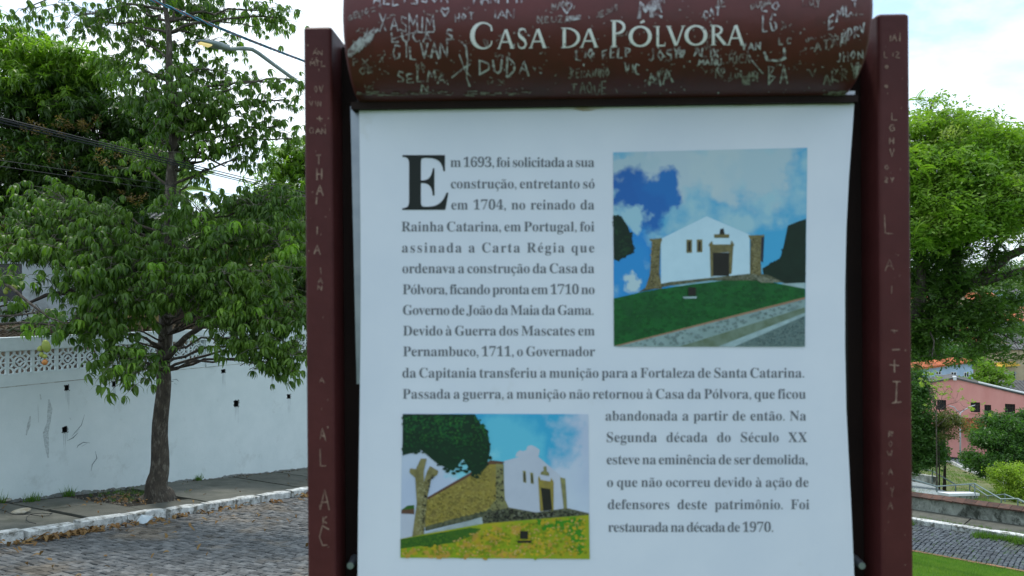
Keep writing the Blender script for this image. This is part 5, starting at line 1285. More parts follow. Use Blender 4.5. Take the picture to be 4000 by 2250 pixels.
MANG = [(60, 480, 200, 130, 20, 190), (260, 420, 190, 130, 20, 190), (430, 500, 160, 140, 20, 170), (560, 520, 110, 120, 20.5, 90), (100, 660, 220, 130, 19.6, 200), (320, 660, 200, 130, 19.4, 200), (500, 700, 140, 130, 19.8, 150), (620, 640, 60, 100, 20.5, 40),
        (60, 840, 180, 120, 19.6, 150), (280, 880, 200, 120, 19.4, 160), (500, 880, 140, 110, 19.6, 130), (100, 960, 160, 40, 19.4, 50), (320, 985, 180, 35, 19.2, 60), (500, 1030, 150, 70, 19.4, 110), (640, 960, 60, 80, 20, 36), (420, 1120, 120, 30, 19, 30), (560, 1130, 80, 30, 19, 24)]
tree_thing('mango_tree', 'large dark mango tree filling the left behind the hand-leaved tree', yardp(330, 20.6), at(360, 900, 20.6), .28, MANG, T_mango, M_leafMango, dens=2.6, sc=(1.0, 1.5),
           extra=[([(60, 180, 130, 90, 20.2, 150), (180, 260, 160, 80, 20, 170), (330, 260, 130, 60, 20, 90), (400, 300, 60, 60, 19.8, 40), (20, 320, 120, 90, 19.8, 80), (200, 350, 170, 60, 19.6, 70)], T_mango, M_leafMangoPaleLit, 'fresh_leaves', {'dens': 2.4, 'sc': (1.0, 1.4)}),  # sunlit top of the crown, its light put into a brighter leaf colour
                  ([(180, 520, 60, 40, 18.6, 12), (340, 500, 60, 30, 18.6, 14), (60, 590, 60, 30, 18.5, 10), (30, 880, 60, 40, 18.5, 14), (420, 640, 120, 50, 18.5, 10), (520, 770, 50, 20, 18.5, 8), (240, 620, 60, 20, 18.4, 8), (20, 940, 40, 50, 18.4, 12)], T_panicle, M_flower, 'blossom', {'tip_r': .3})])
# dark low limb with drooping leaves before the grey house
tl_ = thing('drooping_mango_tree', 'dark low mango limb with drooping leaves against the grey house wall', 'tree', yardp(420, 19.4))
ll, lw = MB(), MB()
ll.tube(wob([yardp(430, 19.4, -1.15), at(425, 1160, 19.2), at(370, 1110, 19), at(330, 1125, 18.8), at(250, 1145, 18.6), at(180, 1155, 18.4), at(110, 1185, 18.2)], .03, 4), [.13, .12, .10, .085, .07, .05, .03], 8)
ll.tube(wob([at(425, 1160, 19.2), at(440, 1080, 19.3), at(460, 990, 19.4)], .03, 4), [.1, .08, .05], 8)
il = []
for px, py in [(150, 1100), (175, 1085), (205, 1080), (225, 1100), (160, 1125), (200, 1120), (240, 1120), (215, 1140), (245, 1160), (230, 1165), (140, 1130)]:
    il.append((r.randrange(5), place(at(px, py, 18.5+r.uniform(-.2, .2)), 1.15, 20, r)))
il += crown([at(110, 1185, 18.2)], [(60, 1220, 60, 20, 18, 14), (110, 1260, 60, 22, 18, 12), (20, 1240, 50, 25, 18, 10)], 5, r, ll, lw, tip_r=.2, rad=(.03, .01))
fastmesh('crown', T_mango, il, M_leafMango, tl_); ll.build('trunk', M_barkdark, tl_, True); lw.build('twigs', M_barkdark, tl_)
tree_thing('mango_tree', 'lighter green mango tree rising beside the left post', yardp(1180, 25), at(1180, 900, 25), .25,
           [(1130, 640, 90, 70, 25, 110), (1180, 760, 150, 90, 24.5, 170), (1060, 800, 120, 70, 24.5, 120), (1220, 620, 100, 90, 25, 90), (1150, 900, 150, 80, 24, 130), (1000, 880, 110, 70, 24, 90), (1330, 760, 160, 160, 25, 120)], T_mango, M_leafMangoPaleLit, dens=2.2, sc=(1.0, 1.5))
tree_thing('shade_tree', 'dark evergreen tree low behind the left post and street tree', yardp(1050, 23), at(1050, 1000, 23), .2,
           [(1130, 1020, 110, 90, 22.5, 120), (980, 1030, 120, 80, 22.5, 120), (1150, 1130, 80, 70, 22, 80), (850, 960, 120, 80, 23, 100), (760, 1080, 110, 80, 23, 90), (1280, 1100, 120, 120, 23, 80), (720, 920, 80, 60, 23.5, 40)], T_mango, M_leafMango, dens=2.4, sc=(1.0, 1.5))
tree_thing('backdrop_tree', 'dense tree deep in the yard closing the view above the grey house', yardp(300, 34), at(300, 900, 34), .35,
           [(100, 780, 260, 160, 34, 150), (420, 800, 260, 150, 34, 150), (250, 1000, 320, 90, 33, 140), (-80, 950, 160, 160, 33, 60), (520, 960, 120, 90, 33, 60)], T_mango, M_leafMango, dens=2.2, sc=(1.8, 2.8), tip_r=.8)
tree_thing('backdrop_tree', 'dense tree deep in the yard behind the street tree trunk and post', yardp(900, 36), at(900, 1000, 36), .3,
           [(760, 1010, 150, 90, 36, 90), (960, 980, 180, 110, 36, 110), (1150, 980, 150, 130, 36, 100), (860, 1120, 200, 60, 35, 70), (1100, 1120, 140, 60, 35, 60), (1300, 1000, 150, 140, 36, 60)], T_mango, M_leafMango, dens=2.2, sc=(1.8, 2.8), tip_r=.8)
tree_thing('olive_bush', 'olive-brown bush among the trees behind the white wall', yardp(960, 21), at(960, 1150, 21), .08,
           [(900, 1010, 80, 60, 20.5, 90), (1000, 1080, 100, 70, 20.5, 130), (930, 1110, 100, 60, 20.3, 110), (1060, 1130, 60, 50, 20.3, 50), (850, 1110, 60, 50, 20.4, 50)], T_clump, M_leafOlive, tip_r=.3, sc=(.6, .9), rad=(.03, .012), dens=1.8)
# fan of a far palm
pl = thing('palm_tree', 'distant palm glimpsed to either side of the street tree trunk', 'tree', yardp(665, 42, -1.0))
mb = MB(); mb.tube([yardp(665, 42, -1.0), at(662, 900, 42), at(660, 760, 42)], [.2, .16, .14], 8); mb.build('trunk', M_bark, pl, True)
def frond(L_=2.6, n=22, seed=0):
    rr_ = random.Random(seed); V = []; F = []
    for i in range(n):
        t = (i+1)/n; x = L_*t*.9; z = .9*t-1.5*t*t
        for sg in (-1, 1):
            b = len(V); ll_ = .75*(1-.55*abs(t-.35)); V += [(x, 0, z), (x+.06, sg*ll_*.5, z-.12), (x+.22, sg*ll_, z-.42), (x-.02, sg*ll_*.5, z-.18)]; F.append((b, b+1, b+2, b+3))
    b = len(V); V += [(0, -.02, 0), (L_*.5, -.02, .12), (L_*.5, .02, .12), (0, .02, 0)]; F.append((b, b+1, b+2, b+3)); return np.array(V), F
M_palm = leafmat('palm_frond', (.10, .16, .05), (.17, .22, .08))
fr_ = [frond(seed=i) for i in range(2)]
for i in range(15):
    M_ = Matrix.Translation(at(660, 745, 42)) @ Matrix.Rotation(2*PI*i/15+r.uniform(-.1, .1), 4, 'Z') @ Matrix.Rotation(R(r.uniform(-50, 35)), 4, 'Y')
    fastmesh('frond', fr_, [(i % 2, np.array(M_))], M_palm, pl)

# ------------------------------------------------------------------ houses behind the wall
def house(name, label, corner, ux, wlen, dlen, h, wm, rm, openings=(), roof='gable', rise=1.0, over=.3, tiles=0, cat='building', frame=True, back=True):
    """corner: front-left base point; ux: direction of the front; openings (u0,u1,v0,v1)"""
    ux = Vector(ux).normalized(); uy = Vector((-ux.y, ux.x, 0)); c = Vector(corner)
    t = thing(name, label, cat, c)
    fn = lambda u, v, d: c+ux*u+uy*d+Vector((0, 0, v))
    mb = panel_grid(fn, 0, wlen, 0, h, list(openings), .18)
    P = lambda u, d, v: c+ux*u+uy*d+Vector((0, 0, v))
    mb.add([P(0, 0, 0), P(0, dlen, 0), P(0, dlen, h), P(0, 0, h)], [(0, 1, 2, 3)]); mb.add([P(wlen, 0, 0), P(wlen, dlen, 0), P(wlen, dlen, h), P(wlen, 0, h)], [(3, 2, 1, 0)])
    mb.add([P(0, dlen, 0), P(wlen, dlen, 0), P(wlen, dlen, h), P(0, dlen, h)], [(3, 2, 1, 0)])
    if roof == 'gable':
        mb.add([P(0, 0, h), P(0, dlen, h), P(0, dlen/2, h+rise)], [(0, 1, 2)]); mb.add([P(wlen, 0, h), P(wlen, dlen, h), P(wlen, dlen/2, h+rise)], [(2, 1, 0)])
    mb.build('wall', wm, t)
    rb = MB(); o = over
    if roof == 'gable':
        k_ = rise/(dlen/2)
        for s_ in (0, 1):
            d0, d1 = (-o, dlen/2) if s_ == 0 else (dlen+o, dlen/2)
            z0 = h-k_*o+.02; z1 = h+rise+.02
            rb.hexa([P(-o, d0, z0), P(wlen+o, d0, z0), P(wlen+o, d1, z1), P(-o, d1, z1), P(-o, d0, z0+.08), P(wlen+o, d0, z0+.08), P(wlen+o, d1, z1+.08), P(-o, d1, z1+.08)])
            nr = int((wlen+2*o)/.22)
            for i in range(nr if tiles else 0):
                u = -o+.11+i*.22; rb.tube([P(u, d0, z0+.10), P(u, d1, z1+.10)], .07, 5)
    else:
        rb.hexa([P(-o, -o, h+.02), P(wlen+o, -o, h+.02), P(wlen+o, dlen+o, h+rise), P(-o, dlen+o, h+rise), P(-o, -o, h+.12), P(wlen+o, -o, h+.12), P(wlen+o, dlen+o, h+rise+.1), P(-o, dlen+o, h+rise+.1)])
    rb.build('roof', rm, t)
    for (a, b, c_, d) in openings:
        w_ = MB(); w_.add([P(a, .12, c_), P(b, .12, c_), P(b, .12, d), P(a, .12, d)], [(0, 1, 2, 3)]); win = w_.build('window', M_glassdark, t)
        if frame:
            f = MB(); e_ = .06
            for (x0, x1, y0, y1) in ((a, b, c_, c_+e_), (a, b, d-e_, d), (a, a+e_, c_+e_, d-e_), (b-e_, b, c_+e_, d-e_), ((a+b)/2-e_/2, (a+b)/2+e_/2, c_+e_, d-e_)):
                f.hexa([P(x0, .06, y0), P(x1, .06, y0), P(x1, .11, y0), P(x0, .11, y0), P(x0, .06, y1), P(x1, .06, y1), P(x1, .11, y1), P(x0, .11, y1)])
            f.build('frame', M_frame, win)
    return t
hx = Vector((1, .12, 0)).normalized()
c = yardp(-260, 23.2, -1.3)
house('grey_house', 'grey-white rendered house half hidden under the mango tree', c, hx, 8.3, 6, 3.0, M_housegrey, M_darkroof, [(5.78, 6.5, 1.15, 1.65), (1.5, 2.6, 1.0, 2.2)], tiles=1, frame=False)
# ochre garden wall and brown wall
def slab_thing(name, label, cat, p0, p1, th, h0, h1, m, part='wall_body', cop=None):
    d = (Vector(p1)-Vector(p0)); d.z = 0; n_ = Vector((-d.y, d.x, 0)).normalized()*th
    t = thing(name, label, cat, p0); mb = MB(); a, b = Vector(p0), Vector(p1)
    mb.hexa([a, b, b+n_, a+n_, a+Vector((0, 0, h0)), b+Vector((0, 0, h1)), b+n_+Vector((0, 0, h1)), a+n_+Vector((0, 0, h0))]); mb.build(part, m, t)
    if cop:
        mb = MB(); e_ = n_.normalized()*.05; up = Vector((0, 0, .002)); u2 = Vector((0, 0, .10))
        A0, B0 = a+Vector((0, 0, h0))+up, b+Vector((0, 0, h1))+up
        mb.hexa([A0-e_, B0-e_, B0+n_+e_, A0+n_+e_, A0-e_+u2, B0-e_+u2, B0+n_+e_+u2, A0+n_+e_+u2]); mb.build('coping', cop, t)
    return t
slab_thing('garden_wall', 'low ochre garden wall seen between leaves left of the trunk', 'wall', yardp(360, 19.5, -1.5), yardp(640, 21, -1.5), .15, .83, .80, M_ochre)
slab_thing('garden_wall', 'dark brown old wall behind the trunk above the ochre one', 'wall', yardp(490, 22, -1.4), yardp(800, 22.5, -1.4), .2, .98, .98, M_brownwall, cop=M_stone)
c = yardp(1085, 27.5, -2.0)
house('small_house', 'low house with orange tiled roof just left of the sign post', c, Vector((1, .15, 0)), 5.0, 4.2, .62, M_housegrey, M_tile, [], tiles=1, rise=.62)

# ------------------------------------------------------------------ street lamp, pole, cables
pb_ = LF(9.6, -2.45)
pole = thing('utility_pole', 'concrete utility pole standing on the pavement behind the sign', 'pole', pb_)
mb = MB(); mb.tube([pb_-Vector((0, 0, .3)), pb_+Vector((0, 0, 11.2))], [.17, .11], 12); mb.build('shaft', M_pole, pole, True)
Yp = pb_.y; xa = pb_.x; 
topz = at(1329, 296, Yp).z
mb = MB(); mb.box((xa, Yp-.05, topz+.1), (1.6, .1, .1)); mb.box((xa, Yp-.05, at(1329, 800, Yp).z), (.5, .1, .1)); mb.build('crossarm', M_pole, pole)
lamp = thing('street_lamp', 'grey street lamp with a lit yellowish lens reaching over the street on its arm', 'street lamp', Vector((xa, Yp, at(1329, 440, Yp).z)))
mb = MB()
arm = [Vector((xa, Yp, at(1329, 445, Yp).z)), at(1190, 340, 17.6), at(1060, 245, 16.9), at(1010, 208, 16.7), at(985, 193, 16.6), at(955, 189, 16.4), at(900, 191, 16.2), at(878, 191, 16.1)]
mb.tube(arm, [.045]*5+[.042, .04, .04], 10); mb.build('arm', M_lampgrey, lamp, True)
h0, h1 = at(895, 188, 16.15), at(765, 160, 15.6); ax = (h1-h0).normalized(); sd_ = ax.cross(Vector((0, 0, 1))).normalized(); up = sd_.cross(ax).normalized(); up = up if up.z > 0 else -up
Lh = (h1-h0).length; V = []; prof = [(0, .045, .05, -.04), (.12, .06, .06, -.045), (.25, .10, .075, -.05), (.45, .135, .07, -.035), (.7, .14, .055, -.02), (.9, .11, .035, -.01), (1.0, .05, .012, -.002)]
for t, hw, hu, hd in prof:
    c = h0+ax*Lh*t; V += [c+sd_*hw+up*hd, c+sd_*hw+up*hu*.3, c+sd_*hw*.6+up*hu, c-sd_*hw*.6+up*hu, c-sd_*hw+up*hu*.3, c-sd_*hw+up*hd]
F = [(i*6+k_, i*6+(k_+1) % 6, i*6+6+(k_+1) % 6, i*6+6+k_) for i in range(len(prof)-1) for k_ in range(6)]+[(5, 4, 3, 2, 1, 0), tuple(36+k_ for k_ in range(6))]
raw('lamp_head', V, F, M_lampgrey, lamp, smooth=True)
V = []
for t in (.58, .90):
    c = h0+ax*Lh*t-up*(.026 if t < .7 else .012); hw = .09 if t < .7 else .06
    V += [c+sd_*hw, c-sd_*hw]
V = V+[v-up*.03 for v in V]
me = raw('lens', V, [(0, 1, 3, 2), (4, 6, 7, 5), (0, 4, 5, 1), (2, 3, 7, 6), (0, 2, 6, 4), (1, 5, 7, 3)], None, lamp, mats=[bpy.data.materials.new('lamp_lens')])
ml = me.data.materials[0]; ml.use_nodes = True; bs = ml.node_tree.nodes['Principled BSDF']; bs.inputs['Base Color'].default_value = (.7, .6, .3, 1); bs.inputs['Emission Color'].default_value = (1, .82, .35, 1); bs.inputs['Emission Strength'].default_value = .5
# twisted aerial cable
A0 = at(1329, 296, Yp)+Vector((.1, -.12, 0)); A1 = at(420, -75, 11.5); A2 = at(-300, -420, 8.5)
def sagp(a, b, n, sag): return [a.lerp(b, i/n)-Vector((0, 0, sag*4*(i/n)*(1-i/n))) for i in range(n+1)]
cab = thing('aerial_cable', 'twisted blue and reddish aerial cable crossing above the lamp head', 'cable', A0)
pts = sagp(A0, A1, 60, .06)+sagp(A1, A2, 20, .02)[1:]
for kk, mm in enumerate((M_cblue, M_cred, M_cblue, M_cable)):
    mb = MB(); Q = []
    for i, p in enumerate(pts):
        a = i*1.15+kk*PI/2; Q.append(p+Vector((.3*math.cos(a), .2*math.cos(a), math.sin(a)))*.019)
    mb.tube(Q, .0145, 5); mb.build('strand', mm, cab)
for i, (y0, y1, rr_, lab) in enumerate([(466, 752, .010, 'thick black overhead cable, topmost of those across the mango'), (474, 764, .012, 'thickest black overhead cable, just under the topmost one'), (486, 771, .009, 'black overhead cable, third down and sagging under the thick pair'), (622, 790, .005, 'thin dark wire well below the thick black cables'), (646, 812, .005, 'lowest thin wire across the mango tree')]):
    mb = MB(); a = at(1329, y1+35, Yp)+Vector((.05*i, -.1, 0)); b = at(-300, y0-80+(0 if i < 3 else 40), 9.0)
    mb.tube(sagp(a, b, 30, .0), rr_, 5)
    o = mb.build('overhead_wire', M_cable); tag(o, lab, 'cable', 'overhead wires across the left trees')

# ------------------------------------------------------------------ right: big feathery tree on the hill lawn
tb = at(3452, 1900, 17.5); tb.z = -6.5
RT_blobs = [(3620, 560, 130, 90, 16.5, 70), (3760, 560, 120, 90, 16.3, 70), (3900, 620, 140, 90, 16.5, 80), (4080, 620, 140, 120, 16.5, 60), (3650, 470, 90, 40, 16.6, 20), (3800, 490, 60, 35, 16.6, 14), (3980, 560, 80, 40, 16.6, 18),
            (3600, 700, 130, 90, 16, 80), (3760, 700, 130, 90, 15.8, 84), (3920, 740, 130, 80, 15.7, 84), (4060, 780, 120, 100, 16, 50), (3640, 820, 110, 70, 15.8, 60), (3800, 830, 130, 70, 15.4, 76), (3950, 840, 100, 60, 15.5, 46), (3720, 900, 90, 50, 15.4, 30), (3610, 930, 70, 40, 15.8, 20),
            (3460, 620, 150, 150, 16.6, 60), (3300, 700, 150, 150, 17, 40), (3640, 400, 40, 20, 16.8, 4), (3850, 520, 60, 20, 16.8, 6), (3740, 470, 40, 20, 16.8, 5)]
RT_in = [(3620, 970, 120, 70, 17, 46), (3700, 1060, 110, 80, 17, 50), (3610, 1110, 80, 90, 17.2, 40), (3640, 1230, 100, 70, 17, 44), (3760, 1200, 90, 60, 16.6, 26), (3860, 1180, 90, 40, 16.4, 14), (3960, 1060, 60, 60, 16.6, 12), (3880, 1000, 60, 40, 16.6, 8), (3700, 1285, 110, 50, 16.6, 34), (3590, 1330, 80, 50, 17, 40), (3830, 1275, 110, 40, 16.2, 24), (3930, 1250, 80, 60, 16.2, 18), (3970, 1340, 50, 40, 16, 8), (3870, 1370, 40, 26, 16, 5), (3640, 1395, 30, 12, 15.8, 2), (3790, 1350, 50, 18, 16, 6), (3990, 1160, 60, 50, 16.4, 10), (3560, 860, 90, 90, 17, 40), (3700, 880, 120, 60, 17, 40), (3850, 900, 120, 40, 17, 22), (3480, 1100, 120, 200, 17.4, 80)]
rt = thing('feathery_tree', 'big bright green tree with feathery leaves to the right of the sign', 'tree', tb)
l5, w5 = MB(), MB()
tpts = [tb, at(3455, 1700, 17.5), at(3450, 1500, 17.5), at(3470, 1400, 17.4), at(3540, 1330, 17.3), at(3640, 1230, 17.2), at(3720, 1110, 17.0), at(3740, 960, 16.9), at(3730, 800, 16.8)]
l5.tube(wob(tpts, .05, 3), [.42, .34, .30, .27, .2, .17, .14, .1, .06], 12)
for P_, Rr in [([(3640, 1230), (3760, 1130), (3850, 1070), (3940, 1000), (4080, 940)], (.13, .12, .11, .1, .08)), ([(3700, 1160), (3800, 1110), (3900, 1080), (4000, 1050), (4100, 1040)], (.1, .09, .08, .07, .06)), ([(3730, 860), (3830, 875), (3900, 868), (4000, 880), (4080, 882)], (.03, .05, .05, .055, .06)),
               ([(3560, 1310), (3600, 1150), (3600, 980), (3590, 850), (3600, 700)], (.16, .13, .1, .08, .05)), ([(3600, 1290), (3720, 1260), (3830, 1245), (3950, 1255)], (.06, .05, .04, .02)), ([(3740, 960), (3820, 930), (3900, 880), (3960, 780)], (.08, .06, .05, .03)), ([(3450, 1500), (3400, 1300), (3350, 1000), (3300, 800)], (.25, .2, .15, .08)), ([(3850, 1070), (3900, 960), (3980, 880)], (.06, .05, .03))]:
    l5.tube(wob([at(a, b, 17.1-.15*i) for i, (a, b) in enumerate(P_)], .06, P_[0][0]), list(Rr), 7)
attach_pts = [at(a, b, 16.9) for a, b in ((3600, 900), (3740, 960), (3850, 1070), (3640, 1230), (3900, 880), (3600, 1150), (3940, 1000), (3800, 1240), (3400, 1000))]
T_mix = T_spray[:2]+[clump(400+i, 26, .055, .24) for i in range(4)]
iout = crown(attach_pts, RT_blobs, 6, r, l5, w5, tip_r=.40, sc=(.8, 1.15), rad=(.035, .014), tilt=30, flat=.45, dens=2.7)
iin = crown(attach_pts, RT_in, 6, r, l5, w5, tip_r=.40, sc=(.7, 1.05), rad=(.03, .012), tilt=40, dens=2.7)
fastmesh('crown', T_mix, iout, M_leafPin, rt); fastmesh('inner_crown', T_mix, iin, M_leafPinShaded, rt)
isd = crown(attach_pts, [(3700, 880, 50, 25, 15.2, 12), (3690, 540, 40, 20, 15.9, 8), (3980, 730, 60, 25, 15.2, 10), (3780, 870, 40, 20, 15.2, 8), (3870, 560, 60, 25, 16, 8), (3960, 900, 30, 20, 15.2, 5)], 3, r, MB(), MB(), tip_r=.25, sc=(1.2, 1.8))
fastmesh('seed_pods', T_panicle, isd, leafmat('pale_pods', (.20, .26, .06), (.30, .34, .10)), rt)
l5.build('trunk', M_bark, rt, True); w5.build('twigs', M_barkdark, rt)

# ------------------------------------------------------------------ park trees
def gp(px, Y):
    p = at(px, 1800, Y); o_ = (p.x-12.13)*NR.x+(p.y-22.4)*NR.y; q_ = (p.x-12.13)*DR.x+(p.y-22.4)*DR.y
    p.z = park_z(o_, q_); return p
def park_tree(name, label, px, Y, tz, tr, blobs, tpl, m, **kw):
    b = gp(px, Y); t = at(px, tz, Y); return tree_thing(name, label, b, t, tr, blobs, tpl, m, **kw)
park_tree('round_tree', 'dense dark round-topped tree beside the right post above the ramp', 3688, 36, 1640, .06,
          [(3572, 1530, 45, 50, 36, 80), (3577, 1600, 65, 60, 35.6, 120), (3604, 1690, 55, 60, 35.4, 100), (3552, 1700, 70, 80, 35.8, 80), (3602, 1770, 70, 50, 35.4, 80), (3654, 1750, 34, 40, 35.2, 50), (3562, 1810, 60, 40, 35.4, 40), (3482, 1650, 80, 120, 36, 60), (3632, 1800, 50, 25, 35.3, 20), (3572, 1460, 35, 30, 36, 20)], T_fine, M_leafDark, sc=(1.2, 1.7), tip_r=.28, dens=2.4, rad=(.03, .012))
park_tree('sapling', 'slender sapling with sparse yellowish leaves before the pink building', 3658, 33, 1600, .028,
          [(3640, 1500, 50, 40, 33, 12), (3700, 1520, 60, 50, 33, 16), (3740, 1570, 40, 20, 33, 9), (3670, 1560, 50, 40, 33, 10), (3620, 1490, 50, 30, 33, 8), (3770, 1600, 40, 16, 33, 8), (3600, 1470, 30, 20, 33, 5)], T_clump, M_leafYellow, bark=M_bark, sc=(.4, .7), tip_r=.5, rad=(.012, .007), dens=.8)
park_tree('brownish_tree', 'small brownish-green tree between the sapling and the white lamp post', 3668, 34.5, 1700, .03,
          [(3700, 1640, 50, 40, 34.4, 50), (3730, 1660, 40, 30, 34.2, 40), (3690, 1700, 26, 24, 34.3, 18), (3715, 1625, 28, 18, 34.4, 16)], T_fine, M_leafOlive, sc=(.9, 1.3), tip_r=.22, rad=(.015, .008), dens=1.3)
park_tree('spreading_tree', 'broad dark green layered tree in front of the pink building', 3950, 37, 1740, .2,
          [(3892, 1646, 51, 25, 37, 70), (3962, 1676, 68, 34, 36.6, 100), (3872, 1708, 59, 29, 36.4, 90), (4002, 1646, 51, 34, 37, 60), (3942, 1738, 76, 34, 36, 110), (3842, 1718, 42, 21, 36.2, 40), (4002, 1728, 68, 51, 36.4, 90), (3892, 1798, 68, 25, 35.6, 90), (3822, 1808, 51, 21, 35.4, 50), (3972, 1818, 76, 34, 35.6, 100), (3802, 1788, 34, 13, 35.6, 20), (4092, 1706, 68, 76, 36.4, 70), (3862, 1838, 34, 15, 35.4, 22)], T_fine, M_leafDark, sc=(1.2, 1.8), tip_r=.3, dens=2.2, rad=(.04, .015))
park_tree('flowering_bush', 'yellow-green bush at the right edge over the stair rails', 3960, 33, 1900, .06,
          [(3920, 1850, 50, 30, 32.6, 60), (3980, 1860, 60, 40, 32.4, 80), (3940, 1910, 50, 30, 32.4, 60), (4040, 1880, 60, 50, 32.4, 60), (3990, 1940, 50, 30, 32.2, 60), (3890, 1830, 25, 16, 32.6, 12)], T_fine, M_leafYellow, sc=(.8, 1.2), tip_r=.25, rad=(.02, .01), dens=1.7)
park_tree('bright_bush', 'bright green bushy tree between the blue house and the beige yard', 3860, 64, 1480, .15,
          [(3840, 1440, 40, 40, 64, 60), (3880, 1470, 50, 30, 63.6, 70), (3850, 1500, 60, 20, 63.2, 40), (3900, 1490, 30, 25, 63.4, 30)], T_clump, M_leafMangoPaleLit, sc=(1.2, 1.9), tip_r=.7)
for i, (px, Y, cy, rx, ry, lab) in enumerate([(3640, 100, 1385, 90, 40, 'dark tree mass above the orange roof of the blue house'), (3760, 105, 1375, 80, 45, 'dark green tree behind the blue house roof end'), (3580, 98, 1330, 90, 60, 'tall far tree beside the post above the blue house'),
                                               (3960, 150, 1290, 60, 30, 'far green tree in the town seen under the big tree')]):
    park_tree('far_tree', lab, px, Y, cy+40, .3, [(px, cy, rx, ry, Y, 110), (px-rx*.6, cy+ry*.3, rx*.6, ry*.7, Y-1, 60), (px+rx*.6, cy+ry*.3, rx*.6, ry*.7, Y-1, 60)], T_clump, M_leafDark, sc=(2.2, 3.6), tip_r=1.6, rad=(.2, .08), twig=False, group='far trees in the valley')
# more of the valley's trees beyond the frame and behind the sign
for i, (px, Y, cy, rx, ry) in enumerate([(3100, 60, 1400, 200, 110), (2600, 70, 1380, 220, 110), (2100, 60, 1360, 220, 130), (1700, 50, 1330, 200, 140)]):
    b = gp(px, Y) if px > 1900 else gp(px, Y)
    tree_thing('valley_tree', ['leafy valley tree hidden behind the right part of the sign', 'leafy valley tree hidden behind the right printed photograph', 'leafy valley tree hidden behind the middle of the sign text', 'leafy valley tree hidden behind the left part of the sign'][i], b, at(px, cy+60, Y), .3, [(px, cy, rx, ry, Y, 130), (px-rx*.6, cy+ry*.3, rx*.6, ry*.7, Y-1, 70), (px+rx*.6, cy+ry*.3, rx*.6, ry*.7, Y-1, 70)], T_clump, M_leafDark, sc=(1.6, 2.8), tip_r=1.0, rad=(.15, .06), twig=False, group='trees hidden behind the sign')

T_big = [clump(300+i, 46, .17, 1.0) for i in range(5)]
it = []
for _ in range(5200):
    q_ = random.uniform(-150, 330); o_ = random.choice((random.uniform(95, 240), random.uniform(60, 420), random.uniform(240, 520)))
    p = RF(q_, o_, 0); fx = p.x/max(1, p.y)
    if p.y < 40 or (o_ < 130 and .50 < fx < .80) or noise.noise(Vector((p.x*.018, p.y*.018, 3))) < -.16: continue
    z = park_z(o_, q_)+(min(1, (o_-200)/400)*9*(.2+noise.noise(Vector((q_*.0035, o_*.0035, 5)))) if o_ > 200 else 0)
    k_ = random.uniform(1.6, 3.2)*(1+o_/400); it.append((random.randrange(5), place(Vector((p.x, p.y, z+k_*random.uniform(.3, 1.5))), k_, 180)))
o = fastmesh('far_woods', T_big, it, leafmat('far_wood_leaf', (.030, .065, .018), (.075, .125, .035))); tag(o, kind='stuff')
tree_thing('shade_tree', 'dense yard tree hidden behind the left edge of the printed sheet', yardp(1560, 28), at(1560, 900, 28), .25,
           [(1480, 820, 170, 120, 28, 90), (1650, 860, 170, 120, 28, 90), (1560, 980, 220, 90, 27.5, 90), (1800, 950, 130, 100, 30, 60)], T_mango, M_leafMango, dens=1.8, sc=(1.3, 2.0), tip_r=.6)
# ------------------------------------------------------------------ pink building
YB = 62.0
cL = at(3585, 1730, YB+1.6); cR = at(4150, 1775, YB-2.5)
ux = (cR-cL); ux.z = 0; WB = ux.length; ux.normalize(); uy = Vector((-ux.y, ux.x, 0)); zb = -14.6
pk = thing('pink_building', 'stained pink gabled building with dark windows, beyond the park lawn', 'building', Vector((cL.x, cL.y, zb)))
def on_plane(px, py, d=0):
    rr_ = ray(px, py); o = cL+uy*d; t = (o.x*uy.x+o.y*uy.y)/(rr_.x*uy.x+rr_.y*uy.y); p = rr_*t; return (p.x-cL.x)*ux.x+(p.y-cL.y)*ux.y, p.z-zb
P3 = lambda u, d, v: Vector((cL.x, cL.y, zb))+ux*u+uy*d+Vector((0, 0, v))
wins = []
for (x0, y0, x1, y1) in [(3661, 1563, 3696, 1601), (3792, 1572, 3829, 1610), (3846, 1582, 3872, 1650), (3926, 1579, 3966, 1618), (4040, 1590, 4080, 1628)]:
    a, b = on_plane(x0, y1), on_plane(x1, y0); wins.append((a[0], b[0], a[1], b[1]))
ul, zl_ = on_plane(3600, 1503); ua, za = on_plane(3729, 1480); ur, zr = on_plane(4000, 1545)
zr2 = za+(zr-za)*(WB-ua)/(ur-ua); zl0 = za+(zl_-za)*(ua)/(ua-ul); hb = min(zl0, zr2)-.05
mb = panel_grid(lambda u, v, d: P3(u, d, v), 0, WB, 0, hb, wins, .25)
mb.add([P3(0, 0, hb), P3(WB, 0, hb), P3(WB, 0, zr2), P3(ua, 0, za), P3(0, 0, zl0)], [(0, 1, 2, 3, 4)])
for u in (0, WB):
    zz = zl0 if u == 0 else zr2; mb.add([P3(u, 0, 0), P3(u, 2.6, 0), P3(u, 2.6, zz), P3(u, 0, zz)], [(0, 1, 2, 3)])
mb.add([P3(0, 2.6, 0), P3(WB, 2.6, 0), P3(WB, 2.6, zr2), P3(ua, 2.6, za), P3(0, 2.6, zl0)], [(4, 3, 2, 1, 0)])
mb.build('wall', M_pink, pk)
mb = MB()
def roofslab(mb, u0, z0, u1, z1, d0=-.12, d1=2.7, th=.12):
    mb.hexa([P3(u0, d0, z0), P3(u1, d0, z1), P3(u1, d1, z1), P3(u0, d1, z0), P3(u0, d0, z0+th), P3(u1, d0, z1+th), P3(u1, d1, z1+th), P3(u0, d1, z0+th)])
roofslab(mb, -.3, zl0-.02, ua, za+.02); roofslab(mb, ua, za+.02, WB+.3, zr2-.02); mb.build('roof', M_darkroof, pk)
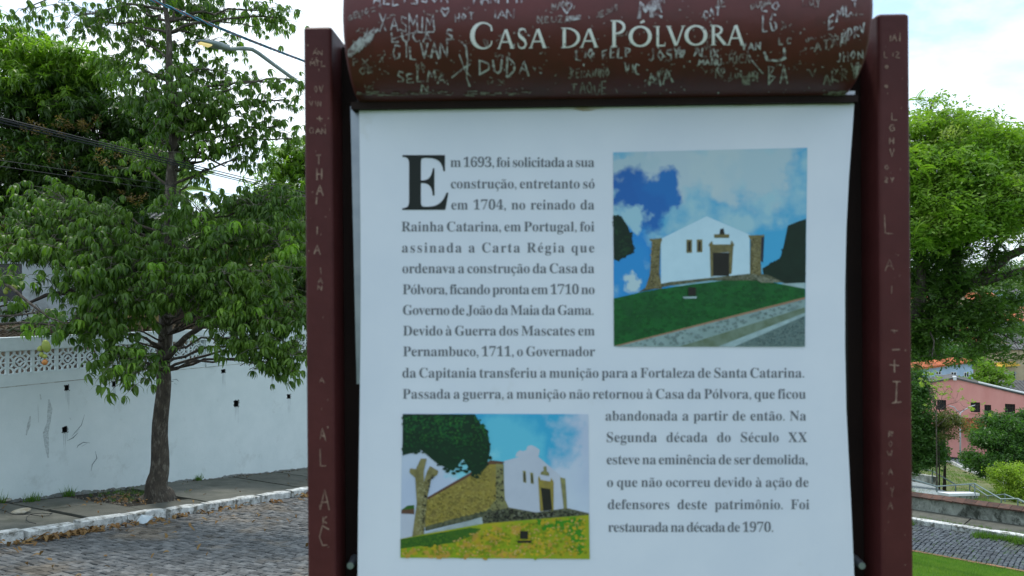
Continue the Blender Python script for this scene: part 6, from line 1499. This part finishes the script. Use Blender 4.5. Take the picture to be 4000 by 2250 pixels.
mb = MB(); u1_, z1_ = on_plane(3825, 1497, -.13); roofslab(mb, u1_, za+(zr2-za)*(u1_-ua)/(WB-ua)+.15, WB+.2, zr2+.13, -.16, .3, .10); mb.build('white_verge', M_frame, pk)
mb = MB(); ux0, _ = on_plane(3724, 1480); mb.hexa([P3(ua-.12, -.2, za-.1), P3(ua+.12, -.2, za-.1), P3(ua+.12, .3, za-.1), P3(ua-.12, .3, za-.1), P3(ua-.12, -.2, za+.22), P3(ua+.12, -.2, za+.22), P3(ua+.12, .3, za+.22), P3(ua-.12, .3, za+.22)]); mb.build('ridge_cap', M_frame, pk)
for (a, b, c_, d) in wins:
    m0 = MB(); m0.add([P3(a, .2, c_), P3(b, .2, c_), P3(b, .2, d), P3(a, .2, d)], [(0, 1, 2, 3)]); w = m0.build('window', M_glassdark, pk)
    f = MB()
    for j in range(5):
        u = a+(b-a)*j/4; f.box(P3(u, .12, (c_+d)/2), (.035, .03, d-c_), ux)
    for v in (c_+.02, (c_*.35+d*.65), d-.02): f.box(P3((a+b)/2, .1, v), (b-a, .03, .035), ux)
    f.build('grille', M_barkdark, w)
    f = MB(); f.box(P3((a+b)/2, -.04, c_-.05), (b-a+.2, .12, .08), ux); f.build('sill', M_pink, w)
for (x0, y0, x1, y1) in [(3745, 1645, 3822, 1678)]:   # lean-to of old clay tiles
    a, b = on_plane(x0, y1), on_plane(x1+90, y0); n_ = 17
    lt = MB(); lt.hexa([P3(a[0], -1.0, a[1]-.05), P3(b[0], -1.0, a[1]-.05), P3(b[0], 0, b[1]), P3(a[0], 0, b[1]), P3(a[0], -1.0, a[1]), P3(b[0], -1.0, a[1]), P3(b[0], 0, b[1]+.05), P3(a[0], 0, b[1]+.05)])
    lean = lt.build('lean_to_roof', M_tileold, pk)
    for i in range(n_):
        u = a[0]+(b[0]-a[0])*(i+.5)/n_
        for j in range(5):
            t0, t1 = j/5, (j+1.12)/5; p0, p1 = P3(u, -1.0+t0, a[1]+.03+(b[1]-a[1]+.05)*t0), P3(u, -1.0+min(1, t1), a[1]+.03+(b[1]-a[1]+.05)*min(1, t1))
            m0 = MB(); m0.tube([p0+Vector((0, 0, .02)), p1], [.085, .065], 6); m0.build('tile', M_tileold, lean)
# blue house
YH = 84.0
cL2 = at(3565, 1500, YH); zb2 = at(3565, 1530, YH).z-2.5; cR2 = at(3802, 1500, YH-1)
ux2 = (cR2-cL2); ux2.z = 0; W2 = ux2.length; ux2.normalize(); uy2 = Vector((-ux2.y, ux2.x, 0))
def onp2(px, py): 
    rr_ = ray(px, py); t = (cL2.x*uy2.x+cL2.y*uy2.y)/(rr_.x*uy2.x+rr_.y*uy2.y); p = rr_*t; return (p.x-cL2.x)*ux2.x+(p.y-cL2.y)*ux2.y, p.z-zb2
bh = thing('blue_house', 'pale blue house with a sloping orange roof behind the pink building', 'building', Vector((cL2.x, cL2.y, zb2)))
Q3 = lambda u, d, v: Vector((cL2.x, cL2.y, zb2))+ux2*u+uy2*d+Vector((0, 0, v))
wn2 = []
for (x0, y0, x1, y1) in [(3657, 1453, 3674, 1462), (3716, 1455, 3734, 1464), (3767, 1456, 3783, 1472), (3617, 1452, 3630, 1468)]:
    a, b = onp2(x0, y1), onp2(x1, y0); wn2.append((a[0], b[0], a[1], b[1]))
zt0, zt1 = onp2(3565, 1444)[1], onp2(3795, 1414)[1]
mb = panel_grid(lambda u, v, d: Q3(u, d, v), 0, W2, 0, zt0-.02, wn2, .2)
mb.add([Q3(0, 0, zt0-.02), Q3(W2, 0, zt0-.02), Q3(W2, 0, zt1)], [(0, 1, 2)]); mb.add([Q3(W2, 0, 0), Q3(W2, 4, 0), Q3(W2, 4, zt1), Q3(W2, 0, zt1)], [(0, 1, 2, 3)]); mb.add([Q3(0, 0, 0), Q3(0, 4, 0), Q3(0, 4, zt0), Q3(0, 0, zt0)], [(0, 1, 2, 3)])
mb.build('wall', M_bluewall, bh)
mb = MB()
mb.hexa([Q3(-.4, -.5, zt0-.1), Q3(W2+.1, -.5, zt1+.02), Q3(W2+.1, 4, zt1), Q3(-.4, 4, zt0), Q3(-.4, -.5, zt0+.15), Q3(W2+.1, -.5, zt1+.15), Q3(W2+.1, 4, zt1+.12), Q3(-.4, 4, zt0+.12)])
nr = 30
for i in range(nr):
    t = (i+.5)/nr; u = -.4+(W2+.5)*t; z0 = zt0+(zt1-zt0)*t; mb.tube([Q3(u, -.55, z0+.13), Q3(u, 4, z0+.15)], .09, 5)
mb.build('roof', M_tile, bh)
for (a, b, c_, d) in wn2:
    m0 = MB(); m0.add([Q3(a, .1, c_), Q3(b, .1, c_), Q3(b, .1, d), Q3(a, .1, d)], [(0, 1, 2, 3)]); w = m0.build('window', M_glassdark, bh)
    f = MB(); e_ = .07
    for (x0, x1, y0, y1) in ((a-e_, b+e_, c_-e_, c_), (a-e_, b+e_, d, d+e_), (a-e_, a, c_, d), (b, b+e_, c_, d), ((a+b)/2-.03, (a+b)/2+.03, c_, d)):
        f.box(Q3((x0+x1)/2, -.02, (y0+y1)/2), (x1-x0, .1, y1-y0), ux2)
    f.build('frame', M_frame, w)
# weathered roof and beige yard further right
p0 = at(3795, 1486, 74); p1 = at(4180, 1500, 72)
sh = thing('warehouse', 'low warehouse with a weathered dark sheet roof behind the pink gable', 'building', Vector((p0.x, p0.y, p0.z-3)))
d_ = (p1-p0); d_.z = 0; L3 = d_.length; d_.normalize(); n3 = Vector((-d_.y, d_.x, 0)); S3 = lambda u, d, v: Vector((p0.x, p0.y, p0.z-3))+d_*u+n3*d+Vector((0, 0, v))
mb = MB(); mb.hexa([S3(0, -7, -2), S3(L3, -7, -2), S3(L3, 0, -2), S3(0, 0, -2), S3(0, -7, .9), S3(L3, -7, .9), S3(L3, 0, 2.9), S3(0, 0, 2.9)]); mb.build('wall', M_housegrey, sh)
mb = MB(); mb.hexa([S3(-.2, -7.3, .85), S3(L3, -7.3, .85), S3(L3, .1, 2.97), S3(-.2, .1, 2.97), S3(-.2, -7.3, .95), S3(L3, -7.3, .95), S3(L3, .1, 3.07), S3(-.2, .1, 3.07)])
for i in range(40): mb.tube([S3(.1+i*.3, -7.3, .97), S3(.1+i*.3, .1, 3.09)], .06, 4)
mb.build('roof', M_darkroof, sh)
c = at(3890, 1500, 100); c.z = -13.5
yb = house('beige_building', 'beige building with a yellow awning at the right edge in the distance', c, Vector((1, -.08, 0)), 12, 8, 4.6, M_beige, M_darkroof, [(1.6, 2.6, .3, 1.7), (4.5, 5.8, 2.2, 3.4), (7.5, 8.8, 2.2, 3.4)], roof='flat', rise=.1)
mb = MB(); b0 = Vector(c)+Vector((0, -.1, 2.9)); mb.hexa([b0+Vector((-.5, -1.2, -.5)), b0+Vector((2.4, -1.3, -.3)), b0+Vector((2.4, 0, .1)), b0+Vector((-.5, 0, -.1)), b0+Vector((-.5, -1.2, -.42)), b0+Vector((2.4, -1.3, -.22)), b0+Vector((2.4, 0, .18)), b0+Vector((-.5, 0, -.02))]); mb.build('awning', M_yellow, yb)
# far town seen under and through the big tree
town = [(3560, 190, 1165, 70, 46, M_beige, M_tile, 'cream far house with orange roof left of the limbs'), (3690, 210, 1150, 90, 40, M_housegrey, M_tile, 'grey far house glimpsed through the big tree'), (3790, 175, 1172, 110, 60, M_beige, M_tile, 'wide cream far house under the main limb'),
        (3930, 220, 1150, 80, 46, M_bluewall, M_darkroof, 'bluish far house with dark roof through the branches'), (3890, 150, 1255, 110, 60, M_frame, M_tile, 'white far house below the branches'), (4030, 160, 1230, 90, 60, M_pink, M_tile, 'pinkish far house at the right edge'),
        (3700, 140, 1290, 90, 50, M_housegrey, M_tile, 'pale far house low among the dark boughs'), (3960, 120, 1350, 90, 60, M_beige, M_darkroof, 'beige far house above the awning'), (3820, 125, 1355, 60, 40, M_beige, M_tile, 'small beige far house above the bright bush')]
for i, (px, Y, ytop, w, h, wm, rm, lab) in enumerate(town):
    Wm, Hm = w*Y/FPX, h*Y/FPX; c = at(px, ytop+h, Y); n_ = 3
    op = [(Wm*(.12+.28*j), Wm*(.12+.28*j)+Wm*.13, Hm*.35, Hm*.7) for j in range(3)]
    c.z -= 4; Hh = Hm+4; op = [(a, b, c_+4, d+4) for a, b, c_, d in op]
    t = house('far_house', lab, c, Vector((1, random.uniform(-.1, .1), 0)), Wm, 8, Hh, wm, rm, op, rise=1.6, frame=False); t['group'] = 'far houses on the opposite hillside'

# ------------------------------------------------------------------ park furniture
def pk_pt(px, py):
    """where the sight line meets the park slope"""
    rr_ = ray(px, py); lo, hi = 24.0, 120.0
    def f(Y):
        p = rr_*Y; o_ = (p.x-12.13)*NR.x+(p.y-22.4)*NR.y; q_ = (p.x-12.13)*DR.x+(p.y-22.4)*DR.y; return p.z-park_z(o_, q_)
    Y = 27.0
    while Y < 130 and f(Y) > 0: Y += .1
    return rr_*Y
def strip(name, pts_a, pts_b, m, h, lab=None, kind='structure'):
    A = [pk_pt(*p) for p in pts_a]; B = [pk_pt(*p) for p in pts_b]; rows = []
    n_ = 10; V = []
    def rs(P, t):
        x = t*(len(P)-1); i = min(int(x), len(P)-2); return P[i].lerp(P[i+1], x-i)
    for i in range(n_+1):
        a, b = rs(A, i/n_), rs(B, i/n_); V += [a+Vector((0, 0, -.6)), a+Vector((0, 0, h)), b+Vector((0, 0, h)), b+Vector((0, 0, -.6))]
    F = [(i*4+k_, i*4+k_+1, i*4+5+k_, i*4+4+k_) for i in range(n_) for k_ in range(3)]+[(0, 1, 2, 3), (n_*4+3, n_*4+2, n_*4+1, n_*4)]
    o = raw(name, V, F, m); o['kind'] = kind
    if lab: o['label'] = lab
    return o
strip('ramp', [(3540, 1962), (3640, 1950), (3720, 1948)], [(3540, 1880), (3640, 1905), (3730, 1942)], M_ramp, .10, 'grey concrete ramp between the parapet and the park lawn')
strip('path', [(3500, 1775), (3690, 1800), (3730, 1815), (3800, 1850), (3920, 1892), (4100, 1940)], [(3500, 1760), (3690, 1782), (3790, 1795), (3900, 1820), (4000, 1850), (4150, 1880)], M_ramp, .10, 'paved path running down beside the park lawn')
strip('path_kerb', [(3665, 1800), (3700, 1806), (3718, 1812), (3760, 1838), (3830, 1862), (3920, 1894), (4100, 1946)], [(3665, 1797), (3700, 1803), (3720, 1809), (3762, 1834), (3832, 1858), (3922, 1889), (4100, 1940)], M_kerb, .22, 'white kerb edging the park lawn')
def wall_between(name, lab, a, b, h, th, m, cop=None): return slab_thing(name, lab, 'wall', a-Vector((0, 0, .4)), b-Vector((0, 0, .4)), th, h+.4, h+.4, m, cop=cop)
wall_between('ramp_wall', 'short mouldy white wall beside the ramp, next to the right post', pk_pt(3540, 1885), pk_pt(3652, 1903), .55, .25, M_lowwall)
wall_between('landing_wall', 'low block with a white top behind the tiled parapet', pk_pt(3700, 1955), pk_pt(3822, 1950), .16, .28, M_lowwall, cop=M_frame)
wall_between('playground_wall', 'patchy white low wall at the foot of the white lamp post', pk_pt(3560, 1770), pk_pt(3790, 1797), .85, .25, mat('patchy_white_render', (.55, .58, .60), (.28, .27, .30), scale=1.2, rough=.9))
def rail(name, lab, P, posts, h, group=None, mid=False):
    """P: foot points; tubes from top to top, posts where asked"""
    t = thing(name, lab, 'railing', P[0], group); up_ = Vector((0, 0, h))
    m0 = MB(); m0.tube([p+up_ for p in P], .028, 6); m0.build('handrail', M_galv, t)
    for i in posts: m0 = MB(); m0.tube([P[i]-Vector((0, 0, .25)), P[i]+up_], .026, 6); m0.build('post', M_galv, t)
    return t
def rp(px, ytop, ybot, Yd):
    a = at(px, ytop, Yd); b = at(px, ybot, Yd); return a, b
def railpx(name, lab, pts, posts):
    """pts: (px, top y, foot y, depth)"""
    P = [at(px, yt, Y) for px, yt, yb, Y in pts]; t = thing(name, lab, 'railing', at(pts[0][0], pts[0][2], pts[0][3]))
    m0 = MB(); m0.tube(P, .03, 6); m0.build('handrail', M_galv, t)
    for i in posts: px, yt, yb, Y = pts[i]; m0 = MB(); m0.tube([at(px, yt, Y), at(px, yb+8, Y)], .027, 6); m0.build('post', M_galv, t)
railpx('handrail', 'long galvanised handrail of the near flight, highest at the landing corner', [(3540, 1865, 1935, 32), (3660, 1900, 1945, 31.5), (3808, 1889, 1936, 31), (3911, 1950, 1985, 29.5), (3976, 1948, 1990, 29), (4060, 1990, 2030, 28)], [0, 1, 2, 3, 4, 5])
railpx('handrail', 'upper galvanised handrail starting at the round tree trunk', [(3540, 1818, 1870, 37), (3642, 1840, 1877, 36), (3733, 1893, 1935, 34)], [0, 1, 2])
railpx('handrail', 'galvanised handrail of the far side of the stairs, near the yellow bush', [(3788, 1892, 1935, 33), (3859, 1938, 1965, 32), (3926, 1931, 1975, 31), (4050, 1985, 2030, 30)], [0, 1, 2, 3])
# white double lamp post
wl = thing('park_lamp', 'slim white park lamp post with two arms before the pink building', 'street lamp', at(3751, 1775, 50))
m0 = MB(); m0.tube([at(3751, 1785, 50), at(3751, 1612, 50)], [.055, .04], 8); m0.build('pole', M_lamppale, wl, True)
for sg, tip in ((1, (3810, 1582)), (-1, (3706, 1584))):
    m0 = MB(); m0.tube([at(3751, 1614, 50), at(3751+sg*14, 1603, 50), at(tip[0]-sg*22, tip[1]+7, 50)], .03, 6); m0.build('arm', M_lamppale, wl)
    m0 = MB(); a = at(tip[0]-sg*24, tip[1]+7, 50); b = at(*tip, 50); m0.tube([a, a.lerp(b, .3), a.lerp(b, .8), b], [.015, .035, .035, .012], 6); m0.build('lamp_head', M_lamppale, wl)
# distant pole with crossbar near the awning
dp = thing('far_pole', 'thin grey far pole with a small crossbar right of the blue house', 'pole', at(3947, 1530, 70)); m0 = MB(); m0.tube([at(3947, 1535, 70), at(3947, 1455, 70)], .05, 6); m0.box(at(3947, 1458, 70), (1.2, .06, .06)); m0.build('shaft', M_lampgrey, dp)
# playground odds: green pole, teal bin, yellow canopy
gpole = thing('green_post', 'dark green post beside the teal bin in the playground', 'post', at(3829, 1862, 38)); m0 = MB(); m0.tube([at(3829, 1866, 38), at(3829, 1800, 38)], .045, 8); m0.build('shaft', M_green, gpole)
m0 = MB(); b0 = at(3829, 1800, 38); m0.hexa([b0+Vector((-.6, -.4, 0)), b0+Vector((.5, -.4, 0)), b0+Vector((.5, .4, 0)), b0+Vector((-.6, .4, 0)), b0+Vector((-.3, -.2, .3)), b0+Vector((.25, -.2, .3)), b0+Vector((.25, .2, .3)), b0+Vector((-.3, .2, .3))]); m0.build('canopy', M_yellow, gpole)
bn = thing('litter_bin', 'small teal litter bin under the spreading dark tree', 'bin', at(3840, 1845, 40)); m0 = MB(); m0.tube([at(3841, 1848, 40), at(3841, 1830, 40)], [.16, .19], 10); m0.build('body', M_teal, bn); m0 = MB(); m0.tube([at(3841, 1830, 40), at(3841, 1827, 40)], [.21, .16], 10); m0.build('lid', M_teal, bn)

# ------------------------------------------------------------------ small things on the ground
def gproj(FR, px, py, h=0.0, lo_hi=(-10, 14)):
    """street point under a pixel: search s, o"""
    rr_ = ray(px, py); best = None
    Y = 6.0
    while Y < 40:
        p = rr_*Y
        # left frame
        v = Vector((p.x+9.692, p.y-14)); s_ = v.x*math.cos(PHI)+v.y*math.sin(PHI)
        if p.z < -4.05-.1504*s_+h: return p
        Y += .03
    return rr_*12
def pebble(name, p, rx, ry, rz, m, lab=None, cat=None, parent=None, seed=0, group=None):
    bm = bmesh.new(); bmesh.ops.create_icosphere(bm, subdivisions=2, radius=1)
    for v in bm.verts:
        f = 1+.22*noise.noise(v.co*1.6+Vector((seed, seed, 0))); v.co = Vector((v.co.x*rx*f, v.co.y*ry*f, v.co.z*rz*f))
    me = bpy.data.meshes.new(name); bm.to_mesh(me); bm.free(); me.materials.append(m)
    o = bpy.data.objects.new(name, me); COL.objects.link(o); o.location = p+Vector((0, 0, rz*.5)); o.rotation_euler = (0, 0, seed*1.3); tag(o, lab, cat, group); return o
pebble('flat_stone', gproj(LF, 82, 2000, .09), .17, .14, .035, M_stone, 'flat pale stone lying on the pavement above the kerb', 'stone', seed=1)
pebble('flat_stone', gproj(LF, 25, 1958, .09), .09, .09, .04, M_stone, 'grey stone by the wall foot at the left edge', 'stone', seed=2)
pebble('rubble_lump', gproj(LF, 545, 1952, .07), .05, .05, .03, M_kerb, 'small white lump of rubble left of the tree foot', 'stone', seed=3)
pebble('painted_boulder', LF(5.55, -2.98, None, .02), .24, .17, .13, M_kerb, 'white painted boulder filling the gap in the kerb near the post', 'stone', seed=5)
pebble('broken_brick', LF(5.1, -3.1, None, .0), .09, .09, .07, mat('broken_brick', (.12, .05, .035), (.07, .04, .03), scale=9), 'dark broken brick beside the painted boulder', 'brick', seed=6)
# clear plastic sheet in the gutter
p = gproj(LF, 562, 2042, 0.02); bag = raw('plastic_sheet', [p+Vector(v) for v in ((-.12, -.05, .02), (.10, -.08, .03), (.14, .05, .10), (-.08, .08, .12), (.0, .0, .09), (.04, -.1, .01))], [(0, 5, 4), (5, 1, 4), (1, 2, 4), (2, 3, 4), (3, 0, 4)], mat('pale_plastic', (.42, .50, .55), (.34, .42, .47), scale=10, rough=.3)); tag(bag, 'crumpled translucent plastic sheet lying against the kerb', 'plastic sheet')
# thin black wire loops on the pavement
wr = thing('fallen_wire', 'thin black wire looping on the pavement under the flat stone', 'wire', gproj(LF, 100, 2012, .09))
m0 = MB(); P_ = [gproj(LF, a, b, .10)+Vector((0, 0, .012)) for a, b in [(0, 1992), (25, 2001), (50, 2012), (90, 2013), (130, 2010), (165, 2007), (190, 2010), (205, 2006)]]; m0.tube(P_, .006, 5); m0.build('strand', M_cable, wr)
m0 = MB(); P_ = [gproj(LF, a, b, .10)+Vector((0, 0, .012)) for a, b in [(205, 2006), (190, 2018), (160, 2019), (120, 2013), (104, 2022), (102, 2033), (112, 2042), (140, 2048)]]; m0.tube(P_, .006, 5); m0.build('strand', M_cable, wr)
# fallen leaves in the gutter and round the tree
def dry(seed):
    V, F = leaflet(.13, .055, .5, 3); rr_ = random.Random(seed); V = V.copy(); V[:, 2] += .03*np.sin(V[:, 0]*20+seed)+.012; return V, F
T_dry = [dry(i) for i in range(5)]
it = []
def drop(s_, o_, h, n, ss, so_, sc=(.7, 1.3)):
    for _ in range(n):
        p = LF(s_+random.gauss(0, ss), o_+random.gauss(0, so_), None, h); it.append((random.randrange(5), place(p+Vector((0, 0, .015)), random.uniform(*sc), 22)))
for s_, n in [(-1.9, 14), (-1.35, 40), (-1.0, 30), (-.6, 36), (-.25, 22), (.35, 20), (.8, 18), (1.3, 16), (1.9, 14), (2.4, 12), (3.0, 10), (3.8, 14), (4.8, 16), (5.2, 16), (5.8, 10), (6.5, 10), (7.5, 8)]: drop(s_, -3.16, 0, n, .16, .06)
for _ in range(150): drop(random.uniform(-5, 9), -3.3-abs(random.gauss(0, 1.3)), 0.01, 1, .1, .1, (.5, .95))
for _ in range(60): drop(random.uniform(-3, 9), random.uniform(-2.7, -.2), .09, 1, .1, .1, (.4, .8))
drop(1.6, -1.3, .07, 70, .38, .4, (.5, .9))
o = fastmesh('fallen_leaves', T_dry, it, M_fallen); tag(o, kind='stuff')
# earth and rubble in the tree pit
it = []
T_peb = []
for i in range(4):
    bm = bmesh.new(); bmesh.ops.create_icosphere(bm, subdivisions=1, radius=.03)
    for v in bm.verts: v.co *= 1+.3*noise.noise(v.co*40+Vector((i, 0, 0))); 
    T_peb.append((np.array([v.co[:] for v in bm.verts]), [tuple(v.index for v in f.verts) for f in bm.faces])); bm.free()
for _ in range(420):
    s_, o_ = random.gauss(1.7, .55), random.gauss(-1.1, .5)
    if -2.05 < o_ < -.05: it.append((random.randrange(4), place(LF(s_, o_, None, .05), random.uniform(.3, 1.1), 180)))
for _ in range(160): s_ = random.uniform(-3, 10); it.append((random.randrange(4), place(LF(s_, -abs(random.gauss(0, .12))-.03, None, .09), random.uniform(.3, .8), 180)))
o = fastmesh('rubble', T_peb, it, mat('earth_crumbs', (.10, .085, .065), (.17, .15, .12), scale=9, rough=1, island=.4)); tag(o, kind='stuff')
# grass
def tuft(seed, n=7, h=.09, w=.006, spread=.03):
    rr_ = random.Random(seed); V = []; F = []
    for i in range(n):
        a = rr_.uniform(0, 2*PI); x, y = rr_.gauss(0, spread), rr_.gauss(0, spread); hh = h*rr_.uniform(.5, 1.2); dx, dy = math.cos(a)*hh*.55, math.sin(a)*hh*.55; b = len(V)
        V += [(x-w*math.sin(a), y+w*math.cos(a), -.01), (x+w*math.sin(a), y-w*math.cos(a), -.01), (x+dx, y+dy, hh)]; F.append((b, b+1, b+2))
    return np.array(V), F
T_tuft = [tuft(i) for i in range(6)]; T_weed = [tuft(30+i, 12, .22, .010, .05) for i in range(4)]
from mathutils.bvhtree import BVHTree
lb = BVHTree.FromPolygons([v.co for v in lawn.data.vertices], [tuple(p.vertices) for p in lawn.data.polygons])
it = []
for _ in range(38000):
    q_ = random.uniform(-7.5, 3.5); o_ = -.28-abs(random.random()**1.3)*11.0; p = RF(q_, o_, 0)
    if not (p.x/p.y > .50 and p.x/p.y < .78): continue
    h_ = lb.ray_cast(Vector((p.x, p.y, 5)), Vector((0, 0, -1)))
    if h_[0]: it.append((random.randrange(6), place(h_[0], random.uniform(.6, 1.25)*(1.25 if o_ > -.7 else 1), 12)))
o = fastmesh('lawn_grass', T_tuft, it, M_grass); tag(o, kind='stuff')
it = []
for _ in range(420): it.append((random.randrange(4), place(RF(random.uniform(-5, -.9), 2.98-abs(random.gauss(0, .16)), None, -.01), random.uniform(.4, 1.0), 15)))
for _ in range(40): it.append((random.randrange(4), place(RF(random.gauss(1.1, .1), 2.98-abs(random.gauss(0, .06)), None, -.01), random.uniform(.5, 1.0), 15)))
for _ in range(160): it.append((random.randrange(4), place(RF(random.uniform(-6, 3), 3.30+abs(random.gauss(0, .04)), None, .14), random.uniform(.2, .55), 15)))
for _ in range(240): it.append((random.randrange(4), place(RF(random.gauss(-2.8, 2), random.uniform(.2, 2.7), None, -.02), random.uniform(.15, .35), 15)))
for _ in range(120): s_ = random.uniform(1.4, 3.2); it.append((random.randrange(4), place(LF(s_, random.uniform(-1.6, -.2), None, .04), random.uniform(.2, .5), 15)))
for s_, o_ in ((.35, -.4), (4.6, -.04), (-.1, -.06), (1.2, -.2)):
    for _ in range(6): it.append((random.randrange(4), place(LF(s_+random.gauss(0, .05), o_, None, .08), random.uniform(.5, .9), 15)))
o = fastmesh('weeds', T_weed, it, leafmat('weed_blades', (.045, .11, .016), (.10, .17, .03), rough=.6)); tag(o, kind='stuff')
it = []
T_clov = [clump(200+i, 10, .035, .07) for i in range(3)]
for _ in range(900): it.append((random.randrange(3), place(RF(random.uniform(-4.5, -.2), -.36-abs(random.gauss(0, .14)), None, -.03), random.uniform(.5, 1.0), 40)))
o = fastmesh('lawn_edge_weeds', T_clov, it, leafmat('clover', (.03, .08, .014), (.07, .13, .03))); tag(o, kind='stuff')
it = []
for _ in range(5200):
    px, py = random.uniform(3500, 4050), random.uniform(1795, 1960); p = pk_pt(px, py)
    if noise.noise(p*.35) > -.12: it.append((random.randrange(6), place(p, random.uniform(.8, 1.8), 12)))
o = fastmesh('park_grass_tufts', T_tuft, it, leafmat('park_blades', (.06, .12, .02), (.12, .16, .04), rough=.7)); tag(o, kind='stuff')
# leaf litter in the yard above the coping
it = []
for _ in range(1800): it.append((random.randrange(5), place(LF(random.uniform(-5, 8), random.uniform(1.0, 9), -.98+random.uniform(0, .03)), random.uniform(.8, 1.6), 25)))
o = fastmesh('yard_leaf_litter', T_dry, it, leafmat('old_leaf_litter', (.07, .05, .03), (.16, .11, .06), tr=(.3, .3, .3), rough=.9)); tag(o, kind='stuff')
